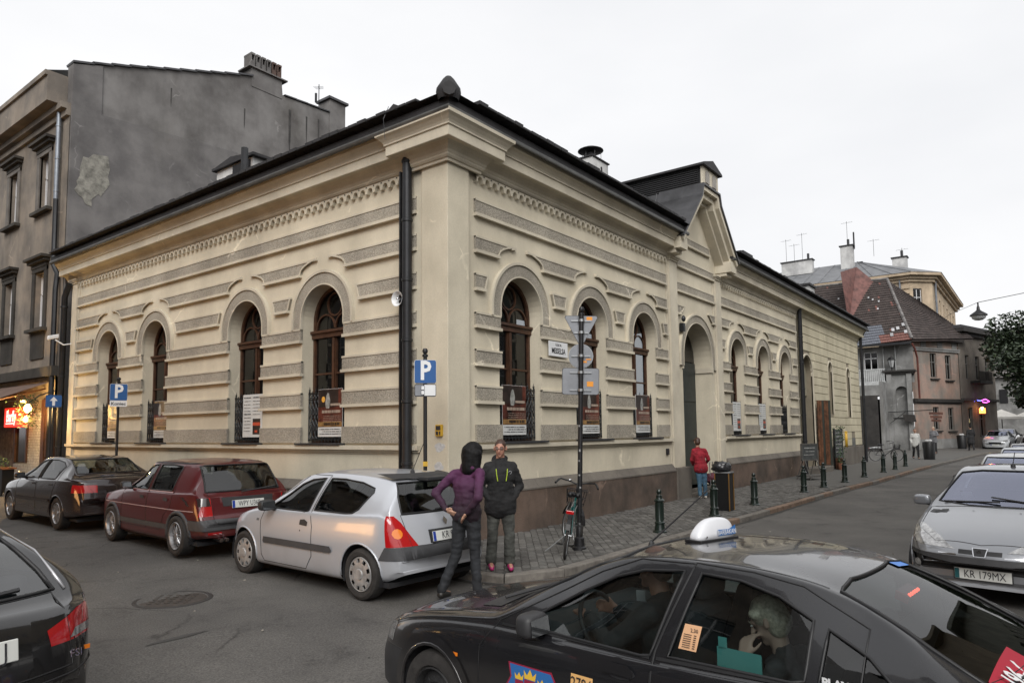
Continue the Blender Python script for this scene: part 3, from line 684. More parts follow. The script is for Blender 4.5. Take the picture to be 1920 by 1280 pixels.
# ================================================================== ground
def asphalt():
    m = bpy.data.materials.new('asphalt'); m.use_nodes = True; t = m.node_tree; b = t.nodes['Principled BSDF']; nn = t.nodes.new; L = t.links.new
    g = nn('ShaderNodeNewGeometry'); P = g.outputs['Position']
    def noi(s, d, r=.6, dist=0): 
        n = nn('ShaderNodeTexNoise'); n.inputs['Scale'].default_value = s; n.inputs['Detail'].default_value = d; n.inputs['Roughness'].default_value = r; n.inputs['Distortion'].default_value = dist; L(P, n.inputs['Vector']); return n.outputs['Fac']
    def ramp(src, p0, p1, c0, c1, ip='LINEAR'):
        r = nn('ShaderNodeValToRGB'); e = r.color_ramp.elements; e[0].position = p0; e[1].position = p1; e[0].color = (*c0, 1); e[1].color = (*c1, 1); r.color_ramp.interpolation = ip; L(src, r.inputs[0]); return r.outputs[0]
    def mul(a, c):
        x = nn('ShaderNodeMix'); x.data_type = 'RGBA'; x.blend_type = 'MULTIPLY'; x.inputs[0].default_value = 1; L(a, x.inputs[6]); L(c, x.inputs[7]); return x.outputs[2]
    c = ramp(noi(.35, 8, .7), .36, .64, (.078, .074, .070), (.128, .121, .112))
    c = mul(c, ramp(noi(55, 3, .8), .32, .68, (.55, .55, .55), (1.4, 1.4, 1.4)))
    c = mul(c, ramp(noi(1.4, 4, .7), .28, .42, (.70, .70, .70), (1, 1, 1)))
    c = mul(c, ramp(noi(4.5, 6, .75), .66, .71, (1, 1, 1), (.42, .42, .42)))
    # thin wandering cracks
    v = nn('ShaderNodeTexVoronoi'); v.feature = 'DISTANCE_TO_EDGE'; v.inputs['Scale'].default_value = .33; v.inputs['Randomness'].default_value = 1
    mx = nn('ShaderNodeMix'); mx.data_type = 'VECTOR'; mx.inputs[0].default_value = .25; n3 = nn('ShaderNodeTexNoise'); n3.inputs['Scale'].default_value = 1.7; n3.inputs['Detail'].default_value = 5; L(P, n3.inputs['Vector'])
    L(P, mx.inputs[4]); L(n3.outputs['Color'], mx.inputs[5]); L(mx.outputs[1], v.inputs['Vector'])
    crk = ramp(v.outputs['Distance'], .0015, .004, (.45, .45, .45), (1, 1, 1)); gate = ramp(noi(.5, 2), .50, .56, (1, 1, 1), (0, 0, 0))
    x = nn('ShaderNodeMix'); x.data_type = 'RGBA'; L(gate, x.inputs[0]); L(crk, x.inputs[6]); x.inputs[7].default_value = (1, 1, 1, 1)
    x.inputs[6].default_value = (1, 1, 1, 1); L(crk, x.inputs[6]); c = mul(c, x.outputs[2])
    L(c, b.inputs['Base Color']); b.inputs['Roughness'].default_value = .85; b.inputs['Specular IOR Level'].default_value = .3
    bp = nn('ShaderNodeBump'); bp.inputs['Strength'].default_value = .6; bp.inputs['Distance'].default_value = .008; L(noi(110, 2), bp.inputs['Height']); L(bp.outputs[0], b.inputs['Normal'])
    MATS['asphalt'] = m; return m
ASPH = asphalt()
def sheet(name, xs, ys, dz, mat, fn=gz, kind='structure'):
    mb = MB(); mb.grid([[(x, y, fn(x, y)+dz) for x in xs] for y in ys]); return mb.build(name, mat, None, fix=False, kind=kind)
xs = [-900, -300, -100, -60, -40, -30, -20, -14]+list(range(-12, 60, 2))+[60, 70, 90, 150, 300, 900]; ys = [-900, -300, -100, -60, -40, -30, -20, -14, -12, -10, -8, -6, -4, -2, 0, 2, 4, 8, 12, 16, 24, 40, 60, 100, 300, 900]
def gfar(x, y): return min(gz(min(x, 140), min(y, 80)), 2.2)
sheet('ground', xs, ys, -.03, M('dull_earth', (.09, .085, .075), .95, var=.15), gfar)
sheet('road', [-40, -20, -12]+[x/1. for x in range(-11, 60)]+[62, 66, 70, 80, 100], [-9.5, -8.6, -7, -5, -3, -1, 0, 1, 2, 4, 8, 12, 16, 24, 40, 60], 0, ASPH)
# kerb path: outer (road) edge
KP = [(-1.12, 42), (-1.12, 18), (-1.12, 6), (-1.14, 1.2), (-1.26, -.5), (-1.40, -1.5), (-1.36, -1.95), (-1.12, -2.28), (-.72, -2.47), (-.2, -2.55), (.8, -2.57), (3.8, -2.56), (8, -2.66), (13.5, -2.74), (19, -3.0), (25, -3.15), (32, -3.40), (38, -3.75), (43, -4.15), (47, -4.7), (51, -5.6), (55, -7.2)]
def catmull(P, per=6):
    out_ = []
    for i in range(len(P)-1):
        p0 = Vector(P[max(0, i-1)]); p1 = Vector(P[i]); p2 = Vector(P[i+1]); p3 = Vector(P[min(len(P)-1, i+2)])
        for k in range(per):
            t = k/per; out_.append(.5*((2*p1)+(p2-p0)*t+(2*p0-5*p1+4*p2-p3)*t*t+(3*p1-p0-3*p2+p3)*t**3))
    out_.append(Vector(P[-1])); return out_
path = catmull(KP, 8)
def resample(P, step):
    out_ = [P[0]]; acc = 0
    for a, b in zip(P, P[1:]):
        d = (b-a).length
        while acc+d >= step:
            t = (step-acc)/d; a = a+(b-a)*t; d = (b-a).length; out_.append(a); acc = 0
        acc += d
    return out_
GRAN = M('kerb_granite', (.165, .150, .132), .85, var=.22, vs=7, bump=.6, bs=25); GRANR = M('kerb_reddish', (.20, .135, .095), .85, var=.25, vs=6, bump=.6, bs=25)
kerb = bpy.data.objects.new('kerb', None); COL.objects.link(kerb); kerb['kind'] = 'structure'
kp = resample(path, .92)
def edge_n(P, i):
    a = P[max(0, i-1)]; b = P[min(len(P)-1, i+1)]; t = (b-a).normalized(); return Vector((t.y, -t.x))*-1   # towards the pavement
for i in range(len(kp)-1):
    a, b = kp[i], kp[i+1]
    if a.y > 20 : continue
    t = (b-a).normalized(); n = Vector((-t.y, t.x)); g = .006; w_ = .16
    na, nb = edge_n(kp, i), edge_n(kp, i+1)
    a1, b1 = a+t*g, b-t*g; h = .10+rnd.uniform(-.006, .006); za, zb = gz(*a), gz(*b)
    q = [a1, b1, b1+nb*w_, a1+na*w_]; zz = [za, zb, zb, za]
    mb = MB(); mb.add([(p.x, p.y, z-.08) for p, z in zip(q, zz)]+[(p.x, p.y, z+h) for p, z in zip(q, zz)], [(0,3,2,1), (4,5,6,7), (0,1,5,4), (1,2,6,5), (2,3,7,6), (3,0,4,7)])
    mb.build('kerb_stone', GRANR if (5 < a.x < 30 and rnd.random() < .7) else GRAN, kerb, bevel=.018)
# pavement
PAVEM = wallmat('grey_pavers', (.125, .12, .112), (.085, .08, .075), speck=.12, streaks=.0)
PAVE2 = M('grey_paver_b', (.132, .126, .116), .8, var=.2, vs=5, bump=.4, bs=40); PAVE3 = M('grey_paver_c', (.112, .108, .10), .8, var=.2, vs=5, bump=.4, bs=40)
JOINT = M('paver_joint', (.065, .062, .057), .95, var=.2)
inn = [p+edge_n(path, i)*.165 for i, p in enumerate(path)]
# paver bedding: strip between the kerb and a line inside the walls
mb = MB(); A = []; B = []
for p in inn:
    if p.x < 0 and p.y > 0: q = Vector((.3, max(.0, p.y)))
    elif p.x < .3: q = Vector((.3, .3))
    else: q = Vector((p.x, .3))
    if p.x > 33: q = Vector((p.x, 2.2))
    A.append((p.x, p.y, gz(*p)+.082)); B.append((q.x, q.y, gz(*p)+.082))
mb.strip(A, B); mb.build('pavement_bed', JOINT, None, fix=False, kind='structure')
pav = bpy.data.objects.new('pavement', None); COL.objects.link(pav); pav['kind'] = 'structure'
inn_s = [(p.x, p.y) for p in inn]
def inside(x, y):
    if x > -.02 and y > -.02 and x < 33.5: return False
    # below or left of the kerb line?
    best = None; bd = 1e9
    for i in range(0, len(inn_s)-1):
        ax, ay = inn_s[i]; bx, by = inn_s[i+1]; dx, dy = bx-ax, by-ay; L2 = dx*dx+dy*dy+1e-9
        t = max(0, min(1, ((x-ax)*dx+(y-ay)*dy)/L2)); cx, cy = ax+t*dx, ay+t*dy; d = (x-cx)**2+(y-cy)**2
        if d < bd: bd = d; best = (dx*(y-ay)-dy*(x-ax))
    return best > 0 and bd > .0025
cells = []
pw, ph = .175, .118; ca, sa = math.cos(R(38)), math.sin(R(38))
for i in range(-60, 170):
    for j in range(-120, 120):
        lx = (i+.5*(j % 2))*pw; ly = j*ph; x = lx*ca-ly*sa; y = lx*sa+ly*ca
        if x < -1.4 or x > 15.5 or y > 9.5 or y < -2.7: continue
        if x > 0 and y > .05: continue
        if inside(x, y): cells.append((x, y))
near = sorted(cells, key=lambda c: (c[0]+8.36)**2+(c[1]+7.69)**2+(100 if c[1] > -.3 else 0)+(0 if c[0] > -.9 else 60))
pm = []
for v in range(4):
    mb = MB(); h = rnd.Random if False else 0
    a, b = pw/2-.003, ph/2-.003
    P = [(-a, 0), (-a*.82, -b), (a*.82, -b), (a, 0), (a*.82, b), (-a*.82, b)]
    rr = random.Random(v); P = [(x+rr.uniform(-.004, .004), y+rr.uniform(-.004, .004)) for x, y in P]
    mb.add([(x, y, -.02) for x, y in P]+[(x*1., y*1., .012) for x, y in P]+[(x*.88, y*.85, .018) for x, y in P], [tuple(range(12, 18))]+[(k, (k+1) % 6, (k+1) % 6+6, k+6) for k in range(6)]+[(k+6, (k+1) % 6+6, (k+1) % 6+12, k+12) for k in range(6)])
    pm.append(mb)
protos = []
for k, c in enumerate(near[:300]):
    v = rnd.randrange(4); mt = rnd.choice([PAVEM, PAVEM, PAVE2, PAVE3])
    key = (v, mt.name); ex = [p for p in protos if p[0] == key]
    if not ex:
        me = pm[v].mesh('paving_stone'); me.materials.append(mt); protos.append((key, me)); ex = protos[-1:]
    o = bpy.data.objects.new('paving_stone', ex[0][1]); COL.objects.link(o); o.parent = pav
    o.location = (c[0], c[1], gz(*c)+.092+rnd.uniform(-.004, .004)); o.rotation_euler = (rnd.uniform(-.02, .02), rnd.uniform(-.02, .02), R(38)+rnd.uniform(-.03, .03))
mb = MB()
for c in near[300:]:
    v = rnd.randrange(4); mb.cur = rnd.choice([0, 0, 1, 2]); cc_, ss = math.cos(R(38)), math.sin(R(38)); dz = gz(*c)+.092+rnd.uniform(-.004, .004); tx, ty = rnd.uniform(-.02, .02), rnd.uniform(-.02, .02)
    mb.add([(c[0]+x*cc_-y*ss, c[1]+x*ss+y*cc_, z+dz+x*tx+y*ty) for x, y, z in pm[v].v], pm[v].f)
mb.build('far_paving_stones', [PAVEM, PAVE2, PAVE3], pav, fix=False, kind='stuff')
# farther pavement as a sheet with paver material
def pavermat():
    m = bpy.data.materials.new('distant_pavers'); m.use_nodes = True; t = m.node_tree; b = t.nodes['Principled BSDF']; nn = t.nodes.new; L = t.links.new
    g = nn('ShaderNodeNewGeometry'); br = nn('ShaderNodeTexBrick'); br.inputs['Scale'].default_value = 5; br.inputs['Color1'].default_value = (.12, .115, .105, 1); br.inputs['Color2'].default_value = (.09, .087, .08, 1); br.inputs['Mortar'].default_value = (.05, .048, .044, 1); br.inputs['Mortar Size'].default_value = .02
    L(g.outputs['Position'], br.inputs['Vector']); L(br.outputs[0], b.inputs['Base Color']); b.inputs['Roughness'].default_value = .85; return m
FPAV = pavermat()
mb = MB(); A = []; B = []
for p in inn:
    if p.x > 15.2: A.append((p.x, p.y, gz(*p)+.10)); B.append((p.x, .3 if p.x < 33 else 3.4, gz(*p)+.10))
mb.strip(A, B); mb.build('far_pavement', FPAV, None, fix=False, kind='structure')
mb = MB(); mb.strip([(-1.0, y, gz(0, y)+.10) for y in (9.3, 16, 24, 42)], [(.3, y, gz(0, y)+.10) for y in (9.3, 16, 24, 42)]); mb.build('left_pavement', FPAV, None, fix=False, kind='structure')
mb = MB(); mb.grid([[(x, y, gz(x, 0)+.10) for x in range(-6, 62, 2)] for y in (-8.75, -12)]); mb.build('south_pavement', FPAV, None, fix=False, kind='structure')
mb = MB(); mb.grid([[(x, y, gz(0, y)+.10) for x in (-9.4, -11)] for y in range(-4, 60, 2)]); mb.build('west_pavement', FPAV, None, fix=False, kind='structure')
mb = MB()
for x in range(-6, 60, 1): mb.box(x+.01, x+.99, -8.75, -8.6, gz(x, 0)-.05, gz(x, 0)+.105)
for y in range(-4, 44): mb.box(-9.4, -9.25, y+.01, y+.99, gz(0, y)-.05, gz(0, y)+.105)
mb.build('opposite_kerb', GRAN, None, kind='structure')
# gutter dirt along the kerb, oil drips, small litter
GUT = M('gutter_dirt', (.040, .036, .032), .9, var=.35, vs=6, bump=.5, bs=40)
mb = MB(); A = []; B = []
for i in range(0, len(path)):
    p = path[i]; n = edge_n(path, i); wv = .10+.07*noise.noise(Vector((p.x*.9, p.y*.9, 0)))
    if p.y < 12: A.append((p.x, p.y, gz(*p)+.005)); q = p-n*wv; B.append((q.x, q.y, gz(*q)+.004))
mb.strip(A, B); mb.build('gutter', GUT, None, fix=False, kind='structure')
LIT = M('pale_litter', (.30, .28, .24), .8, var=.3, vs=40); rr = random.Random(31); mb = MB()
for k in range(150):
    i = rr.randrange(len(path)//2); p = path[i]; 
    if rr.random() < .6: q = p-edge_n(path, i)*rr.uniform(.02, .5)
    else: q = Vector((rr.uniform(-8, 12), rr.uniform(-6, -2.8))) if rr.random() < .5 else Vector((rr.uniform(-8, -1.6), rr.uniform(-2, 9)))
    if q.y > 10: continue
    a = rr.uniform(0, 6.28); l = rr.uniform(.008, .022); mb.obox((q.x, q.y, gz(*q)+.006), (l*math.cos(a), l*math.sin(a), 0), (-l*.5*math.sin(a), l*.5*math.cos(a), .003), (0, 0, .002))
mb.build('litter', LIT, None, fix=False, kind='stuff')
# manhole
mh = thing('manhole_cover', 'round cast iron manhole cover set in the asphalt in front of the silver car', 'manhole', (-4.16, .56, .004))
MHM = M('worn_iron', (.062, .052, .045), .6, .2, var=.25, vs=9)
mb = MB(); mb.lathe([(0, .004), (.36, .004), (.37, .0)], 36); mb.build('lid', MHM, mh)
mb = MB(); mb.lathe([(.375, .0), (.385, .007), (.43, .007), (.44, -.002)], 36); mb.build('ring', M('iron_rim', (.04, .036, .034), .6, .2, var=.2), mh)
mb = MB()
for i in range(-4, 5):
    for j in range(-4, 5):
        if i*i+j*j < 17 and (i+j) % 2 == 0: mb.box(i*.07-.022, i*.07+.022, j*.07-.022, j*.07+.022, .003, .009)
mb.build('tread_pattern', MHM, mh, kind='stuff')
PATCH = M('patched_asphalt', (.05, .048, .046), .8, var=.2, vs=3, bump=.5, bs=80)
for k, (px_, py_, rx_, ry_) in enumerate([(-2.2, -3.2, .5, .12), (-4.9, -1.0, .35, .05)]):
    r_ = random.Random(k+3); mb = MB(); mb.add([(px_+rx_*math.cos(a*.45)*r_.uniform(.7, 1.1), py_+ry_*math.sin(a*.45)*r_.uniform(.6, 1.1), .004) for a in range(14)], [tuple(range(14))])
    o = mb.build('road_repair', PATCH, None, fix=False, kind='structure')
# street signs ------------------------------------------------------
ALU = M('sign_back_grey', (.22, .23, .25), .45, .3, var=.08, vs=6); CLAMP = M('galvanised', (.32, .33, .34), .35, .7, var=.1); ORNG = M('orange_sticker', (.75, .28, .02), .5, var=0)
def rrect(w, h, r, n=4):
    P = []
    for cx, cz, a in ((w/2-r, h/2-r, 0), (-w/2+r, h/2-r, math.pi/2), (-w/2+r, -h/2+r, math.pi), (w/2-r, -h/2+r, 1.5*math.pi)): P += arc((cx, cz), r, a, a+math.pi/2, n)
    return P
YT = lambda u, d, z: (u, d, z)
POLE = M('black_pole', (.02, .02, .022), .4, .3, var=.1)
def signpost(name, label, x, y, h, zb, rz, faces, rp=.035, base=False, lean=0, ball=True):
    r_ = thing(name, label, 'sign', (x, y, zb), rz)
    mb = MB(); mb.tube([(0, 0, 0), (lean, 0, h)], rp, 12)
    mb.build('pole', POLE, r_, smooth='auto')
    if ball: mb = MB(); mb.lathe([(.01, h+.12), (.03, h+.115), (.045, h+.08), (.035, h+.045), (.02, h+.035), (.045, h+.02), (.045, h-.01)], 12, (lean, 0, 0)); mb.build('finial', POLE, r_, smooth='auto')
    if base: mb = MB(); mb.lathe([(.035, .42), (.05, .40), (.055, .20), (.075, .18), (.085, .06), (.11, .04), (.115, 0)], 14, (0, 0, 0)); mb.build('base', POLE, r_, smooth='auto')
    return r_
# tall post with three signs seen from behind
r_ = signpost('sign_post', 'tall black post holding three grey sign backs (triangle, disc, rectangle) at the corner', .91, -1.88, 3.66, .10, R(-54), [], .038, True, .0)
r_.rotation_euler = (0, R(1.6), R(-54))
FR = lambda y: YT
def plate(root, name, poly, z, mat, y0=-.05, t=.012, parent=None):
    mb = MB(); mb.prism([(u, zz+z) for u, zz in poly], -y0, -y0+t, YT); return mb.build(name, mat, parent or root)
tri = [(-.295, .20), (.295, .20), (.31, .235), (.29, .255), (-.29, .255), (-.31, .235), ]
tri = [(-.255, .20), (-.24, .23), (.24, .23), (.255, .20), (.02, -.24), (-.02, -.24)]
a = plate(r_, 'triangle_sign', tri, 3.41, ALU); plate(r_, 'rim', [(u*1.03, z*1.03) for u, z in tri], 3.41, PIPE, -.06, .006, a)
b_ = plate(r_, 'round_sign', arc((0, 0), .188, 0, 2*math.pi, 24)[:-1], 3.0, ALU, -.05); plate(r_, 'rim', arc((0, 0), .197, 0, 2*math.pi, 24)[:-1], 3.0, CLAMP, -.06, .006, b_)
c_ = plate(r_, 'rectangle_sign', rrect(.57, .41, .035), 2.60, ALU, -.05); plate(r_, 'rim', rrect(.585, .425, .04), 2.60, PIPE, -.06, .006, c_)
for z, w_ in ((3.56, .32), (3.37, .22), (3.0, .30), (2.74, .34), (2.46, .34)):
    mb = MB(); mb.box(-w_/2, w_/2, .030, .048, z-.012, z+.012); mb.lathe([(.040, z-.02), (.050, z-.02), (.050, z+.02), (.040, z+.02)], 10); mb.build('clamp', CLAMP, r_)
for (u, z, w_, h_) in ((.13, 3.60, .09, .055), (.12, 2.95, .08, .02), (.06, 2.91, .07, .03), (.15, 2.56, .10, .08)):
    mb = MB(); mb.box(u-w_/2, u+w_/2, .046, .0495, z-h_/2, z+h_/2); mb.build('sticker', ORNG, r_)
for z in (.95, 1.14, 1.36, 1.52, 1.9):
    mb = MB(); a = rnd.uniform(-2.2, -1.0); mb.obox((.037*math.cos(a), .037*math.sin(a), z), (0, 0, .02*rnd.uniform(.5, 1)), (-.012*math.sin(a), .016*math.cos(a), 0), (.003*math.cos(a), .003*math.sin(a), 0)); mb.build('scrap_of_paper', M('weathered_paper', (.30, .30, .30), .8, var=.2, vs=30), r_)
# the signs face away from the camera: in local axes the camera is at -Y
# parking sign at the corner
def facing(x, y, cx=-8.36, cy=-7.69): return math.atan2(y-cy, x-cx)-math.pi/2
def psign(x, y, z, label, kind):
    rz = facing(x, y)+R(4); h = 2.98; K = .64 if kind == 'disc' else .72; ZC = 2.74
    r_ = signpost('parking_sign', label, x, y, h, z, rz, [], .03)
    zq = lambda zc: ZC+(zc-2.62)*K
    def pl_(name, poly, zc, mat, y0, t=.004): mb = MB(); mb.prism([(u*K, zz*K+zq(zc)) for u, zz in poly], y0-t, y0, YT); return mb.build(name, mat, r_)
    pl_('blue_plate', rrect(.50, .54, .04), 2.62, BLUE, -.035, .012); pl_('white_border', rrect(.515, .555, .045), 2.62, WHITE, -.030, .003)
    text('P', 'lettering', WHITE, .62*K, frame((0, -.052, zq(2.625)), (1, 0, 0), (0, 0, 1)), r_, depth=.001, bold=.018*K, sx=.82)
    if kind == 'koniec':
        pl_('lower_plate', rrect(.50, .20, .03), 2.24, WHITE, -.035, .012); text('Koniec', 'lettering', INK, .145*K, frame((0, -.050, zq(2.235)), (1, 0, 0), (0, 0, 1)), r_, depth=.001, bold=.002, sx=1.05)
    else:
        pl_('lower_plate', rrect(.51, .30, .04), 2.18, INK, -.032, .010); pl_('white_field', rrect(.27, .255, .02), 2.18, WHITE, -.043).location = (.105*K, 0, 0)
        pl_('grey_field', rrect(.19, .255, .02), 2.18, ALU, -.043).location = (-.145*K, 0, 0)
        for dz in (.055, -.055):
            q = pl_('car_symbol', rrect(.085, .10, .01), 2.18+dz, INK, -.049); q.location = (-.06*K, 0, 0); q = pl_('car_symbol', rrect(.070, .085, .01), 2.18+dz, WHITE, -.052); q.location = (-.06*K, 0, 0)
        mb = MB(); mb.box(-.035, .035, -.034, -.031, 1.32, 1.39); mb.build('yellow_tag', GAS, r_)
    return r_
psign(-.80, -.26, .10, 'blue P parking sign with disc-parking plate at the building corner beside the thick downpipe', 'disc')
psign(-.85, 9.93, .22, 'blue P parking sign with white Koniec plate in front of the left windows', 'koniec')
x, y = -.8, 14.0; K = .66
r_ = signpost('one_way_sign', 'small blue one-way sign with white arrow at the far left of the corner building', x, y, 2.75, .27, facing(x, y), [], .03, ball=False)
mb = MB(); mb.prism([(u*K, z*K+2.62) for u, z in rrect(.56, .50, .05)], -.045, -.032, YT); mb.build('blue_plate', BLUE, r_)
mb = MB(); mb.prism([(u*K, (z-2.55)*K+2.62) for u, z in ((-.05, 2.36), (.05, 2.36), (.05, 2.56), (.14, 2.56), (0, 2.74), (-.14, 2.56), (-.05, 2.56))], -.049, -.045, YT); mb.build('arrow', WHITE, r_)
# bollards
GREEN = M('dark_green_paint', (.007, .016, .012), .32, .1, var=.2, vs=15, coat=.4)
def bollard():
    r_ = thing('bollard', None, 'bollard', (0, 0, 0))
    mb = MB(); mb.lathe([(.001, .775), (.03, .765), (.045, .74), (.048, .72), (.042, .695), (.028, .68), (.030, .672), (.050, .665), (.056, .655), (.050, .64), (.062, .60), (.085, .585), (.095, .57), (.092, .555), (.072, .545)], 18); mb.build('cap', GREEN, r_, smooth='auto')
    mb = MB(); mb.lathe([(.072, .545), (.070, .20), (.075, .19)], 18); mb.build('shaft', GREEN, r_, smooth='auto')
    mb = MB()
    for k in range(10): a = k*.628; mb.tube([(.071*math.cos(a), .071*math.sin(a), .22), (.071*math.cos(a), .071*math.sin(a), .53)], .008, 4)
    mb.build('fluting', GREEN, r_)
    mb = MB(); mb.lathe([(.075, .20), (.092, .185), (.094, .165), (.082, .155), (.085, .12), (.10, .05), (.125, .03), (.13, 0)], 18); mb.build('foot', GREEN, r_, smooth='auto')
    return r_
BL = [(3.22, -2.13, 'dark green bollard nearest the camera, beside the kerb and the bicycle'), (5.93, -2.08, 'dark green bollard standing in front of the overflowing bin'), (8.5, -2.07, 'dark green bollard just beyond the overflowing bin'), (12.54, -2.14, 'dark green bollard in front of the small chalkboard stand'), (14.52, -2.2, 'first bollard beyond the chalkboard stand'), (17.06, -2.26, 'second bollard beyond the chalkboard stand, before the end of the cream wall'), (20.07, -2.29, 'bollard at the end downpipe of the cream wall'), (23.43, -2.37, 'third from farthest of the bollards, in front of the dark gateway'), (25.62, -2.46, 'second farthest of the bollards'), (28.55, -2.44, 'farthest of the dark bollards, nearest the walking man in white')]
b0 = bollard()
for i, (x, y, lab) in enumerate(BL):
    o = b0 if i == 0 else copy_tree(b0); o.location = (x, y, .10); o.rotation_euler = (0, 0, i*.7); tag(o, lab, 'bollard', 'bollards along the kerb')
# bin with bags
BRASS = M('brass_edge', (.55, .30, .09), .3, .8, var=.15)
lb = thing('litter_bin', 'square black litter bin with brass edges overflowing with black bags beside the portal', 'bin', (7.08, -1.88, .10), R(2)); lb.scale = (.70, .70, .88)
mb = MB(); mb.box(-.22, .22, -.22, .22, 0, .95); mb.build('body', BLACK, lb, bevel=.01)
mb = MB()
for sx in (-1, 1):
    for sy in (-1, 1): mb.box(sx*.225-.014, sx*.225+.014, sy*.225-.014, sy*.225+.014, .02, .96)
mb.build('corner_trim', BRASS, lb)
mb = MB(); mb.box(-.25, .25, -.25, .25, .95, .99); mb.build('rim', CLAMP, lb, bevel=.01)
BAG = M('black_bin_bag', (.03, .03, .034), .28, var=.2, vs=10, bump=1, bs=18)
def blob(c, r, seed, sub=3, squash=(1, 1, 1), amp=.3):
    bm = bmesh.new(); bmesh.ops.create_icosphere(bm, subdivisions=sub, radius=1)
    for v in bm.verts:
        n = noise.noise(v.co*2.2+Vector((seed*7.1, 0, 0)))*amp+noise.noise(v.co*6+Vector((0, seed*3.3, 0)))*amp*.5; v.co = v.co*(1+n)
        v.co = Vector((v.co.x*r*squash[0]+c[0], v.co.y*r*squash[1]+c[1], v.co.z*r*squash[2]+c[2]))
    return bm
def bmobj(bm, name, mat, parent=None, smooth=True):
    me = bpy.data.meshes.new(name); bm.to_mesh(me); bm.free(); me.materials.append(mat)
    if smooth: me.shade_smooth()
    o = bpy.data.objects.new(name, me); COL.objects.link(o)
    if parent is not None: o.parent = parent
    return o
for k, (c, r, lab) in enumerate([((6.98, -1.84, 1.08), .17, 'black rubbish bag on top of the litter bin, left of its twin'), ((7.2, -1.86, 1.06), .15, 'black rubbish bag spilling over the right rim of the litter bin')]):
    o = bmobj(blob((0, 0, 0), r, k+1, 3, (1, 1, .8), .35), 'rubbish_bag', BAG); o.location = c; tag(o, lab, 'bag')
# shopping things by the portal
o = bmobj(blob((0, 0, 0), .2, 5, 3, (1.1, .8, .7), .3), 'bundle', M('dark_red_cloth', (.10, .02, .035), .8, var=.3)); o.location = (9.75, -.52, .62); tag(o, 'dark red bundle leaning by the portal next to the woman in red', 'bag')
o = bmobj(blob((0, 0, 0), .15, 8, 3, (1.2, .9, .6), .35), 'magenta_bag', M('magenta_cloth', (.42, .03, .22), .7, var=.4, vs=14)); o.location = (9.75, -.80, .62); tag(o, 'bright magenta bag beside the woman in the red jacket', 'bag')
cart = thing('shopping_trolley', 'dark shopping trolley with a white card, standing by the portal plinth', 'trolley', (9.8, -.72, .10), R(10))
mb = MB(); mb.box(-.22, .22, -.16, .16, .14, .48); mb.build('bag', M('dark_fabric_bag', (.03, .025, .035), .8, var=.2), cart, bevel=.03)
mb = MB(); mb.tube([(-.2, .17, .1), (-.2, .2, .95), (.2, .2, .95), (.2, .17, .1)], .012, 6); mb.build('handle', CLAMP, cart)
for sx in (-1, 1): mb = MB(); mb.lathe([(.0, -.015), (.08, -.015), (.08, .015), (.0, .015)], 12, (sx*.22, .1, .08), 'x'); mb.build('wheel', BLACK, cart)
o = MB(); o.obox((0, 0, 0), (.15, 0, 0), (0, .006, .0), (0, .02, .13)); o = o.build('white_card', WHITE); o.location = (10.0, -.62, .86); tag(o, 'white card propped on the trolley by the portal', 'card')
# chalkboard stand
WDG = M('grey_weathered_wood', (.10, .095, .088), .85, var=.3, vs=12); SLATE = M('slate_board', (.06, .065, .065), .7, var=.25, vs=9)
cb = thing('chalkboard_stand', 'grey easel chalkboard standing on the pavement before the open doorway', 'signboard', (17.9, -.95, .10), R(-22)); cb.scale = (.74, .74, .98)
mb = MB(); mb.box(-.55, .55, -.03, .03, .70, 1.25); mb.build('board', SLATE, cb)
mb = MB()
for z in (.68, 1.25): mb.box(-.6, .6, -.045, .045, z, z+.05)
for x in (-.6, .56): mb.box(x, x+.05, -.044, .044, .69, 1.29)
mb.build('board_frame', WDG, cb)
for sx in (-1, 1):
    for sy in (-1, 1): mb = MB(); mb.tube([(sx*.42, sy*.03, .75), (sx*.48, sy*.38, 0)], .024, 5); mb.build('leg', WDG, cb)
mb = MB(); mb.box(-.52, .52, -.40, -.34, .10, .14); mb.box(-.52, .52, .34, .40, .10, .14); mb.box(-.5, .5, -.4, .4, .14, .16); mb.build('shelf', WDG, cb)
marks(lambda u, d, z: (u, d-.025, z), cb, -.4, .4, 1.12, .04, M('chalk', (.35, .35, .34), .9), 77); marks(lambda u, d, z: (u, d-.025, z), cb, -.3, .35, 1.0, .03, MATS['chalk'], 78); marks(lambda u, d, z: (u, d-.025, z), cb, -.45, .3, .88, .03, MATS['chalk'], 79)
mbn = thing('menu_board', 'black menu board on short legs leaning by the folded timber doors', 'signboard', (25.5, -.25, .10), R(-10))
mb = MB(); mb.box(-.42, .42, -.03, .03, .45, 1.75); mb.build('board', SLATE, mbn); mb = MB()
for x in (-.42, .38): mb.box(x, x+.05, -.04, .04, 0, 1.8)
mb.build('legs', BLACK, mbn)
for k in range(6): marks(lambda u, d, z: (u, d-.025, z), mbn, -.32, .32, 1.58-.17*k, .04, MATS['chalk'], 90+k)
o = MB(); o.box(-.13, .13, -.13, .13, 0, .5); o = o.build('timber_post', LEAF, bevel=.02); o.location = (24.9, -.4, .1); tag(o, 'short brown timber post beside the menu board', 'post')
pf = thing('potted_plant', 'green climbing plant in a pot beside the timber doors', 'plant', (24.6, -.55, .10))
mb = MB(); mb.lathe([(.0, 0), (.13, 0), (.17, .3), (.15, .3), (.0, .28)], 12); mb.build('pot', M('terracotta', (.22, .09, .05), .8, var=.2), pf)
LEAFG = M('leaf_green', (.035, .075, .02), .6, var=.4, vs=9)
mb = MB(); rr = random.Random(4)
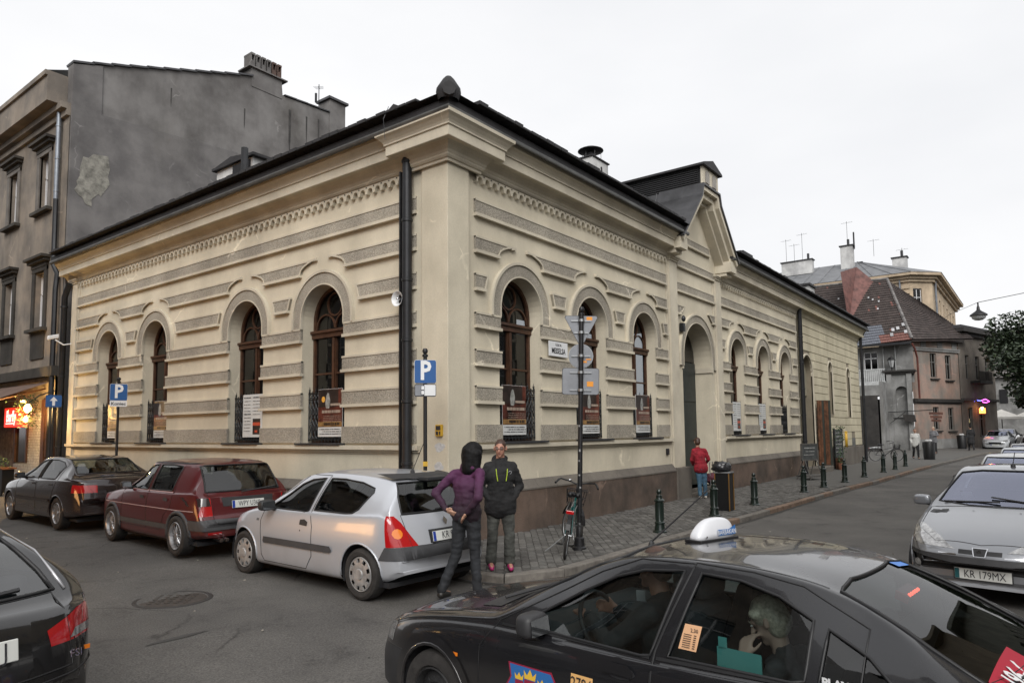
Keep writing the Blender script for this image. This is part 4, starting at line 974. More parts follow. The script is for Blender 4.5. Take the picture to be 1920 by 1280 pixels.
for k in range(160):
    c = Vector((rr.gauss(0, .12), rr.gauss(0, .1), rr.uniform(.3, 1.9))); d = Vector((rr.gauss(0, 1), rr.gauss(0, 1), rr.gauss(0, 1))).normalized(); e = d.orthogonal().normalized()
    mb.add([c-d*.05, c+e*.03, c+d*.05, c-e*.03], [(0, 1, 2, 3)])
mb.build('leaves', LEAFG, pf, fix=False)
# ================================================================== brown house on the left
bh = thing('brown_house', 'weathered grey-brown tenement with white windows left of the corner building', 'building', (0, 0, 0))
def facade(T, root, u0, u1, z0, z1, wins, mat, d=0., rev=.22, frame_m=None, glass=GLASS, mull=True, thick=.6):
    """straight wall with rectangular openings: wins = (uc, zc, w, h)"""
    us = sorted({u0, u1} | {w[0]-w[2]/2 for w in wins} | {w[0]+w[2]/2 for w in wins}); zs = sorted({z0, z1} | {w[1]-w[3]/2 for w in wins} | {w[1]+w[3]/2 for w in wins})
    mb = MB()
    for a, b in zip(us, us[1:]):
        for c, e in zip(zs, zs[1:]):
            m_ = ((a+b)/2, (c+e)/2)
            if any(abs(m_[0]-w[0]) < w[2]/2 and abs(m_[1]-w[1]) < w[3]/2 for w in wins): continue
            mb.add([T(a, d, c), T(b, d, c), T(b, d, e), T(a, d, e)], [(0, 1, 2, 3)])
    for uc, zc, w_, h in wins:
        a, b, c, e = uc-w_/2, uc+w_/2, zc-h/2, zc+h/2
        mb.strip([T(u, d, z) for u, z in ((a, c), (b, c), (b, e), (a, e), (a, c))], [T(u, d+rev, z) for u, z in ((a, c), (b, c), (b, e), (a, e), (a, c))])
    o = mb.build('wall', mat, root, fix=False)
    for uc, zc, w_, h in wins:
        wi = bpy.data.objects.new('window', None); COL.objects.link(wi); wi.parent = root
        a, b, c, e = uc-w_/2, uc+w_/2, zc-h/2, zc+h/2
        mb = MB(); mb.add([T(a, d+rev-.02, c), T(b, d+rev-.02, c), T(b, d+rev-.02, e), T(a, d+rev-.02, e)], [(0, 1, 2, 3)]); mb.build('pane', glass, wi, fix=False)
        mb = MB(); mb.add([T(a, d+rev+.3, c), T(b, d+rev+.3, c), T(b, d+rev+.3, e), T(a, d+rev+.3, e)], [(0, 1, 2, 3)]); mb.build('dark_room', DARKIN, wi, fix=False)
        if frame_m:
            mb = MB(); f = .055; D0, D1 = d+rev-.07, d+rev
            for q in ((a, a+f, c, e), (b-f, b, c, e), (a, b, c, c+f), (a, b, e-f, e)): mb.prism(rect(*q), D0, D1, T)
            if mull: mb.prism(rect(uc-f/2, uc+f/2, c, e), D0, D1, T); mb.prism(rect(a, b, c+h*.62, c+h*.62+f), D0, D1, T)
            mb.build('frame', frame_m, wi)
    return o
WF = M('white_window_paint', (.66, .66, .67), .5, var=.05); DSTONE = wallmat('dark_sooty_stone', (.07, .065, .058), (.04, .037, .034))
wins = []
for k in range(4):
    u = 17.78+2.78*k; wins += [(u, 10.15, .78, 1.86), (u, 6.28, .76, 1.86)]
facade(TL, bh, 15.95, 30, 3.95, 11.9, wins, BROWNW, frame_m=WF)
for k in range(4):
    u = 17.78+2.78*k
    for zc in (10.15, 6.28):
        mb = MB(); mb.prism(rect(u-.78, u+.78, zc+1.30, zc+1.38), .05, -.28, TL); mb.prism(rect(u-.72, u+.72, zc+1.20, zc+1.30), .05, -.18, TL); mb.prism(rect(u-.62, u+.62, zc+1.06, zc+1.20), .05, -.08, TL); mb.build('window_hood', DSTONE, bh)
        mb = MB(); mb.prism(rect(u-.62, u-.39, zc-.93, zc+1.06), .05, -.05, TL); mb.prism(rect(u+.39, u+.62, zc-.93, zc+1.06), .05, -.05, TL); mb.prism(rect(u-.62, u+.62, zc+.93, zc+1.07), .05, -.06, TL); mb.build('window_surround', DSTONE if zc < 8 else M('grey_stone', (.15, .135, .12), .9, var=.2), bh)
        mb = MB(); mb.prism(rect(u-.72, u+.72, zc-1.03, zc-.93), .05, -.18, TL); mb.prism(rect(u-.55, u+.55, zc-1.9, zc-1.03), .05, -.04, TL) if zc < 8 else None; mb.build('sill', DSTONE, bh)
    for du in (-.2, .22): mb = MB(); mb.prism(rect(u+du-.11, u+du+.11, 11.9-.62, 11.9-.22), .02, -.012, TL); mb.build('attic_vent', DARKIN, bh)
mb = MB()
mb.prism(rect(15.95, 30, 11.9, 12.1), .3, -.10, TL); mb.prism(rect(15.95, 30, 12.1, 12.3), .3, -.25, TL); mb.prism(rect(16.25, 30, 12.3, 13.1), .3, -.55, TL); mb.prism(rect(16.25, 30, 13.1, 13.25), .3, -.62, TL)
mb.build('cornice', BROWNW, bh)
mb = MB(); mb.prism(rect(15.95, 30, 3.75, 4.05), .2, -.22, TL); mb.build('string_course', DSTONE, bh)
# firewall
mb = MB(); FW = [(.02, 0), (.02, 13.58), (6.1, 15.68), (7.5, 15.95), (7.55, 15.45), (10.7, 15.62), (10.7, 0)]
mb.prism(FW, 15.9, 16.3, TR); fwo = mb.build('side_wall', GREYW, bh)
GREY2 = wallmat('dark_grey_plaster_lower', (.185, .178, .175), (.125, .12, .12), streaks=.6, grime=.2)
mb = MB(); mb.prism([(.02, 0), (.02, 13.55), (.86, 13.82), (.87, 12.2), (10.7, 12.75), (10.7, 0)], 15.85, 15.9, TR); mb.build('lower_wall_layer', GREY2, bh)
mb = MB(); mb.prism([(0.38, 10.67), (0.53, 10.67), (0.67, 10.84), (0.86, 10.86), (1.11, 10.9), (1.17, 10.47), (1.12, 10.24), (1.18, 9.98), (1.02, 9.69), (0.93, 9.53), (0.86, 9.59), (0.78, 9.51), (0.67, 9.37), (0.67, 9.14), (0.58, 9.15), (0.49, 9.17), (0.4, 9.36), (0.28, 9.41), (0.16, 9.56), (0.25, 9.72), (0.22, 9.84), (0.3, 10.02), (0.3, 10.27)], 15.838, 15.85, TR); mb.build('peeled_plaster', M('old_yellow_plaster', (.235, .228, .20), .95, var=.3, vs=5, bump=.8, bs=20), bh)
DRIP = M('damp_streak', (.06, .057, .055), .95, var=.3)
for (x, z, h, w_) in ((3.1, 14.0, .7, .05), (5.9, 14.3, .8, .06), (7.9, 15.0, 1.9, .12), (8.7, 15.0, 1.3, .07), (9.3, 15.1, 1.7, .08), (9.9, 15.1, 1.2, .06)):
    mb = MB(); mb.prism([(x-w_/2, z), (x+w_/2, z), (x+w_*.4, z-h*.6), (x, z-h), (x-w_*.4, z-h*.7)], 15.895, 15.90, TR); mb.build('damp_streak', DRIP, bh)
for k in range(11):
    a = FW[1][0]+k*.56; z = 13.58+k*.56*.345; mb = MB(); mb.obox((a+.28, 16.1, z+.13), (.30, 0, .085), (0, .28, 0), (-.01, 0, .03)); mb.build('coping_tile', TIN, bh)
for k in range(4): mb = MB(); mb.obox((7.9+k*.55, 16.1, 15.52+k*.03), (.28, 0, .02), (0, .26, 0), (0, 0, .025)); mb.build('coping_tile', TIN, bh)
mb = MB(); mb.box(6.15, 7.5, 15.88, 16.5, 15.3, 16.1); q = mb.build('chimney', GREYW, bh)
for k in range(6):
    mb = MB(); x = 6.25+k*.235
    mb.box(x-.085, x-.055, 15.95, 16.45, 16.1, 16.62); mb.box(x+.055, x+.085, 15.95, 16.45, 16.1, 16.62); mb.box(x-.09, x+.09, 15.94, 16.46, 16.62, 16.70); mb.box(x-.055, x+.055, 15.96, 16.44, 16.1, 16.4)
    mb.build('chimney_pot', M('sooty_brick', (.13, .085, .07), .9, var=.3) if k > 3 else GREYW, q)
mb = MB(); mb.box(6.0, 7.7, 15.78, 16.6, 16.04, 16.09); mb.build('cap_slab', GREYW, q)
small_chimney(9.85, 10.68, 15.87, 16.6, 14.5, 16.2, GREYW, TIN, bh)
antenna(9.45, 16.1, 15.5, 16.75, n=4, parent=bh, wd=.1)
mb = MB(); mb.tube([(9.3, 16.1, 15.9), (9.3, 16.1, 16.3)], .05, 5); mb.build('antenna', PIPE, bh)
mb = MB(); mb.add([(.02, 16.3, 13.5), (-.6, 16.3, 13.25), (-.6, 30, 13.25), (6.1, 30, 15.6), (6.1, 16.3, 15.6)], [(0, 1, 2, 3, 4)]); mb.add([(6.1, 16.3, 15.6), (6.1, 30, 15.6), (10.7, 30, 15.4), (10.7, 16.3, 15.4)], [(0, 1, 2, 3)]); mb.build('roof', TIN, bh, fix=False)
ZINC = M('zinc_pipe', (.22, .24, .27), .4, .6, var=.15, vs=3)
pipe(-.12, 16.45, 9.3, 12.9, .07, mat=ZINC, parent=bh); mb = MB(); mb.tube([(-.12, 16.45, 9.3), (-.12, 16.42, 7.2), (-.08, 16.2, 6.9), (-.15, 16.1, 6.4), (-.15, 16.1, .3)], .075, 8); mb.build('downpipe', PIPE, bh, smooth='auto')
# ground floor: white painted brick, awning, lit lamp, red sign
shop = bh
WBR = M('white_painted_brick', (.52, .50, .46), .8, var=.2, vs=12, bump=.3, bs=30)
def bricks(u0, u1, z0, z1, name='brick', bw=.26, bhh=.085, parent=bh, d=-.03):
    n = int((z1-z0)/bhh)
    for j in range(n):
        off = (j % 2)*bw*.5; u = u0-off
        while u < u1:
            a, b = max(u0, u), min(u1, u+bw-.012)
            if b-a > .03: mb = MB(); dd = d+rnd.uniform(-.004, .004); mb.prism(rect(a, b, z0+j*bhh, z0+(j+1)*bhh-.012), .02, dd, TL); mb.build(name, WBR, parent)
            u += bw
mb = MB(); mb.box(.02, .4, 15.95, 30, 0, 3.95); mb.build('wall', M('brick_mortar', (.30, .26, .2), .9, var=.2), bh)
bricks(17.0, 18.15, .55, 2.75); bricks(18.15, 19.4, .55, 1.10); bricks(16.0, 16.75, .55, 1.30)
mb = MB(); mb.prism(rect(19.4, 30, .3, 3.6), .02, -.02, TL); mb.build('brick_pier', M('dim_brick', (.20, .15, .12), .9, var=.3, vs=6), bh)
for a, b in ((18.2, 19.35), (16.05, 16.7)):
    wi = bpy.data.objects.new('window', None); COL.objects.link(wi); wi.parent = bh
    z0 = 1.10 if a > 17 else 1.3
    mb = MB(); mb.prism(rect(a, b, z0, 2.75), .02, .0, TL); mb.build('pane', M('brown_dark_glass', (.03, .02, .014), .1, var=.3, vs=3), wi)
    mb = MB(); mb.prism(rect(a, a+.1, z0, 2.75), .02, -.06, TL); mb.prism(rect(b-.1, b, z0, 2.75), .02, -.06, TL); mb.build('frame', WOOD, wi)
mb = MB(); mb.prism(rect(16.75, 17.0, .3, 3.1), .02, -.08, TL); mb.build('timber_post', WOOD, bh)
AWN = M('brown_awning', (.16, .10, .075), .8, var=.2)
mb = MB(); mb.add([(.0, 16.3, 3.62), (.0, 30, 3.62), (-1.5, 30, 2.95), (-1.5, 16.9, 2.95)], [(0, 1, 2, 3)]); mb.add([(-1.5, 16.9, 2.95), (-1.5, 30, 2.95), (-1.5, 30, 2.80), (-1.5, 16.9, 2.80)], [(0, 1, 2, 3)]); mb.build('awning', AWN, bh, fix=False)
mb = MB()
for y in (17.0, 19.0, 21): mb.tube([(0, y, 3.4), (-1.5, y, 2.93)], .025, 5)
mb.tube([(-1.5, 16.9, 2.93), (-1.5, 30, 2.93)], .03, 6); mb.build('awning_arm', WOOD, bh)
REDL = M('lit_red_sign', (.6, .02, .01), .4, var=0, emit=((1, .03, .012), .75)); WHL = M('lit_white_letters', (.9, .9, .9), .4, var=0, emit=((1, .75, .7), 1.0))
sg = thing('bar_sign', 'lit red box sign reading Barfly under the awning', 'sign', (-.25, 18.75, 1.98+.25), 0)
mb = MB(); mb.box(-.1, .1, -.85, .60, 0, .62); mb.build('box', REDL, sg, bevel=.02)
text('Barfly', 'lettering', WHL, .52, frame((-.11, -.05, .33), (0, -1, 0), (0, 0, 1)), sg, sx=.72, bold=.004)
mb = MB(); mb.box(-.112, -.104, -.3, .4, .10, .13); mb.build('underline', WHL, sg)
mb = MB(); mb.box(-.09, .09, -.83, -.40, .02, .45); mb.build('side_panel', M('lit_orange', (.5, .1, .03), .4, var=0, emit=((1, .16, .05), .9)), sg)
LAMPY = M('lamp_glow', (1, .8, .4), .4, var=0, emit=((1, .62, .16), 14.0))
lm_ = thing('wreath_lamp', 'glowing yellow lamp in a leafy wreath above the bar sign', 'lamp', (-.75, 16.05, 2.75))
mb = MB(); mb.ell((0, 0, .0), .10, .10, .13, 10, 8); mb.ell((0, .15, -.32), .07, .09, .09, 8, 6); mb.build('bulb', LAMPY, lm_, smooth=True)
mb = MB(); mb.obox((.0, .40, .22), (.02, 0, 0), (0, .16, .02), (0, 0, .03)); mb.build('strip_light', LAMPY, lm_)
mb = MB(); rr = random.Random(2)
for k in range(420):
    a = rr.uniform(0, 6.28); r0 = rr.gauss(.34, .10); c = Vector((rr.gauss(0, .13), r0*math.cos(a)*1.1, -.08+r0*math.sin(a)*1.0)); d = Vector((rr.gauss(0, 1), rr.gauss(0, 1), rr.gauss(0, 1))).normalized(); e = d.orthogonal().normalized()
    mb.add([c-d*.045, c+e*.02, c+d*.045, c-e*.02], [(0, 1, 2, 3)])
mb.build('leaves', LEAFG, lm_, fix=False)
mb = MB(); mb.tube([(.7, 0, .55), (.3, 0, .4), (0, 0, .15)], .02, 6); mb.tube([(.75, -.6, .33), (-.3, 1.1, .22)], .008, 4); mb.build('bracket', PIPE, lm_)
pl_ = bpy.data.lights.new('wreath_lamp_light', 'POINT'); pl_.energy = 190; pl_.color = (1, .60, .22); pl_.shadow_soft_size = .12; po = bpy.data.objects.new('lamp_light', pl_); COL.objects.link(po); po.parent = lm_; po.location = (-.2, .1, -.1)
th = thing('terrace_rail', 'dark planter rail with a wooden top in front of the bar', 'fence', (-1.0, 17.6, .22))
mb = MB(); mb.box(-.15, .15, -1.0, 6, 0, .75); mb.build('planter', BLACK, th); mb = MB(); mb.box(-.2, .2, -1.05, 6, .75, .80); mb.build('top_board', LEAF, th)
for k in range(3):
    mb = MB()
    for q in range(60): c = Vector((rr.gauss(0, .1), rr.gauss(-.3+k*1.5, .2), .8+abs(rr.gauss(0, .16)))); d = Vector((rr.gauss(0, 1), rr.gauss(0, 1), rr.gauss(0, 1))).normalized(); e = d.orthogonal().normalized(); mb.add([c-d*.05, c+e*.02, c+d*.05, c-e*.02], [(0, 1, 2, 3)])
    mb.build('shrub', LEAFG, th, fix=False)
# ================================================================== buildings along the right street
def Tline(ax, ay, ux, uy):
    L_ = math.hypot(ux, uy); ux, uy = ux/L_, uy/L_
    return lambda u, d, z: (ax+ux*u-uy*d, ay+uy*u+ux*d, z)     # d>0 goes away from the street (left of travel)
SALM = wallmat('salmon_peeling_plaster', (.36, .25, .205), (.25, .225, .20), streaks=1.0, grime=.3)
WHW = wallmat('whitewashed_wall', (.31, .31, .305), (.19, .19, .185), streaks=1.0, grime=.3)
WBOARD = M('white_boards', (.42, .43, .43), .7, var=.15, vs=4)
DKW = M('dark_timber', (.03, .027, .025), .8, var=.3)
DARKGL = glassmat('dark_glass', (.08, .085, .09), .08, .6, .0)
GREYWIN = M('grey_window_frame', (.16, .155, .145), .7, var=.1)
# salmon house
sh = thing('salmon_house', 'peeling salmon plaster house with two tall narrow windows on each floor, beyond the gateway', 'building')
TS = Tline(50.45, -.07, .90, -.44)
facade(TS, sh, 0, 5.75, .9, 8.5, [(2.62, 6.55, .78, 1.85), (4.45, 6.45, .74, 1.85), (2.62, 2.55, .72, 1.7), (4.45, 2.5, .7, 1.7)], SALM, frame_m=GREYWIN, glass=DARKGL, rev=.18)
mb = MB(); mb.prism(rect(0, 5.75, 0, 1.0), .3, -.05, TS); mb.build('plinth', WHW, sh)
for z0, z1, e in ((3.75, 4.0, .18), (3.65, 3.75, .08), (7.6, 7.72, .12), (7.75, 7.86, .16), (8.38, 8.7, .5)):  # topmost one is the dark soffit box added under the eave
    mb = MB(); mb.prism(rect(-.05, 5.8, z0, z1), .1, -e, TS); mb.build('string_course', DKW if z1 < 5 or z0 > 8 else WHW, sh)
for u in (1.5, 3.5, 5.3): mb = MB(); mb.prism(rect(u-.3, u+.3, 7.9, 8.4), .1, -.04, TS); mb.build('frieze_panel', WHW, sh)
for u, z in ((2.62, 5.55), (4.45, 5.45), (2.62, 1.62), (4.45, 1.58)): mb = MB(); mb.prism(rect(u-.5, u+.5, z-.1, z), .1, -.16, TS); mb.build('sill', DKW, sh)
# hipped tiled roof over the white house and the salmon house
def pt(T, u, d, z): return Vector(T(u, d, z))
TILE = M('old_roof_tile', (.060, .046, .042), .85, var=.3, vs=2.2, bump=.3); TILE2 = M('newer_grey_tile', (.13, .14, .165), .8, var=.2, vs=8); TILE3 = M('reddish_tile', (.19, .085, .07), .8, var=.25, vs=8); TILEW = M('pale_tile', (.60, .60, .61), .7, var=.1)
wh = thing('white_house', 'whitewashed house with a balcony and an old hipped tile roof behind the gateway', 'building')
EL = Vector((49.3, 6.0, 7.9)); ER = Vector((49.3, -.35, 8.25)); RL = Vector((54.4, 8.0, 13.9)); RR = Vector((54.9, 1.9, 13.9)); FR_ = Vector((56.6, -3.6, 8.75)); BR_ = RR.lerp(FR_, .45)+Vector((0, 0, .05))
mb = MB(); mb.add([EL, ER, RR, RL], [(0, 1, 2, 3)]); mb.add([ER, FR_, BR_, RR], [(0, 1, 2, 3)]); mb.add([EL-Vector((0, 0, .12)), ER-Vector((0, 0, .12)), FR_-Vector((0, 0, .12)), BR_-Vector((0, 0, .5)), RL-Vector((0, 0, 4))], [(0, 1, 2, 3, 4)])
rf = mb.build('roof', TILE, wh, fix=False)
def tile_rows(A, B, C, D, nu, nv, mats, pick, parent, name='roof_tile'):
    mb = MB()
    for j in range(nv):
        for i in range(nu):
            def P(u, v): a = A.lerp(B, u); b = D.lerp(C, u); return a.lerp(b, v)
            u0, u1 = (i+.03)/nu, (i+.97)/nu; v0, v1 = j/nv, (j+1.12)/nv; mb.cur = pick(u0, v0)
            p = [P(u0, v0), P(u1, v0), P(u1, min(1, v1)), P(u0, min(1, v1))]; n = (p[1]-p[0]).cross(p[3]-p[0]).normalized(); n = n if n.z > 0 else -n
            mb.add([p[0]+n*.075, p[1]+n*.075, p[2]+n*.02, p[3]+n*.02, p[0], p[1]], [(0, 1, 2, 3), (0, 1, 5, 4)])
    return mb.build(name, mats, parent, fix=False, kind='stuff')
rt_ = random.Random(9)
def pickA(u, v):
    if v < .10 and u > .66: return 2
    if v < .26 and .32 < u < .74-.0*v: return 1
    r = rt_.random(); return 2 if r < .03 else 0
tile_rows(EL, ER, RR, RL, 44, 26, [TILE, TILE2, TILE3, TILEW], pickA, wh)
tile_rows(ER, FR_, BR_, RR, 34, 24, [TILE, TILE2, TILE3, TILEW], lambda u, v: 0, wh)
def onroof(u, v, w_=.035, h_=.04):
    a = EL.lerp(ER, u).lerp(RL.lerp(RR, u), v); b = EL.lerp(ER, u+w_).lerp(RL.lerp(RR, u+w_), v); c = EL.lerp(ER, u+w_+.006).lerp(RL.lerp(RR, u+w_+.006), v+h_); d = EL.lerp(ER, u+.006).lerp(RL.lerp(RR, u+.006), v+h_); n = Vector((-.75, 0, .65))*.12
    return [a+n, b+n, c+n, d+n]
for u, v in ((.80, .07), (.83, .14), (.885, .155), (.955, .20), (.95, .09), (.80, .62), (.70, .70), (.74, .66), (.76, .50), (.35, .74), (.50, .70), (.55, .9)):
    mb = MB(); k = 1 if v < .3 else .6; mb.add(onroof(u, v, .032*k, .045*k), [(0, 1, 2, 3)]); mb.build('pale_roof_tile', M('pale_single_tile', (.42, .42, .43), .7, var=.2), wh, fix=False)
# hip ridge tiles
mb = MB(); mb.tube([ER+Vector((0, 0, .1)), RR+Vector((0, 0, .1))], .12, 6); mb.tube([RL+Vector((0, 0, .1)), RR+Vector((0, 0, .1))], .12, 6); mb.build('ridge', M('grey_ridge', (.16, .15, .145), .8, var=.3, vs=3), wh, kind='stuff')
# triangular red firewall gable poking through the roof
mb = MB(); mb.add([(51.0, 4.15, 10.0), (54.8, 2.2, 13.2), (54.8, 4.1, 15.3), (51.6, 4.7, 14.4)], [(0, 1, 2, 3)]); mb.add([(51.3, 4.15, 10.0), (55.1, 2.2, 13.2), (55.1, 4.1, 15.3), (51.9, 4.7, 14.4)], [(0, 1, 2, 3)])
mb.add([(54.8, 2.2, 13.2), (54.8, 4.1, 15.3), (55.1, 4.1, 15.3), (55.1, 2.2, 13.2)], [(0, 1, 2, 3)]); mb.build('red_gable_wall', M('dull_red_sheet', (.15, .065, .055), .7, var=.3, vs=2), wh, fix=False)
# white house front (towards us), balcony, gateway
TW = lambda u, d, z: (50.2+d, u, z)
facade(TW, wh, -.25, 6, 5.2, 8.0, [(2.58, 6.95, .95, 1.35)], WHW, frame_m=WF, glass=DARKGL, rev=.15)
mb = MB()
for k in range(26): y = 1.55+k*.13; mb.box(49.2, 49.24, y, y+.075, 5.3, 6.2)
mb.build('railing_boards', WBOARD, wh, kind='stuff')
mb = MB(); mb.box(49.17, 49.3, 1.5, 6, 6.18, 6.26); mb.box(49.17, 49.3, 1.5, 6, 5.22, 5.32); mb.box(49.0, 50.2, 1.5, 6, 5.0, 5.2); mb.build('balcony', WBOARD, wh)
for y in (.9, 1.7): mb = MB(); mb.box(50.0, 50.2, y-.02, y+.02, 5.2, 8.0); mb.build('wall_board', WBOARD, wh)
mb = MB(); mb.box(49.1, 49.25, -.3, 6, 7.95, 8.1); mb.build('gutter', PIPE, wh)
mb = MB(); mb.tube([(49.4, -.3, 8.0), (49.6, -.45, 7.6), (50.2, -.5, 7.0), (50.3, -.5, 4.0)], .07, 8); mb.build('downpipe', M('red_brown_pipe', (.12, .035, .025), .5), wh, smooth='auto')
gt = thing('gateway', 'whitewashed arched gate pier with a black lantern on its cornice', 'gate')
def wall2(T, u0, u1, z0, top, opens, name, mat, root, rev=.6, d=0.):
    mb = MB(); cur = u0
    def quad(a, b, za, zb, zc, zd): mb.add([T(a, d, za), T(b, d, zb), T(b, d, zc), T(a, d, zd)], [(0, 1, 2, 3)])
    for uc, h, s, sp in opens:
        l, r = uc-h, uc+h; quad(cur, l, z0, z0, top, top)
        A = arc((uc, sp), h, math.pi, 0, 12)
        if s > z0: quad(l, r, z0, z0, s, s)
        for p, q in zip(A, A[1:]): quad(p[0], q[0], p[1], q[1], top, top)
        C = [(l, s)]+A+[(r, s)]; mb.strip([T(u, d, z) for u, z in C], [T(u, d+rev, z) for u, z in C]); mb.add([T(u, d+rev, z) for u, z in C], [tuple(range(len(C)))]); cur = r
    quad(cur, u1, z0, z0, top, top); return mb.build(name, mat, root, fix=False)
TG = lambda u, d, z: (49.4+d, u, z)
wall2(TG, -.18, 1.45, 0, 5.95, [(.52, .40, 2.75, 4.5)], 'arched_wall', WHW, gt, rev=.35)
mb = MB(); mb.box(49.41, 50.1, 1.3, 1.45, 0, 5.95); mb.box(47.2, 49.4, 1.42, 1.62, 0, 5.2); mb.build('side_wall', WHW, gt)
mb = MB(); mb.box(46.9, 47.0, 1.7, 6.5, 0, 4.2); mb.build('dark_gate_leaf', DKW, gt)
mb = MB(); mb.box(49.1, 50.2, -.42, 1.7, 5.95, 6.08); mb.box(49.22, 50.2, -.3, 1.6, 5.8, 5.95); mb.build('cornice', DKW, gt)
mb = MB(); mb.box(49.28, 49.45, -.3, 1.5, 2.6, 2.75); mb.build('string_course', WHW, gt)
for y in (-.18, 1.12): mb = MB(); mb.box(49.25, 49.4, y, y+.33, 0, 5.8); mb.build('pier_pilaster', WHW, gt)
mb = MB(); mb.box(47.2, 49.6, 1.62, 6.5, 4.2, 4.95); mb.build('canopy', WHW, gt)
mb = MB(); mb.box(49.5, 49.6, 1.8, 6.5, 0, 4.0); mb.build('dark_passage', DARKIN, gt)
for y in (2.5, 3.4): mb = MB(); mb.lathe([(.08, 0), (.07, 3.7)], 8, (47.5, y, 0)); mb.build('column', WDG, gt)
ln = MB(); z0 = 6.08; c = (49.6, 1.1)
ln.lathe([(.04, z0), (.05, z0+.15), (.03, z0+.2), (.14, z0+.24), (.15, z0+.26)], 6, (*c, 0)); ln.lathe([(.30, z0+.80), (.18, z0+.98), (.05, z0+1.02), (.01, z0+1.15)], 6, (*c, 0))
for k in range(6): a = k*1.047; ln.tube([(c[0]+.15*math.cos(a), c[1]+.15*math.sin(a), z0+.25), (c[0]+.26*math.cos(a), c[1]+.26*math.sin(a), z0+.82)], .018, 4)
lnt = ln.build('lantern_frame', BLACK); lp = thing('lantern', 'black glass lantern standing on the gate pier cornice', 'lamp', (0, 0, 0)); lnt.parent = lp
mb = MB(); mb.lathe([(.14, z0+.26), (.25, z0+.80)], 6, (*c, 0)); mb.build('glass', M('frosted_pane', (.35, .36, .36), .3, var=.1), lp, fix=False)
# iron bracket with hanging sign
hb = thing('hanging_sign', 'rusty hanging shop sign on an iron bracket by the gateway', 'sign', (49.0, .9, 3.0))
mb = MB(); mb.tube([(0, .5, 0), (0, -2.6, .12)], .03, 5); mb.tube([(0, .4, -.8), (0, -.6, 0)], .02, 5); mb.build('bracket', BLACK, hb)
mb = MB(); mb.obox((0, -.85, -.45), (.03, 0, 0), (0, .38, .02), (0, .05, .26)); mb.build('board', DKW, hb)
for k in range(3): mb = MB(); mb.obox((0, -2.5, -.15-.25*k), (.03, 0, 0), (0, .42-.06*k, .02), (0, 0, .09)); mb.build('slat_board', M('rust_sign', (.11, .045, .03), .7, var=.3), hb)
# grey house after the salmon one
gh = thing('grey_house', 'narrow grey-brown house with overhanging dark eaves right of the salmon house', 'building')
TGY = Tline(55.75, -2.62, .96, -.27)
facade(TGY, gh, 0, 7.2, .2, 9.3, [(1.6, 6.6, .8, 1.9), (3.6, 6.6, .8, 1.9), (5.6, 6.6, .8, 1.9), (1.6, 2.2, .9, 2.4), (3.9, 2.2, 1.2, 2.4)], wallmat('grey_brown_plaster', (.21, .185, .16), (.14, .125, .11), streaks=1.0), frame_m=GREYWIN, glass=DARKGL, rev=.2)
mb = MB(); mb.prism(rect(-.2, 7.4, 9.3, 9.6), 3.5, -.55, TGY); mb.prism(rect(-.1, 7.3, 9.05, 9.3), .3, -.25, TGY); mb.build('eaves', DKW, gh)
mb = MB(); mb.prism(rect(0, 7.2, 3.9, 4.1), .1, -.2, TGY); mb.build('string_course', DKW, gh)
mb = MB(); mb.prism(rect(2.0, 4.6, 5.3, 5.5), .1, -.7, TGY); mb.prism(rect(2.0, 4.6, 6.2, 6.26), -.66, -.7, TGY)
for k in range(14): mb.prism(rect(2.02+k*.19, 2.06+k*.19, 5.5, 6.2), -.66, -.7, TGY)
mb.build('balcony', DKW, gh)
p0 = TGY(7.2, 0, 0); mb = MB(); mb.add([TGY(7.2, 0, 0), TGY(7.2, 6, 0), TGY(7.2, 6, 9.3), TGY(7.2, 0, 9.3)], [(0, 1, 2, 3)]); mb.add([TGY(0, 0, 8), TGY(0, 6, 8), TGY(0, 6, 9.3), TGY(0, 0, 9.3)], [(0, 1, 2, 3)]); mb.build('side_wall', MATS['grey_brown_plaster'], gh, fix=False)
mb = MB(); mb.prism([(-.2, 9.6), (7.4, 9.6), (7.2, 9.85), (0, 9.85)], -.3, 6, TGY); mb.build('roof', ROOFM, gh)
# far house with pitched roof at the end
fh = thing('far_house', 'small far house with a steep grey roof at the end of the street', 'building', (0, 0, 0))
mb = MB(); mb.box(92, 104, -9.5, -1.2, 0, 8.0); mb.build('wall', WHW, fh); mb = MB()
mb.add([(91.5, -10, 7.6), (91.5, -.8, 7.6), (96, -3.0, 11.6), (96, -5.2, 11.6), (104, -.8, 7.6), (104, -10, 7.6)], [(0, 1, 2, 3), (1, 4, 2), (4, 5, 3, 2), (5, 0, 3)]); mb.build('roof', M('grey_roof', (.16, .15, .145), .8, var=.2), fh, fix=False)
for y in (-8, -6, -4, -2.2): mb = MB(); mb.box(91.9, 91.98, y-.4, y+.4, 4.6, 6.2); mb.build('window', DARKIN, fh)
# yellow tenement behind
YEL = wallmat('ochre_plaster', (.54, .43, .31), (.42, .34, .245), streaks=1.0, grime=.2)
yh = thing('ochre_tenement', 'tall ochre tenement with a grey roof and chimneys rising behind the tiled roof', 'building')
TYF = lambda u, d, z: (61.5+d, -.4+u, z)
facade(TYF, yh, 1.6, 24, 5, 15.3, [(3.4, 12.9, 1.25, 2.3), (8.0, 12.9, 1.25, 2.3), (12.0, 12.9, 1.25, 2.3)], YEL, frame_m=WF, glass=DARKGL, rev=.2)
TYS = lambda u, d, z: (63.1+u, -.4+d, z)
facade(TYS, yh, 0, 20, 5, 15.3, [(2.5+3*k, 12.7, 1.1, 2.3) for k in range(6)]+[(2.5+3*k, 8.7, 1.1, 2.3) for k in range(6)], YEL, frame_m=WF, glass=DARKGL, rev=.2)
TYC = Tline(61.5, 1.2, 1.6, -1.6)
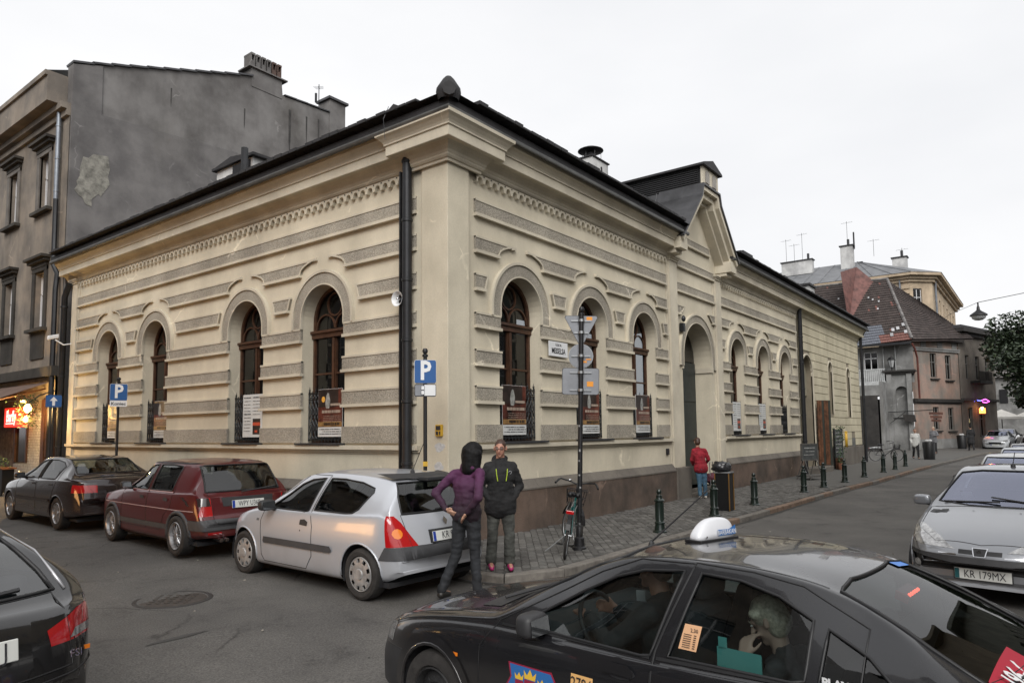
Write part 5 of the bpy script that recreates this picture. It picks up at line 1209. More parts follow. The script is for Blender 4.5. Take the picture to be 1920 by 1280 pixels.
facade(TYC, yh, 0, 2.262, 5, 15.3, [(.78, 13.1, .85, 2.15)], YEL, frame_m=WF, glass=DARKGL, rev=.2)
for u in (1.9, 5.6): 
    for dz in (0, .45): mb = MB(); mb.prism(rect(u-.35, u+.35, 13.7+dz, 14.0+dz), .1, -.12, TYF); mb.build('stucco_ornament', YEL, yh)
for z0, z1, e in ((14.75, 15.0, .2), (15.0, 15.25, .4), (15.25, 15.5, .75)):
    mb = MB(); mb.grid([[(61.5-e, 24, z), (61.5-e, 1.2-e*.4, z), (63.1-e*.4, -.4-e, z), (84, -.4-e, z), (84, 2, z), (63.5, 2, z), (62, 24, z)] for z in (z0, z1)], True); mb.add([(61.5-e, 24, z0), (61.5-e, 1.2-e*.4, z0), (63.1-e*.4, -.4-e, z0), (84, -.4-e, z0), (84, 2, z0), (63.5, 2, z0), (62, 24, z0)], [tuple(range(7))]); mb.build('cornice', YEL, yh, fix=False)
mb = MB(); E_ = [(60.7, 24, 15.5), (60.7, .9, 15.5), (62.8, -1.2, 15.5), (84, -1.2, 15.5)]; F_2 = [(68, 24, 18.6), (68, 6.5, 18.6), (68.5, 6.0, 18.6), (84, 6.0, 18.6)]
mb.strip(E_, F_2); mb.add([(68, 24, 18.6), (68, 6, 18.6), (84, 6, 18.6), (84, 24, 18.6)], [(0, 1, 2, 3)]); mb.build('roof', M('pale_tin_roof', (.17, .175, .185), .6, .2, var=.15, vs=1.5), yh, fix=False)
for y in [1+2.2*k for k in range(10)]: pass
mb = MB()
for k in range(16): t = k/15; y = .9+23*t; mb.tube([(60.7, y, 15.53), (68, max(6.5, y), 18.63)], .03, 3)
mb.build('roof_seams', MATS['pale_tin_roof'], yh, kind='stuff')
mb = MB(); mb.tube([(61.35, 1.9, 15), (61.35, 1.9, 5)], .09, 6); mb.tube([(64.0, -.55, 15), (64.0, -.55, 6)], .09, 6); mb.build('downpipe', ZINC, yh, kind='stuff')
for y0, y1, z0, z1 in ((17.2, 18.4, 16.5, 18.7), (10.2, 13.2, 17.6, 19.0), (6.4, 7.5, 17.4, 19.8), (1.8, 3.0, 16.4, 17.9)):
    q = small_chimney(65.5, 66.3, y0, y1, z0, z1, WHITEW, ROOFM, yh)
    mb = MB(); mb.lathe([(.12, z1+.1), (.12, z1+.7), (.0, z1+.75)], 8, (65.8, y0+.4, 0)); mb.build('flue', PIPE, q)
for x, y, z in ((66, 12.8, 21.6), (66, 12.0, 21.0), (66, 11.2, 22.0), (66, 6.9, 22.4), (66, 4.6, 20.2), (66, 2.2, 18.9)): antenna(x, y, 18.5, z, parent=yh, wd=.5, ang=1.5)
mb = MB(); mb.tube([(66, 6.3, 19.5), (66, 6.3, 21.2)], .09, 3); mb.build('lattice_mast', PIPE, yh)
mb = MB(); mb.ell((62.6, 12.5, 16.35), .3, .55, .3, 8, 6); mb.build('roof_hatch', ROOFM, yh)
# hanging street lamp on a wire
wl = thing('hanging_street_lamp', 'black dome street lamp hanging on a wire across the right street', 'lamp', (30, -5.54, 7.0))
mb = MB(); mb.lathe([(.03, .62), (.035, .45), (.06, .40), (.07, .28), (.12, .22), (.34, .06), (.36, .0), (.345, -.01)], 16); mb.build('shade', BLACK, wl, smooth='auto')
mb = MB(); mb.lathe([(.30, .0), (.27, -.12), (.16, -.2), (0, -.23)], 14); mb.build('glass_bowl', M('frosted_bowl', (.40, .41, .42), .3, var=0), wl, smooth=True)
mb = MB(); mb.tube([(0, 0, .62), (0, -3.2, 1.02), (0, -7.5, 2.0)], .014, 4); mb.tube([(0, 0, .62), (15, 2.5, 2.2), (32, 5.1, 3.4)], .012, 4); mb.build('wire', BLACK, wl)
# bar signs glowing at the street end
gs = thing('neon_sign', 'small blue and pink neon tube above an orange lit sign at the street end', 'sign', (58.2, -3.75, 3.55))
mb = MB(); mb.tube([(0, .45, .35), (0, .3, .45), (0, .1, .38), (0, -.05, .40)], .035, 5); mb.build('blue_tube', M('neon_blue', (.1, .1, .9), .4, var=0, emit=((.10, .12, 1), 3.5)), gs)
mb = MB(); mb.tube([(0, -.05, .40), (0, -.3, .5), (0, -.55, .30), (0, -.35, .22), (0, -.1, .28)], .035, 5); mb.build('pink_tube', M('neon_pink', (.9, .1, .6), .4, var=0, emit=((.9, .10, .7), 3)), gs)
mb = MB(); mb.box(-.1, .1, -.25, .15, -.62, -.22); mb.build('orange_box', M('neon_orange', (.9, .2, .05), .4, var=0, emit=((1, .22, .04), 4)), gs); mb = MB(); mb.ell((0, -.05, -.3), .12, .13, .18, 8, 6); mb.build('bright_bulb', LAMPY, gs)
gl2 = thing('wall_light', 'small warm wall light below the neon sign', 'lamp', (58.1, -3.2, 2.35)); mb = MB(); mb.ell((0, .35, 0), .1, .16, .16, 8, 6); mb.build('bulb', M('warm_bulb', (1, .8, .5), .4, var=0, emit=((1, .75, .35), 3)), gl2)
# market umbrellas
UMB = M('offwhite_canvas', (.62, .61, .58), .8, var=.06)
for k, (x, y, lab) in enumerate([(69, -4.6, 'off-white square parasol at the far end of the street, left one'), (71, -6.9, 'off-white square parasol at the far end, beside the tree'), (68, -9.6, 'off-white square parasol mostly hidden by the tree crown at the right edge')]):
    u_ = thing('market_parasol', lab, 'parasol', (x, y, gz(x, y)), 0, 'parasols at the street end')
    mb = MB(); mb.add([(-1.5, -1.5, 2.35), (1.5, -1.5, 2.35), (1.5, 1.5, 2.35), (-1.5, 1.5, 2.35), (0, 0, 3.05), (-1.5, -1.5, 2.15), (1.5, -1.5, 2.15), (1.5, 1.5, 2.15), (-1.5, 1.5, 2.15)], [(0, 1, 4), (1, 2, 4), (2, 3, 4), (3, 0, 4), (0, 1, 6, 5), (1, 2, 7, 6), (2, 3, 8, 7), (3, 0, 5, 8)]); mb.build('canopy', UMB, u_, fix=False)
    mb = MB(); mb.tube([(0, 0, 0), (0, 0, 3)], .04, 6); mb.build('pole', WDG, u_)
# trees -------------------------------------------------------------
BARK = M('dark_bark', (.045, .036, .028), .9, var=.3, vs=8, bump=.8, bs=14)
def leafmat(n, c, d): 
    return M(n, c, .55, var=.3, vs=1.3, col2=d)
LF1 = leafmat('tree_leaves', (.030, .046, .022), (.010, .018, .010)); LF2 = leafmat('tree_leaves_pale', (.045, .062, .028), (.02, .032, .015))
def tree(x, y, h, r, label, seed, n=9000, ls=.22, group=None):
    t = thing('street_tree', label, 'tree', (x, y, gz(x, y)), 0, group); rr = random.Random(seed)
    mb = MB(); mb.tube([(0, 0, 0), (.1, .05, h*.25), (-.05, .1, h*.5), (.1, 0, h*.8)], [.32, .24, .17, .06], 10); trunk = mb.build('trunk', BARK, t, smooth='auto')
    cl = []
    mb = MB()
    for k in range(26):
        a = rr.uniform(0, 6.28); e = rr.uniform(-.35, 1.0); rad = r*rr.uniform(.45, 1.0)*math.cos(e*1.1); z = h*.56+h*.42*math.sin(e*1.2); p = Vector((rad*math.cos(a), rad*math.sin(a), z)); cl.append((p, r*rr.uniform(.22, .40)))
        s = Vector((0, 0, h*rr.uniform(.2, .5))); mb.tube([s, s.lerp(p, .5)+Vector((0, 0, .3)), p], [.10, .06, .02], 5)
    mb.build('branches', BARK, t, kind='stuff')
    mb = MB()
    for k in range(n):
        p, rc = cl[rr.randrange(len(cl))]; d = Vector((rr.gauss(0, 1), rr.gauss(0, 1), rr.gauss(0, 1))).normalized()*rc*(rr.random()**.45)*1.1; d.z *= .7
        c = p+d; c.z -= .25*max(0, rr.random()-.6)
        a = Vector((rr.gauss(0, 1), rr.gauss(0, 1), rr.gauss(-.2, .6))).normalized(); b = a.cross(Vector((rr.gauss(0, .5), rr.gauss(0, .5), 1))).normalized(); l = ls*rr.uniform(.6, 1.3)
        mb.cur = 1 if rr.random() < .3 else 0; mb.add([c-a*l*.6, c+b*l*.32, c+a*l*.6, c-b*l*.32], [(0, 1, 2, 3)])
    mb.build('crown', [LF1, LF2], t, fix=False); return t
tree(54.5, -9.1, 9.8, 5.2, 'large dark leafy tree at the right edge, nearest on the square', 3, 30000, .32, 'trees on the square')
tree(66, -11.5, 8.4, 4.6, 'dark tree behind the large one, lower crown over the parasols', 8, 8000, .3, 'trees on the square')
tree(80, -9.5, 7, 4.2, 'far dark tree closing the square behind the parasols', 12, 6000, .34, 'trees on the square')
# ================================================================== the far sides of both streets (seen in glass and paint)
def plain_house(name, label, T, u0, u1, h, mat, step=2.6, floors=3, depth=8, skip=None):
    r_ = thing(name, label, 'building'); wins = []
    for f in range(floors):
        zc = 2.1+f*3.5
        if zc+1.2 > h-.4: break
        u = u0+1.5
        while u < u1-1: wins.append((u, zc, 1.1, 2.0)); u += step
    facade(T, r_, u0, u1, -.1, h, wins, mat, frame_m=WF, glass=DARKGL, rev=.2)
    mb = MB(); mb.prism(rect(u0, u1, h, h+.35), .2, -.45, T); mb.build('cornice', mat, r_)
    mb = MB(); mb.prism(rect(u0, u1, h+.35, h+.4), depth, -.4, T)
    for a in (u0, u1): mb.add([T(a, 0, -.1), T(a, depth, -.1), T(a, depth, h+.35), T(a, 0, h+.35)], [(0, 1, 2, 3)])
    mb.build('roof', ROOFM, r_, fix=False); return r_
TWEST = lambda u, d, z: (-11.2-d, u, z)
plain_house('opposite_tenement', 'brownish tenement on the near left side of the street, out of frame', TWEST, -3.0, 16, 10.5, BROWNW)
plain_house('opposite_house', 'grey tenement farther up the near left side, out of frame', TWEST, 16.05, 40, 12, wallmat('mid_grey_plaster', (.26, .25, .235), (.2, .19, .18)))
TSOUTH = lambda u, d, z: (u, -12.2-d, z)
plain_house('south_tenement', 'pale tenement across the right street, out of frame', TSOUTH, -4, 14, 10.5, wallmat('pale_ochre_plaster', (.36, .31, .23), (.28, .24, .18)))
plain_house('south_house', 'grey-green house across the right street, out of frame', TSOUTH, 14.05, 34, 9, wallmat('grey_green_plaster', (.24, .25, .21), (.18, .19, .16)))
# lit shop window opposite: the warm glow on the cars and the road
shp = thing('shop_window', 'warmly lit shop window opposite the parked cars, out of frame', 'window', (-11.15, 7.5, .09))
SHOPL = M('lit_shop_interior', (1, .7, .4), .5, var=0, emit=((1, .50, .18), 4.0))
mb = MB(); mb.box(-.02, .02, -3.2, 3.2, .15, 1.6); mb.build('lit_pane', SHOPL, shp); mb = MB()
for y in (-3.3, -1.2, 1.0, 3.2): mb.box(-.05, .08, y, y+.1, .1, 1.7)
mb.box(-.05, .08, -3.3, 3.3, 1.6, 1.7); mb.box(-.05, .08, -3.3, 3.3, .08, .15); mb.build('shop_frame', WOOD, shp)
# ================================================================== cars
def paint(name, col, metal=.0, rough=.28, coat=1.0, flake=.1):
    m = M(name, col, rough, metal, var=.0, coat=coat)
    t = m.node_tree; b = t.nodes['Principled BSDF']; g = t.nodes.new('ShaderNodeNewGeometry'); n = t.nodes.new('ShaderNodeTexNoise'); n.inputs['Scale'].default_value = 3; n.inputs['Detail'].default_value = 6
    sp = t.nodes.new('ShaderNodeSeparateXYZ'); t.links.new(g.outputs['Position'], sp.inputs[0]); t.links.new(g.outputs['Position'], n.inputs['Vector'])
    # road dust towards the sills
    mr = t.nodes.new('ShaderNodeMapRange'); mr.inputs['From Min'].default_value = .15; mr.inputs['From Max'].default_value = .65; mr.inputs['To Min'].default_value = .55; mr.inputs['To Max'].default_value = .05; t.links.new(sp.outputs['Z'], mr.inputs['Value'])
    mu = t.nodes.new('ShaderNodeMath'); mu.operation = 'MULTIPLY'; t.links.new(mr.outputs[0], mu.inputs[0]); t.links.new(n.outputs['Fac'], mu.inputs[1])
    mx = t.nodes.new('ShaderNodeMix'); mx.data_type = 'RGBA'; mx.inputs[6].default_value = (*col, 1); mx.inputs[7].default_value = (.09, .075, .06, 1); t.links.new(mu.outputs[0], mx.inputs[0]); t.links.new(mx.outputs[2], b.inputs['Base Color'])
    r2 = t.nodes.new('ShaderNodeMapRange'); r2.inputs['To Min'].default_value = rough; r2.inputs['To Max'].default_value = .75; t.links.new(mu.outputs[0], r2.inputs['Value']); t.links.new(r2.outputs[0], b.inputs['Roughness'])
    return m
P_TAXI = paint('anthracite_paint', (.011, .0115, .014), .2, .26, .8); P_SILV = paint('silver_paint', (.50, .52, .56), .35, .30, .7); P_RED = paint('dark_red_paint', (.075, .003, .006), .1, .28, .6)
P_MAR = paint('black_maroon_paint', (.014, .007, .008), .2, .22); P_BLK = paint('black_paint', (.010, .010, .011), .1, .16); P_SIL2 = paint('light_silver_paint', (.50, .52, .54), .3, .3, .7); P_GRY = paint('graphite_silver_paint', (.24, .25, .27), .5, .28); P_WHT = paint('white_paint', (.62, .63, .64), .0, .3, .6)
TRIMB = M('black_plastic_trim', (.028, .028, .030), .55, var=.15, vs=6); TRIMG = M('grey_plastic_trim', (.055, .056, .060), .6, var=.12, vs=6); RUB = M('window_rubber', (.010, .010, .011), .5, var=0)
CGL = glassmat('car_glass', (.50, .57, .57), .015, 1.0, .03, None, .40); CGLD = glassmat('tinted_car_glass', (.22, .25, .26), .015, 1.0, .03, None, .34); CGLW = glassmat('windscreen_glass', (.50, .55, .57), .02, 1.0, .10, None, .5); CGLB = glassmat('bluish_windscreen_glass', (.45, .50, .60), .05, 1.0, .30, (.62, .65, .80))
TYRE = M('tyre_rubber', (.030, .027, .025), .85, var=.25, vs=9, bump=.3, bs=60); ALLOY = M('alloy_wheel', (.40, .40, .41), .35, .75, var=.15, vs=12); COVER = M('silver_wheel_cover', (.36, .355, .35), .45, .3, var=.2, vs=9); STEEL = M('dark_steel_rim', (.035, .035, .036), .55, .4, var=.2)
SEAT = M('car_seat_fabric', (.045, .047, .052), .9, var=.2); DASH = M('dashboard', (.03, .03, .032), .7, var=.1)
L_RED = M('red_lamp_lens', (.38, .008, .010), .12, var=0, coat=1); L_ORG = M('orange_lamp_lens', (.75, .20, .02), .15, var=0, coat=1); L_CLR = M('clear_lamp_lens', (.42, .42, .42), .08, .5, var=.35, vs=14, coat=1); L_SMK = M('smoked_lamp_lens', (.03, .022, .022), .1, var=0, coat=1)
PLW = M('plate_white', (.62, .63, .60), .4, var=.05); PLB = M('plate_blue', (.02, .05, .30), .4, var=0); PLG = M('plate_teal', (.015, .09, .10), .4, var=0); CHR = MATS['chrome']

def interp(tab, x):
    if x <= tab[0][0]: return tab[0][1]
    for i in range(len(tab)-1):
        (x0, y0), (x1, y1) = tab[i], tab[i+1]
        if x <= x1:
            t = (x-x0)/(x1-x0); 
            m0 = ((y1-tab[i-1][1])/(x1-tab[i-1][0]) if i > 0 else (y1-y0)/(x1-x0)); m1 = ((tab[i+2][1]-y0)/(tab[i+2][0]-x0) if i+2 < len(tab) else (y1-y0)/(x1-x0))
            h = x1-x0; s = (y1-y0)/h
            def lim(m): return 0 if m*s <= 0 else math.copysign(min(abs(m), 2.2*abs(s)), s)
            m0, m1 = lim(m0), lim(m1); t2, t3 = t*t, t**3
            return (2*t3-3*t2+1)*y0+(t3-2*t2+t)*h*m0+(-2*t3+3*t2)*y1+(t3-t2)*h*m1
    return tab[-1][1]
def spl(P, per):
    out_ = []
    for i in range(len(P)-1):
        p0 = P[max(0, i-1)]; p1 = P[i]; p2 = P[i+1]; p3 = P[min(len(P)-1, i+2)]
        for k in range(per):
            t = k/per; out_.append(tuple(.5*((2*b)+(c-a)*t+(2*a-5*b+4*c-d)*t*t+(3*b-a-3*c+d)*t**3) for a, b, c, d in zip(p0, p1, p2, p3)))
    out_.append(P[-1]); return out_

class Car:
    """Body lofted from side, plan and belt curves; x runs back from the front bumper, y to the car's left, z up."""
    def __init__(s, name, label, cat, S, loc, heading, paintm, group=None, scale=1.0):
        s.S = S; s.paint = paintm
        s.root = thing(name, label, cat, loc, heading, group); s.root.scale = (scale,)*3
        s.L = S['L']; s.fix = Matrix.Rotation(math.pi, 4, 'Z')      # x back -> local -x forward
        s.loft()
    def T(s, p): return (-p[0], p[1]*1.0, p[2])     # model -> root local (heading = +x)
    def sect(s, x):
        S = s.S; w = interp(S['wid'], x); top = interp(S['top'], x); belt = interp(S['belt'], x); bot = interp(S['bot'], x); rw = interp(S['rw'], x)
        c = max(0, min(1, (top-belt-.02)/.34)); c = c*c*(3-2*c)
        belt = min(belt, top-.012)
        hb = belt-bot; rail = top-.012-.048*c-.02*(1-c)
        hoodw = w*.93
        ry = hoodw*(1-c)+rw*c
        P = [(w*.90, bot-.0), (w*.965, bot+.035), (w*.988, bot+.16*hb), (w*.996, bot+.42*hb), (w*1.0, bot+.60*hb), (w*.988, bot+.80*hb), (w*.962, belt-.035*(1-.3*c)), (w*.935, belt)]
        y0 = w*.935
        for t, b in ((.33, .012), (.66, .014)): P.append((y0+(ry-y0)*t+b*c, belt+(rail-belt)*t))
        P += [(ry, rail), (ry-.035-.04*(1-c), rail+(top-rail)*.55), (ry*.80, top-.018-.004*c), (ry*.5, top-.006), (ry*.25, top-.001), (0, top)]
        return spl(P, 4)
    def loft(s):
        S = s.S; n = S.get('n', 92); rows_ = []
        xs_ = [s.L*(.5-.5*math.cos(math.pi*i/n))*.35+s.L*i/n*.65 for i in range(n+1)]
        W = max(v for _, v in S['wid'])
        for x in xs_:
            sec = s.sect(x); full = sec+[(-y, z) for y, z in reversed(sec[:-1])]; bow = interp(S['bow'], x)
            rows_.append([(x+bow*(abs(y)/W)**2.4, y, z) for y, z in full])
        s.rows = rows_
        bm = bmesh.new(); V = [[bm.verts.new(p) for p in r] for r in rows_]
        for i in range(len(V)-1):
            for j in range(len(V[0])-1): bm.faces.new((V[i][j], V[i][j+1], V[i+1][j+1], V[i+1][j]))
        # close the ends with bulging caps
        for r, sgn in ((V[0], -1), (V[-1], 1)):
            m = len(r)//2; half = list(range(0, m)); 
            for j in range(m-0):
                a, b = r[j], r[len(r)-1-j]; 
                if j+1 <= m: 
                    c2, d2 = r[j+1], r[len(r)-2-j]
                    try: bm.faces.new([v for v in dict.fromkeys((a, c2, d2, b))]) if len(dict.fromkeys((a, c2, d2, b))) > 2 else None
                    except ValueError: pass
        bmesh.ops.recalc_face_normals(bm, faces=bm.faces)
        bm.normal_update(); s.bm = bm
        s.bvh = BVHTree.FromBMesh(bm)
    def hit(s, view, a, b):
        """project (a,b) of a view onto the body: side views 'l','r' (x,z); 'f','b' (y,z); 't' (x,y)"""
        o, d = {'l': ((a, 3, b), (0, -1, 0)), 'r': ((a, -3, b), (0, 1, 0)), 'f': ((-3, a, b), (1, 0, 0)), 'b': ((s.L+3, a, b), (-1, 0, 0)), 't': ((a, b, 3), (0, 0, -1))}[view]
        h = s.bvh.ray_cast(Vector(o), Vector(d)); return h[0], h[1]
    def carve(s, specs):
        """specs: (part name, view, polygon, material, inset, parent key, edge radius or None)"""
        bm = s.bm; s.specs = specs
        def inview(f, view, c=None):
            n = f.normal; c = c or f.calc_center_median()
            return {'l': c.y > .25, 'r': c.y < -.25, 'f': c.x < s.L*.5 and n.x < .2, 'b': c.x > s.L*.5 and n.x > -.2, 't': n.z > .15}[view]
        def uv(c, view): return {'l': (c.x, c.z), 'r': (c.x, c.z), 'f': (c.y, c.z), 'b': (c.y, c.z), 't': (c.x, c.y)}[view]
        for sp in specs:
            view, poly = sp[1], sp[2]; us = [p[0] for p in poly]; zs = [p[1] for p in poly]; u0, u1, v0, v1 = min(us)-.10, max(us)+.10, min(zs)-.10, max(zs)+.10
            cand = []
            for f in bm.faces:
                c = f.calc_center_median(); u, v = uv(c, view)
                if u0 < u < u1 and v0 < v < v1 and inview(f, view, c): cand.append(f)
            for (a, b) in zip(poly, poly[1:]+poly[:1]):
                if not cand: break
                d = Vector((b[0]-a[0], b[1]-a[1])); n2 = (-d.y, d.x)
                if d.length < 1e-6: continue
                co_, no_ = {'l': ((a[0], 0, a[1]), (n2[0], 0, n2[1])), 'r': ((a[0], 0, a[1]), (n2[0], 0, n2[1])), 'f': ((0, a[0], a[1]), (0, n2[0], n2[1])), 'b': ((0, a[0], a[1]), (0, n2[0], n2[1])), 't': ((a[0], a[1], 0), (n2[0], n2[1], 0))}[view]
                ge = {e for f in cand for e in f.edges}; gv = {v for f in cand for v in f.verts}
                r_ = bmesh.ops.bisect_plane(bm, geom=cand+list(ge)+list(gv), plane_co=co_, plane_no=no_, dist=1e-5)
                cand = [f for f in r_['geom'] if isinstance(f, bmesh.types.BMFace)]
            for (cc, nn_) in (sp[8] if len(sp) > 8 else []):
                fs = [f for f in bm.faces if inview(f, view) and min(us)-.1 < uv(f.calc_center_median(), view)[0] < max(us)+.1 and abs((f.calc_center_median()-Vector(cc)).dot(Vector(nn_).normalized())) < .1]
                if fs: bmesh.ops.bisect_plane(bm, geom=fs+list({e for f in fs for e in f.edges})+list({v for f in fs for v in f.verts}), plane_co=cc, plane_no=nn_, dist=1e-5)
        bm.normal_update()
        def inside_(p, poly):
            x, y = p; c = False
            for i in range(len(poly)):
                x1, y1 = poly[i]; x2, y2 = poly[i-1]
                if (y1 > y) != (y2 > y) and x < (x2-x1)*(y-y1)/(y2-y1)+x1: c = not c
            return c
        asg = {}
        for f in bm.faces:
            c = f.calc_center_median()
            for k, sp in enumerate(specs):
                if inview(f, sp[1], c) and inside_(uv(c, sp[1]), sp[2]) and all((c-Vector(cc)).dot(Vector(nn_)) > 0 for cc, nn_ in (sp[8] if len(sp) > 8 else [])): asg[f.index if False else f] = k; break
        groups_ = {}
        for f in bm.faces: groups_.setdefault(asg.get(f, -1), []).append(f)
        s.parts = {}
        def mk(fs, name, mat, inset, parent):
            vm = {}; vs_ = []; ns = []; fl = []
            for f in fs:
                q = []
                for v in f.verts:
                    if v not in vm: vm[v] = len(vs_); vs_.append(s.T(v.co-v.normal*inset)); ns.append(v.normal)
                    q.append(vm[v])
                fl.append(q)
            me = bpy.data.meshes.new(name); me.from_pydata(vs_, [], fl); me.materials.append(mat); me.shade_smooth()
            me.normals_split_custom_set_from_vertices([tuple(Vector((-n.x, n.y, n.z)).normalized()) for n in ns]) if False else None
            o = bpy.data.objects.new(name, me); COL.objects.link(o); o.parent = parent; return o
        s.body = mk(groups_.get(-1, []), 'body', s.paint, 0, s.root)
        bm2 = bmesh.new(); bm2.from_mesh(s.body.data); bmesh.ops.recalc_face_normals(bm2, faces=bm2.faces); bm2.to_mesh(s.body.data); bm2.free()
        for k, sp in enumerate(specs):
            if k not in groups_ or sp[3] is None: 
                if sp[6]: s.outline(sp[1], sp[2], sp[6], sp[0]+'_seal', s.root)
                continue
            par = s.root if sp[5] is None else s.parts.get(sp[5], s.root)
            o = mk(groups_[k], sp[0], sp[3], sp[4], par); s.parts[sp[0]+sp[1]] = o; s.parts[k] = o
            if sp[6]: s.outline(sp[1], sp[2], sp[6], 'seal', o if par is s.root else par, sp[7] if len(sp) > 7 else RUB)
    def outline(s, view, poly, r, name, parent, mat=None, close=True):
        mb = MB(); pts = []
        pl_ = list(poly)+([poly[0]] if close else [])
        for a, b in zip(pl_, pl_[1:]):
            n = max(1, int(math.hypot(b[0]-a[0], b[1]-a[1])/.05))
            for k in range(n):
                h, nn_ = s.hit(view, a[0]+(b[0]-a[0])*k/n, a[1]+(b[1]-a[1])*k/n)
                if h is not None: pts.append(s.T(h+(-nn_ if nn_.dot(Vector(s.vd(view))) > 0 else nn_)*r*.15))
        if not close:
            h, nn_ = s.hit(view, *pl_[-1]); 
            if h is not None: pts.append(s.T(h))
        if len(pts) > 2: mb.tube(pts, r, 5, closed=close); return mb.build(name, mat or RUB, parent, smooth=True)
    def vd(s, view): return {'l': (0, -1, 0), 'r': (0, 1, 0), 'f': (1, 0, 0), 'b': (-1, 0, 0), 't': (0, 0, -1)}[view]
    def patch(s, name, view, poly, mat, off, parent=None, res=.045, smooth=True, thick=0):
        """surface piece laid on the body along a view direction"""
        us = [p[0] for p in poly]; zs = [p[1] for p in poly]; u0, u1, v0, v1 = min(us), max(us), min(zs), max(zs)
        nu, nv = max(2, int((u1-u0)/res)), max(2, int((v1-v0)/res))
        bm = bmesh.new(); g = [[bm.verts.new((u0-.001+(u1-u0+.002)*i/nu, v0-.001+(v1-v0+.002)*j/nv, 0)) for i in range(nu+1)] for j in range(nv+1)]
        for j in range(nv):
            for i in range(nu): bm.faces.new((g[j][i], g[j][i+1], g[j+1][i+1], g[j+1][i]))
        for a, b in zip(poly, poly[1:]+poly[:1]):
            bmesh.ops.bisect_plane(bm, geom=bm.faces[:]+bm.edges[:]+bm.verts[:], plane_co=(a[0], a[1], 0), plane_no=(-(b[1]-a[1]), b[0]-a[0], 0), dist=1e-6)
        def ins(x, y):
            c = False
            for i in range(len(poly)):
                x1, y1 = poly[i]; x2, y2 = poly[i-1]
                if (y1 > y) != (y2 > y) and x < (x2-x1)*(y-y1)/(y2-y1)+x1: c = not c
            return c
        kill = [f for f in bm.faces if not ins(f.calc_center_median().x, f.calc_center_median().y)]
        bmesh.ops.delete(bm, geom=kill, context='FACES'); bad = []
        dv = Vector(s.vd(view))
        for v in bm.verts:
            h, n = s.hit(view, v.co.x, v.co.y)
            if h is None: bad.append(v); continue
            if n.dot(dv) > 0: n = -n
            v.co = Vector(s.T(h+n*off))
        bmesh.ops.delete(bm, geom=bad, context='VERTS')
        if thick:
            r = bmesh.ops.solidify(bm, geom=bm.faces[:], thickness=thick)
        bmesh.ops.recalc_face_normals(bm, faces=bm.faces)
        return bmobj(bm, name, mat, parent or s.root, smooth)
    def wheel(s, x, side, r, wd, kind, y=None, rimr=None, steer=0):
        w_ = bpy.data.objects.new('wheel', None); COL.objects.link(w_); w_.parent = s.root
        yy = (y or interp(s.S['wid'], x)-.015); w_.location = s.T((x, side*yy, r)); w_.rotation_euler = (0, 0, (0 if side > 0 else math.pi)+steer)
        rr_ = rimr or r*.64; mb = MB()
        mb.lathe([(rr_, -.02), (rr_+.012, .0), (r*.86, .008), (r*.965, -.008), (r, -.035), (r*1.002, -wd/2), (r, -wd+.035), (r*.965, -wd+.008), (rr_, -wd)], 36, axis='y'); mb.build('tyre', TYRE, w_, smooth='auto')
        mb = MB()
        if kind == 'cover':
            mb.lathe([(rr_, -.012), (rr_*.97, -.002), (rr_*.93, -.006), (rr_*.90, -.004)], 36, axis='y')
            n = 9; P0 = rr_*.90; P1 = rr_*.66
            for k in range(n):
                a = 2*math.pi*(k+.5)/n; da = .20; q = [(P0, a-da), (P0, a+da), (P1, a+da*.8), (P1, a-da*.8)]
                mb.add([(rho*math.cos(t), .004-(.004 if rho > P1 else 0), rho*math.sin(t)) for rho, t in q]+[(rho*math.cos(t), -.02, rho*math.sin(t)) for rho, t in q], [(0, 1, 2, 3), (0, 4, 5, 1), (1, 5, 6, 2), (2, 6, 7, 3), (3, 7, 4, 0)])
            mb.lathe([(P1+.004, .002), (rr_*.45, .010), (rr_*.33, .006), (rr_*.30, .010), (rr_*.28, .018), (0, .020)], 36, axis='y')
            mb.build('wheel_cover', COVER, w_, smooth='auto')
        elif kind == 'mesh':
            mb.lathe([(rr_, -.005), (rr_*.96, .004), (rr_*.90, -.005), (rr_*.84, -.055)], 36, axis='y')
            for k in range(14):
                for sgn in (-1, 1):
                    a = 2*math.pi*k/14; b = a+sgn*.45
                    mb.tube([(rr_*.2*math.cos(a), -.02, rr_*.2*math.sin(a)), (rr_*.86*math.cos(b), -.045, rr_*.86*math.sin(b))], .006, 4)
            mb.lathe([(rr_*.24, -.03), (rr_*.2, -.01), (.0, -.005)], 16, axis='y'); mb.build('mesh_rim', ALLOY, w_, smooth='auto')
        elif kind == 'steel':
            mb.lathe([(rr_, -.01), (rr_*.95, -.004), (rr_*.90, -.02), (rr_*.86, -.06), (rr_*.66, -.035), (rr_*.50, -.03), (rr_*.36, -.05), (rr_*.30, -.03), (rr_*.15, -.025), (0, -.03)], 36, axis='y'); mb.build('steel_rim', STEEL, w_, smooth='auto')
            mb = MB()
            for k in range(14): a = 2*math.pi*k/14; mb.ell((rr_*.62*math.cos(a), -.033, rr_*.62*math.sin(a)), .014, .004, .014, 8, 4)
            mb.build('vent_holes', DARKIN, w_, kind='stuff')
        else:
            n = kind; mb.lathe([(rr_, -.008), (rr_*.96, .002), (rr_*.91, -.008), (rr_*.88, -.05)], 36, axis='y')
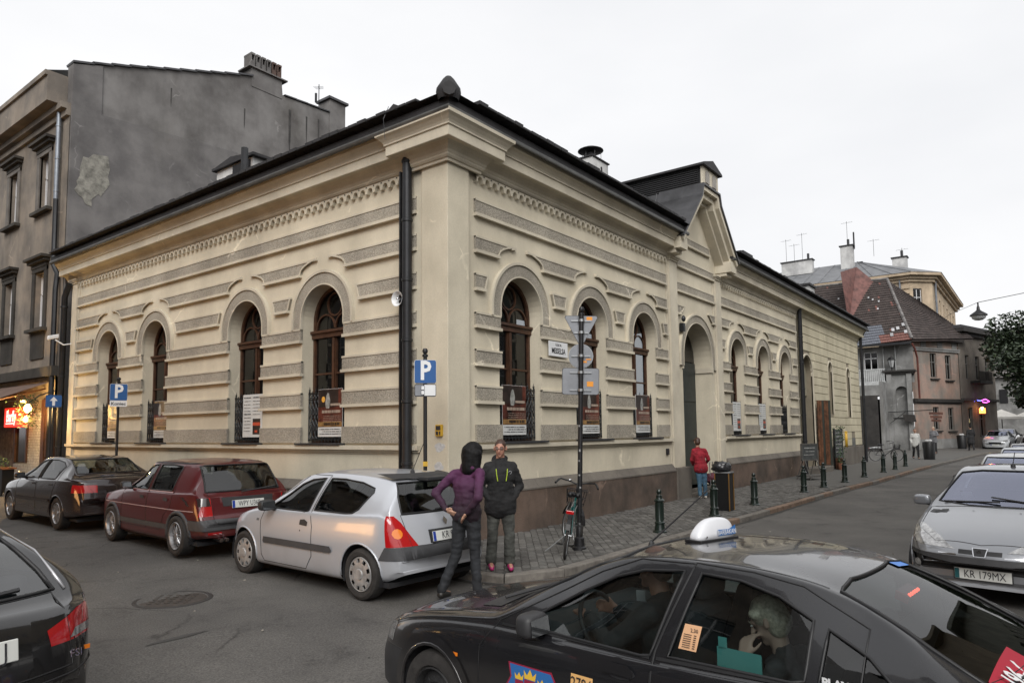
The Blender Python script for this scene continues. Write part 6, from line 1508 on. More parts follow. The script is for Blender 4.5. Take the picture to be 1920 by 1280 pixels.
            for k in range(n):
                a = 2*math.pi*k/n; c, sn = math.cos(a), math.sin(a); wd_ = rr_*.13
                P = [(rr_*.18, wd_*.8), (rr_*.9, wd_), (rr_*.9, -wd_), (rr_*.18, -wd_*.8)]
                mb.add([(u*c-v*sn, -.012-.012*(u < rr_*.5), u*sn+v*c) for u, v in P]+[(u*c-v*sn, -.05, u*sn+v*c) for u, v in P], [(0, 1, 2, 3), (0, 4, 5, 1), (1, 5, 6, 2), (2, 6, 7, 3), (3, 7, 4, 0)])
            mb.lathe([(rr_*.26, -.03), (rr_*.24, -.012), (0, -.008)], 18, axis='y'); mb.build('alloy_rim', ALLOY, w_, smooth='auto')
        mb = MB(); mb.lathe([(rr_, -.07), (0, -.075)], 24, axis='y'); mb.build('rim_back', DARKIN, w_, fix=False)
        return w_
    def arches(s, xs_, r, lip=True, mat=None, lr=.012, wid=None):
        for x, z in xs_:
            for side, view in ((1, 'l'), (-1, 'r')):
                mb = MB(); n = 18; w0 = interp(s.S['wid'], x)-.03
                A = [(x+r*math.cos(a), z+r*math.sin(a)) for a in [math.pi*(-.12+1.24*k/n) for k in range(n+1)]]
                mb.strip([s.T((u, side*w0, v)) for u, v in A], [s.T((u, side*(w0-.32), v)) for u, v in A]); mb.add([s.T((u, side*(w0-.32), v)) for u, v in A], [tuple(range(n+1))])
                mb.build('wheel_housing', DARKIN, s.root, fix=False)
                if lip:
                    pts = []
                    for u, v in A:
                        h, nn_ = s.hit(view, u, v)
                        if h is not None and v > .1: pts.append(s.T(h+Vector((0, side*.002, 0))))
                    if len(pts) > 3: mb = MB(); mb.tube(pts, lr, 6); mb.build('arch_lip', mat or s.paint, s.root, smooth=True)
    def interior(s, seats, zf=.30, wheel=None, w=.50, seath=.62):
        S = s.S; x0 = seats[0]-.75; x1 = seats[-1]+.75
        mb = MB(); W = min(interp(S['wid'], x0), interp(S['wid'], x1))-.10
        mb.box(-min(x1, S['L']-.35), -x0+.4, -W, W, zf-.1, zf); mb.build('cabin_floor', DARKIN, s.root)
        zb = interp(S['belt'], seats[0])
        mb = MB(); mb.box(-S['L']+.25, -.25, -.72, .72, .17, .22); mb.build('underbody', DARKIN, s.root)  # dark plate closing the shell, added to deepen the shadow beneath
        mb = MB(); mb.obox(s.T((x0-.05, 0, zb-.16)), (.26, 0, 0), (0, W-.02, 0), (-.05, 0, .13)); mb.build('dashboard', DASH, s.root, bevel=.05)
        for i, x in enumerate(seats):
            ys = (-.36, .36) if i == 0 else (-.38, 0.0, .38)
            if i == 0:
                for y in ys:
                    q = bpy.data.objects.new('seat', None); COL.objects.link(q); q.parent = s.root
                    mb = MB(); mb.obox(s.T((x-.20, y, zf+.22)), (.26, 0, 0), (0, .24, 0), (0, 0, .09)); mb.build('seat_cushion', SEAT, q, bevel=.05)
                    mb = MB(); mb.obox(s.T((x+.14, y, zf+.22+seath*.52)), (.065, 0, .02), (0, .235, 0), (-.09, 0, seath*.44)); mb.build('seat_back', SEAT, q, bevel=.06)
                    mb = MB(); mb.obox(s.T((x+.25, y, zf+.22+seath*1.10)), (.045, 0, .01), (0, .13, 0), (-.015, 0, .085)); mb.build('headrest', SEAT, q, bevel=.04)
            else:
                q = bpy.data.objects.new('rear_seat', None); COL.objects.link(q); q.parent = s.root
                mb = MB(); mb.obox(s.T((x-.20, 0, zf+.22)), (.26, 0, 0), (0, W-.04, 0), (0, 0, .09)); mb.build('seat_cushion', SEAT, q, bevel=.05)
                mb = MB(); mb.obox(s.T((x+.14, 0, zf+.22+seath*.46)), (.065, 0, .02), (0, W-.06, 0), (-.09, 0, seath*.38)); mb.build('seat_back', SEAT, q, bevel=.06)
                for y in (-.38, .38): mb = MB(); mb.obox(s.T((x+.24, y, zf+.22+seath*.97)), (.04, 0, .01), (0, .12, 0), (-.01, 0, .07)); mb.build('headrest', SEAT, q, bevel=.035)
        if wheel:
            x, y, z = wheel; c = Vector(s.T((x, y, z))); ax = Vector((.42, 0, -.9)).normalized()
            u = Vector((0, 1, 0)); v = ax.cross(u)*-1; ax2 = Vector((-.35, 0, .94)).normalized()
            u = Vector((0, 1, 0)); v = Vector((.88, 0, .47)).normalized(); v = Vector((.42, 0, .9)).normalized()
            sw = bpy.data.objects.new('steering_wheel', None); COL.objects.link(sw); sw.parent = s.root
            mb = MB(); mb.tube([c+(u*math.cos(a)+v*math.sin(a))*.185 for a in [k*math.pi/12 for k in range(24)]], .016, 6, closed=True); mb.build('rim', DASH, sw, smooth=True)
            mb = MB(); mb.ell(c, .05, .065, .06, 10, 6)
            for a in (0, math.pi, -math.pi/2): mb.tube([c, c+(u*math.cos(a)+v*math.sin(a))*.18], .013, 5)
            mb.build('spokes', TRIMG, sw)
    def mirror(s, x, y, z, side, mat, w=.20, h=.13, d=.10, bright=False):
        q = bpy.data.objects.new('side_mirror', None); COL.objects.link(q); q.parent = s.root
        bm = blob((0, 0, 0), 1, 1, 3, (1, 1, 1), 0.0)
        for v in bm.verts:
            p = v.co; p.x = math.copysign(abs(p.x)**.6, p.x)*d*.5; p.y = math.copysign(abs(p.y)**.55, p.y)*w*.5; p.z = math.copysign(abs(p.z)**.55, p.z)*h*.5
            v.co = p+Vector(s.T((x, side*(y+w*.45), z)))
        bmobj(bm, 'housing', mat, q)
        mb = MB(); mb.tube([s.T((x+.0, side*(y-.05), z-h*.45)), s.T((x, side*(y+.06), z-h*.25))], .028, 8); mb.build('mount', TRIMB, q, smooth=True)
        mb = MB(); mb.add([s.T((x+d*.5+.003, side*(y+w*.45+a*w*.42), z+b*h*.40)) for a, b in ((-1, -.9), (.9, -.9), (1, .8), (-.8, .95))], [(0, 1, 2, 3)]); mb.build('mirror_glass', M('mirror_glass_painted_bright', (.6, .62, .64), .1, 1, var=0) if bright else M('mirror_glass', (.10, .105, .11), .12, .8, var=0), q, fix=False)
        return q
    def plate(s, o, nrm, body, parent=None, w=.52, h=.114, band=PLB, tilt=0, frame_=None, size=.115, sx=.80, tx_=0):
        """number plate; o model coords of its centre, nrm = +1 rear, -1 front"""
        q = bpy.data.objects.new('number_plate', None); COL.objects.link(q); q.parent = s.root
        h_, _n = s.hit('b' if nrm > 0 else 'f', o[1], o[2]+(.0 if nrm > 0 else 0)); o = (h_.x+nrm*.022 if h_ is not None else o[0], o[1], o[2]); q.location = s.T(o); q.rotation_euler = (0, tilt, 0 if nrm < 0 else math.pi)
        # local: plate faces +x
        mb = MB(); mb.box(-.008, .004, -w/2, w/2, -h/2, h/2); mb.build('plate', PLW, q, bevel=.004)
        if frame_: mb = MB(); mb.box(-.012, -.002, -w/2-.012, w/2+.012, -h/2-.014, h/2+.010); mb.build('plate_frame', frame_, q, bevel=.003)
        mb = MB(); mb.box(.0035, .0055, -w/2+.003, -w/2+.045, -h/2+.004, h/2-.004); mb.build('blue_band', band, q)
        text(body, 'plate_number', INK, size, frame((.006, .018+tx_, -.002), (0, 1, 0), (0, 0, 1)), q, depth=.0006, sx=sx)
        return q
def circ(x, z, r, n=20): return [(x+r*math.cos(2*math.pi*k/n), z+r*math.sin(2*math.pi*k/n)) for k in range(n)]
def archp(x, z, r, zb=-.1, n=16): return [(x+r*math.cos(math.pi*k/n), z+r*math.sin(math.pi*k/n)) for k in range(n+1)]+[(x-r, zb), (x+r, zb)]
def both(name, poly, *a): return [(name, 'l', poly)+a, (name, 'r', poly)+a]

def backlamps(poly, xcut, mat=None, name='tail_lamp', slant=0, r=.004):
    return [(name, 'b', [(sg*y, z) for y, z in poly], mat or L_RED, -.003, None, None, RUB, [((xcut, 0, .8), (1, 0, slant))]) for sg in (1, -1)]
# ---- silver three-door hatchback
S = dict(L=3.81,
 top=[(0, .52), (.03, .60), (.12, .70), (.35, .80), (.65, .885), (.95, .955), (1.10, .99), (1.35, 1.145), (1.62, 1.30), (1.85, 1.375), (2.15, 1.412), (2.5, 1.415), (2.9, 1.40), (3.25, 1.365), (3.42, 1.33), (3.50, 1.24), (3.58, 1.08), (3.65, .95), (3.72, .80), (3.78, .62), (3.81, .50)],
 belt=[(0, .50), (.12, .66), (.5, .82), (1.0, .905), (1.5, .92), (2.5, .935), (3.2, .955), (3.5, .96), (3.66, .90), (3.81, .49)],
 bot=[(0, .22), (.3, .19), (1, .18), (2.6, .18), (3.3, .20), (3.6, .24), (3.81, .32)],
 wid=[(0, .60), (.08, .68), (.25, .76), (.6, .815), (1.2, .822), (2.6, .822), (3.2, .815), (3.5, .79), (3.7, .74), (3.81, .66)],
 rw=[(0, .5), (1.1, .60), (1.5, .60), (2.0, .585), (2.8, .57), (3.4, .53), (3.81, .5)],
 bow=[(0, .26), (.4, .16), (1.2, .13), (1.9, .05), (2.4, 0), (3.2, -.04), (3.6, -.12), (3.81, -.20)])
cl = Car('silver_hatchback', 'silver three-door hatchback parked nearest the corner, a couple standing behind it', 'car', S, (-1.99, 1.91, .0), R(88), P_SILV, 'cars parked by the left facade', 1.025)
wf = [(1.30, .945), (1.52, 1.08), (1.80, 1.24), (1.98, 1.30), (2.25, 1.325), (2.12, .935), (2.05, .915), (1.40, .925)]
wr = [(2.22, .945), (2.36, 1.325), (2.62, 1.325), (2.95, 1.295), (3.17, 1.24), (3.19, 1.19), (3.05, 1.00), (2.96, .955), (2.85, .945)]
fr_sc = [(-.60, 1.00), (-.52, 1.24), (-.46, 1.32), (.46, 1.32), (.52, 1.24), (.60, 1.00), (.3, .985), (-.3, .985)]
rr_w = [(-.56, .965), (-.54, 1.15), (-.48, 1.30), (.48, 1.30), (.54, 1.15), (.56, .965)]
door = [(1.13, .32), (1.20, .24), (2.12, .24), (2.24, .40), (2.24, .75), (2.18, .93), (2.33, 1.36), (1.9, 1.36), (1.2, .98), (1.10, .75)]
cl.carve([*both('wheel_opening', archp(.68, .30, .335), None, 0, None, None), *both('wheel_opening', archp(3.15, .30, .335), None, 0, None, None),
 *both('side_window', wf, CGLD, .006, None, .010), *both('rear_side_window', wr, CGLD, .006, None, .010), ('windscreen', 'f', fr_sc, CGLW, .004, None, .009), ('rear_window', 'b', rr_w, CGLD, .004, None, .012),
 *backlamps([(.95, .617), (.44, .617), (.52, .74), (.60, .88), (.66, .95), (.74, .955), (.95, .93)], 3.52, slant=.12),
 *[('headlamp', 'f', [(sg*a, z) for a, z in ((.95, .62), (.40, .56), (.42, .68), (.95, .78))], L_CLR, -.002, None, None, RUB, [((.36, 0, .7), (-1, 0, 0))]) for sg in (1, -1)],
 ('rear_bumper_strip', 'b', [(-.95, .47), (-.95, .615), (.95, .615), (.95, .47)], TRIMG, -.006, None, None, RUB, [((3.52, 0, .6), (1, 0, -.6))]),
 *both('door', door, P_SILV, 0, None, .0045),
 ('tailgate', 'b', [(-.52, .617), (-.56, .80), (-.58, .955), (.58, .955), (.56, .80), (.52, .617)], P_SILV, 0, None, .004)])
cl.arches([(.68, .30), (3.15, .30)], .335, lr=.011)
for sd_ in (1, -1):
    for x in (.68, 3.15): cl.wheel(x, sd_, .29, .185, 'cover', rimr=.195)
cl.interior([1.95, 2.85], wheel=(1.55, .36, .88))
for v, sg_ in (('l', 1), ('r', -1)):
    cl.patch('rubbing_strip', v, [(1.18, .50), (1.20, .475), (2.62, .475), (2.66, .51), (2.62, .555), (1.20, .555)], TRIMG, .014, res=.06)
    cl.patch('door_handle', v, [(1.98, .76), (2.14, .75), (2.15, .80), (2.08, .83), (1.99, .82)], TRIMB, .004)
    cl.patch('indicator_repeater', v, [(1.0, .745), (1.06, .745), (1.06, .775), (1.0, .775)], L_CLR, .005)
    cl.mirror(1.38, .80, .97, sg_, TRIMB, .22, .14, .12)
    cl.patch('fuel_flap_seam', v, [(1.99, .70), (2.01, .70), (2.01, .68), (1.99, .68)], INK, .002)
for sg_ in (1, -1):
    o = cl.patch('indicator_lens', 'b', [(sg_*.66+.055*math.cos(a*.6), .76+.055*math.sin(a*.6)) for a in range(10)], L_ORG, .006, res=.03)
cl.patch('spoiler', 'b', [(-.50, 1.315), (-.50, 1.36), (.50, 1.36), (.50, 1.315)], TRIMB, .035)
mb = MB(); mb.obox(cl.T((3.50, 0, 1.335)), (.10, 0, 0), (0, .18, 0), (0, 0, .022)); mb.build('brake_light_housing', TRIMB, cl.root, bevel=.01)
cl.plate((3.745, 0, .70), 1, 'KR 944', tilt=-.20, frame_=TRIMB)
cl.patch('plate_recess', 'b', [(-.28, .63), (-.28, .775), (.28, .775), (.28, .63)], TRIMB, .003)
cl.patch('badge', 'b', [(0, .90), (.035, .85), (0, .80), (-.035, .85)], CHR, .012)
mb = MB(); mb.tube([cl.T((3.66, .1, .99)), cl.T((3.62, -.3, 1.02))], .012, 5); mb.build('wiper', TRIMB, cl.root)
mb = MB(); mb.lathe([(.03, 0), (.025, .03), (.008, .05)], 8, cl.T((3.15, 0, 1.385))); mb.tube([cl.T((3.15, 0, 1.41)), cl.T((3.38, 0, 1.80))], .006, 4); mb.build('aerial', TRIMB, cl.root)
cl.patch('bonnet_seam', 't', [(.25, -.62), (.26, -.62), (1.08, -.66), (1.07, -.66)], RUB, .002)

# ---- dark red five-door hatchback
S = dict(L=3.985,
 top=[(0, .55), (.02, .70), (.10, .78), (.4, .84), (.9, .915), (1.18, .955), (1.28, 1.0), (1.55, 1.17), (1.82, 1.335), (1.95, 1.385), (2.3, 1.405), (2.8, 1.405), (3.2, 1.385), (3.42, 1.36), (3.50, 1.32), (3.64, 1.10), (3.75, .92), (3.84, .88), (3.90, .62), (3.985, .52)],
 belt=[(0, .54), (.1, .74), (.5, .82), (1.2, .895), (2, .91), (3.0, .92), (3.6, .93), (3.78, .90), (3.9, .6), (3.985, .5)],
 bot=[(0, .26), (.4, .21), (1, .20), (3, .20), (3.5, .24), (3.985, .30)],
 wid=[(0, .66), (.08, .73), (.3, .79), (.8, .815), (1.5, .825), (3.0, .825), (3.5, .80), (3.8, .77), (3.92, .74), (3.985, .70)],
 rw=[(0, .5), (1.2, .62), (1.6, .61), (2.2, .60), (3.0, .59), (3.5, .55), (3.985, .5)],
 bow=[(0, .14), (.5, .10), (1.2, .12), (1.9, .05), (2.4, 0), (3.3, -.02), (3.7, -.06), (3.985, -.09)])
go = Car('red_hatchback', 'dark red boxy five-door hatchback with mesh wheels, middle of three parked cars', 'car', S, (-1.86, 6.35, .075), R(87), P_RED, 'cars parked by the left facade', 1.03)
w1 = [(1.42, .935), (1.62, 1.09), (1.86, 1.26), (1.98, 1.305), (2.16, 1.325), (2.10, .93)]
w2 = [(2.22, .935), (2.27, 1.325), (2.65, 1.33), (2.98, 1.31), (3.02, 1.28), (2.98, .945)]
d1 = [(1.18, .34), (2.17, .34), (2.17, .93), (2.21, 1.365), (1.85, 1.34), (1.30, .95), (1.18, .88)]; d2 = [(2.175, .34), (2.66, .34), (2.82, .58), (3.02, .70), (3.05, .93), (3.05, 1.365), (2.215, 1.37), (2.175, .93)]
go.carve([*both('wheel_opening', archp(.80, .31, .325), None, 0, None, None), *both('wheel_opening', archp(3.275, .31, .325), None, 0, None, None),
 *both('side_window', w1, CGLD, .006, None, .011), *both('rear_side_window', w2, CGLD, .006, None, .011), ('windscreen', 'f', [(-.62, .99), (-.56, 1.34), (.56, 1.34), (.62, .99)], CGLW, .004, None, .01),
 ('rear_window', 'b', [(-.60, .94), (-.55, 1.31), (-.50, 1.325), (.50, 1.325), (.55, 1.31), (.60, .94)], CGLD, .004, None, .013),
 *backlamps([(.95, .60), (.56, .60), (.58, .865), (.95, .865)], 3.80),
 ('bumper', 'b', [(-.95, .40), (-.95, .545), (.95, .545), (.95, .40)], TRIMG, -.02, None, None, RUB, [((3.58, 0, .5), (1, 0, 0))]),
 *both('door', d1, P_RED, 0, None, .004), *both('rear_door', d2, P_RED, 0, None, .004),
 ('tailgate', 'b', [(-.55, .55), (-.58, .9), (-.58, .935), (.58, .935), (.58, .9), (.55, .55)], P_RED, 0, None, .004)])
go.arches([(.80, .31), (3.275, .31)], .33, mat=TRIMG, lr=.030)
for sd_ in (1, -1):
    for x in (.80, 3.275): go.wheel(x, sd_, .30, .21, 'mesh', rimr=.205, y=.845)
go.interior([2.0, 2.95], wheel=(1.6, .36, .88))
for v, sg_ in (('l', 1), ('r', -1)):
    go.patch('sill_strip', v, [(1.12, .37), (1.12, .45), (2.93, .45), (2.93, .37)], TRIMG, .012, res=.08)
    go.patch('waist_strip', v, [(.42, .665), (.42, .678), (3.70, .678), (3.70, .665)], M('bright_strip', (.42, .30, .30), .3, var=0), .006, res=.06)
    for x in (2.0, 2.86): go.patch('door_handle', v, [(x-.09, .795), (x+.07, .79), (x+.07, .825), (x-.02, .84), (x-.09, .835)], TRIMB, .010)
    go.patch('chrome_sill_strip', v, [(1.36, .913), (1.36, .928), (3.02, .928), (3.02, .913)], M('pink_grey_strip', (.40, .27, .28), .3, var=0), .004, res=.06)
    go.mirror(1.50, .80, .985, sg_, TRIMB, .17, .12, .09, True)
    go.patch('roof_gutter', v, [(1.9, 1.345), (1.9, 1.36), (3.3, 1.36), (3.3, 1.345)], RUB, .006, res=.06)
for sg_ in (1, -1): go.patch('smoked_lens', 'b', [(sg_*a, z) for a, z in ((.58, .745), (.79, .745), (.79, .86), (.60, .86))], L_SMK, .007)
go.patch('boot_panel', 'b', [(-.40, .73), (-.42, .86), (.42, .86), (.40, .73)], TRIMB, .004)
go.plate((3.905, .02, .755), 1, 'WPY U369', tilt=-.16, size=.11, sx=.70)
mb = MB(); mb.tube([go.T((3.86, .12, .93)), go.T((3.84, -.45, .985))], .012, 5); mb.build('wiper', TRIMB, go.root)
mb = MB()
for y in (.50, .42): mb.tube([go.T((3.8, y, .27)), go.T((4.03, y, .26))], .032, 10)
mb.build('exhaust_pipes', CHR, go.root, smooth='auto')
go.patch('fog_lamp', 'b', [(.45, .29), (.45, .37), (.66, .37), (.66, .29)], L_RED, .004)

# ---- dark maroon saloon
S = dict(L=4.56,
 top=[(0, .55), (.04, .66), (.2, .76), (.6, .85), (1.15, .94), (1.35, .985), (1.7, 1.17), (2.05, 1.33), (2.3, 1.385), (2.7, 1.405), (3.1, 1.395), (3.45, 1.34), (3.75, 1.20), (4.0, 1.06), (4.15, 1.01), (4.4, .985), (4.5, .92), (4.54, .75), (4.56, .55)],
 belt=[(0, .53), (.2, .70), (.8, .84), (1.5, .915), (2.5, .94), (3.4, .955), (4.1, .95), (4.45, .90), (4.56, .52)],
 bot=[(0, .24), (.4, .20), (1, .19), (3.5, .19), (4.1, .24), (4.56, .30)],
 wid=[(0, .66), (.1, .75), (.4, .84), (1, .87), (3.6, .87), (4.1, .85), (4.4, .80), (4.56, .72)],
 rw=[(0, .5), (1.3, .63), (1.8, .61), (2.5, .60), (3.3, .58), (3.9, .60), (4.56, .6)],
 bow=[(0, .24), (.5, .15), (1.3, .15), (2.1, .05), (2.6, 0), (3.4, -.06), (4.0, -.10), (4.56, -.18)])
pe = Car('maroon_saloon', 'very dark maroon four-door saloon parked at the far left edge of the frame', 'car', S, (-1.95, 11.35, .12), R(89), P_MAR, 'cars parked by the left facade')
pe.carve([*both('wheel_opening', archp(.93, .32, .335), None, 0, None, None), *both('wheel_opening', archp(3.63, .32, .335), None, 0, None, None),
 *both('side_window', [(1.62, .96), (1.85, 1.11), (2.12, 1.25), (2.32, 1.31), (2.52, 1.325), (2.46, .955)], CGLD, .006, None, .01), *both('rear_side_window', [(2.56, .955), (2.61, 1.325), (2.95, 1.325), (3.28, 1.28), (3.46, 1.20), (3.40, .965)], CGLD, .006, None, .01),
 ('windscreen', 'f', [(-.64, 1.02), (-.56, 1.34), (.56, 1.34), (.64, 1.02)], CGLW, .004, None, .01), ('rear_window', 'b', [(-.60, 1.065), (-.54, 1.325), (.54, 1.325), (.60, 1.065)], CGL, .004, None, .012),
 *backlamps([(.95, .72), (.45, .72), (.45, .86), (.95, .88)], 4.22),
 *both('door', [(1.35, .30), (2.50, .30), (2.50, .95), (2.56, 1.36), (2.1, 1.33), (1.45, .97), (1.35, .8)], P_MAR, 0, None, .004), *both('rear_door', [(2.505, .30), (3.2, .30), (3.42, .72), (3.55, .95), (3.50, 1.25), (3.2, 1.345), (2.565, 1.36), (2.505, .95)], P_MAR, 0, None, .004),
 ('boot_lid', 'b', [(-.62, .88), (-.60, 1.03), (.60, 1.03), (.62, .88), (.44, .62), (-.44, .62)], P_MAR, 0, None, .004)])
pe.arches([(.93, .32), (3.63, .32)], .335)
for sd_ in (1, -1):
    for x in (.93, 3.63): pe.wheel(x, sd_, .31, .20, 9, rimr=.205)
pe.interior([2.3, 3.2], wheel=(1.85, .36, .90))
for v, sg_ in (('l', 1), ('r', -1)):
    for x in (2.36, 3.3): pe.patch('door_handle', v, [(x-.1, .83), (x+.08, .83), (x+.08, .865), (x-.1, .865)], TRIMB, .008)
    pe.mirror(1.72, .83, 1.0, sg_, P_MAR, .19, .13, .11); pe.patch('rubbing_strip', v, [(1.3, .50), (1.3, .56), (3.25, .56), (3.25, .50)], TRIMB, .012, res=.1)
pe.patch('smoked_lens', 'b', [(.46, .865), (.46, .91), (.84, .90), (.84, .865)], L_SMK, .005)

# ---- black taxi in the foreground
S = dict(L=4.56, n=120,
 top=[(0, .50), (.05, .62), (.2, .73), (.5, .825), (.9, .90), (1.15, .935), (1.32, .965), (1.55, 1.07), (1.85, 1.215), (2.1, 1.325), (2.3, 1.385), (2.55, 1.41), (2.9, 1.415), (3.2, 1.395), (3.42, 1.355), (3.7, 1.25), (4.0, 1.10), (4.2, 1.01), (4.38, .97), (4.46, .93), (4.52, .75), (4.56, .52)],
 belt=[(0, .49), (.2, .66), (.6, .79), (1.2, .87), (1.6, .885), (2.6, .905), (3.4, .94), (4.0, .97), (4.35, .945), (4.56, .50)],
 bot=[(0, .22), (.4, .19), (1, .19), (3.4, .19), (4.1, .24), (4.56, .30)],
 wid=[(0, .66), (.08, .75), (.3, .83), (.6, .865), (1.1, .876), (3.4, .872), (3.9, .86), (4.3, .81), (4.56, .70)],
 rw=[(0, .5), (1.3, .66), (1.7, .64), (2.3, .60), (3.2, .58), (3.8, .60), (4.56, .62)],
 bow=[(0, .22), (.5, .16), (1.2, .18), (1.8, .10), (2.3, .03), (2.6, 0), (3.4, -.05), (3.9, -.10), (4.56, -.20)])
TAXI_LOC = (-4.11, -3.69, -.07); TAXI_H = R(84.3)
tx = Car('black_taxi', 'dark anthracite taxi in the foreground with a white roof sign', 'car', S, TAXI_LOC, TAXI_H, P_TAXI, None, .955)
tw1 = [(1.67, .915), (1.84, 1.03), (2.06, 1.155), (2.27, 1.26), (2.44, 1.312), (2.68, 1.335), (2.58, .925), (2.52, .912)]
tw2 = [(2.68, .935), (2.78, 1.335), (3.00, 1.325), (3.20, 1.28), (3.37, 1.205), (3.37, .97), (3.31, .953)]
tw3 = [(3.43, .975), (3.44, 1.18), (3.62, 1.10), (3.74, 1.01), (3.72, .985)]
td1 = [(1.36, .30), (2.56, .30), (2.60, .60), (2.60, .95), (2.73, 1.375), (2.40, 1.365), (2.15, 1.27), (1.50, .92), (1.36, .75)]
td2 = [(2.605, .60), (2.58, .30), (3.2, .30), (3.34, .62), (3.56, .80), (3.60, .97), (3.60, 1.20), (3.30, 1.335), (3.05, 1.37), (2.735, 1.38), (2.605, .95)]
tx.carve([*both('wheel_opening', archp(.90, .32, .345), None, 0, None, None), *both('wheel_opening', archp(3.60, .32, .345), None, 0, None, None),
 *both('side_window', tw1, CGL, .010, None, .009), *both('rear_side_window', tw2, CGL, .010, None, .009), *both('quarter_window', tw3, CGLD, .008, None, .008),
 ('windscreen', 'f', [(-.66, .985), (-.60, 1.20), (-.53, 1.335), (-.3, 1.355), (.3, 1.355), (.53, 1.335), (.60, 1.20), (.66, .985), (.3, .97), (-.3, .97)], CGL, .004, None, .011),
 ('rear_window', 'b', [(-.60, 1.035), (-.58, 1.15), (-.50, 1.32), (-.3, 1.345), (.3, 1.345), (.50, 1.32), (.58, 1.15), (.60, 1.035)], CGLD, .004, None, .010),
 *both('front_door', td1, P_TAXI, 0, None, .0045), *both('rear_door', td2, P_TAXI, 0, None, .0045),
 *[('headlamp', 'f', [(sg*a, z) for a, z in ((.95, .60), (.38, .54), (.40, .66), (.95, .74))], L_CLR, -.002, None, None, RUB, [((.40, 0, .6), (-1, 0, 0))]) for sg in (1, -1)],
 *backlamps([(.95, .70), (.50, .70), (.52, .88), (.95, .90)], 4.28),
 *both('front_bumper', [(-.2, .20), (.56, .20), (.58, .42), (.55, .56), (-.2, .545)], TRIMB, -.002, None, .003), ('tailgate', 'b', [(-.50, .70), (-.62, .98), (-.60, 1.05), (.60, 1.05), (.62, .98), (.50, .70)], P_TAXI, 0, None, .004)])
tx.arches([(.90, .32), (3.60, .32)], .345, lr=.014)
for sd_ in (1, -1):
    for x in (.90, 3.60): tx.wheel(x, sd_, .31, .20, 'steel', rimr=.20)
tx.interior([2.45, 3.35], wheel=(1.95, .37, .90), seath=.66)
for v, sg_ in (('l', 1), ('r', -1)):
    tx.mirror(1.83, .80, .965, sg_, TRIMB, .20, .14, .13)
    for x in (2.42, 3.38): tx.patch('door_handle', v, [(x-.10, .80), (x+.08, .80), (x+.09, .83), (x+.05, .855), (x-.07, .855)], P_TAXI, .016); tx.patch('handle_cup', v, [(x+.04*math.cos(a*.6)*2.4-.0, .815+.035*math.sin(a*.6)) for a in range(10)], DARKIN, .003)
    tx.patch('indicator_repeater', v, [(1.06, .665), (1.17, .665), (1.17, .645), (1.10, .625), (1.06, .655)], L_ORG, .006, res=.03)
    tx.patch('window_ledge_strip', v, [(1.52, .893), (1.52, .907), (2.58, .920), (2.58, .906)], RUB, .006, res=.05); tx.patch('window_ledge_strip', v, [(2.62, .909), (2.62, .925), (3.56, .965), (3.56, .948)], RUB, .006, res=.05)
    tx.patch('arch_moulding', v, archp(.90, .32, .415, .32)[:-2]+[(.90-.347, .32)]+[(.90-.347*math.cos(math.pi*k/16), .32+.347*math.sin(math.pi*k/16)) for k in range(1, 17)], P_TAXI, .010, res=.03)
    tx.patch('bonnet_seam', 't', [(1.10, sg_*.30), (1.113, sg_*.30), (1.20, sg_*.60), (1.05, sg_*.745), (.55, sg_*.74), (.25, sg_*.62), (.25, sg_*.607), (.55, sg_*.727), (1.04, sg_*.733), (1.185, sg_*.60)], RUB, .0015, res=.02)
    tx.patch('roof_channel', 't', [(1.75, sg_*.575), (1.75, sg_*.583), (2.4, sg_*.553), (3.4, sg_*.525), (3.4, sg_*.517), (2.4, sg_*.545)], RUB, .002, res=.02)
tx.patch('cowl', 't', [(1.10, -.58), (1.06, 0), (1.10, .58), (1.30, .60), (1.24, 0), (1.30, -.60)], TRIMB, .004)
for y0_ in (.45, -.15): mb = MB(); mb.tube([Vector(tx.T(tx.hit('t', 1.20+.0, y0_)[0]))+Vector((0, 0, .02)), Vector(tx.T(tx.hit('t', 1.34, y0_-.50)[0]))+Vector((0, 0, .03))], .010, 5); mb.build('wiper', TRIMB, tx.root)
tx.patch('roof_panel_seam', 't', [(2.22, -.5), (2.235, -.5), (2.20, 0), (2.235, .5), (2.22, .5), (2.185, 0)], RUB, .002, res=.02)
# door emblem: shield with crowns and number, licence sticker, tariff card, screens
E_BL = M('emblem_blue', (.03, .13, .36), .35, var=0); E_RD = M('emblem_red', (.26, .02, .045), .35, var=0); E_YL = M('emblem_yellow', (.72, .45, .05), .35, var=0); E_OR = M('sticker_orange', (.72, .42, .16), .5, var=.05); STK = M('tariff_card', (.62, .36, .20), .5, var=.05)
em = tx.patch('emblem', 'l', [(1.62, 0.71), (1.64, 0.63), (1.59, 0.55), (1.6, 0.45), (1.98, 0.45), (1.99, 0.67), (1.96, 0.715), (1.9, 0.71)], E_RD, .003, res=.06)
tx.patch('emblem_field', 'l', [(1.635, 0.702), (1.652, 0.63), (1.605, 0.55), (1.612, 0.46), (1.968, 0.46), (1.978, 0.668), (1.955, 0.702)], E_BL, .0045, em, res=.06)
for x, z, w_ in ((1.715, 0.625, 0.055), (1.8, 0.64, 0.075), (1.895, 0.62, 0.055)):
    tx.patch('castle_tower', 'l', [(x-w_*.6, z-.13), (x+w_*.6, z-.13), (x+w_*.6, z-.005), (x-w_*.6, z-.005)], E_RD, .006, em)
    tx.patch('crown', 'l', [(x-w_*.55, z), (x+w_*.55, z), (x+w_*.65, z+w_*.62), (x+w_*.3, z+w_*.28), (x, z+w_*.75), (x-w_*.3, z+w_*.28), (x-w_*.65, z+w_*.62)], E_YL, .0075, em, res=.02)
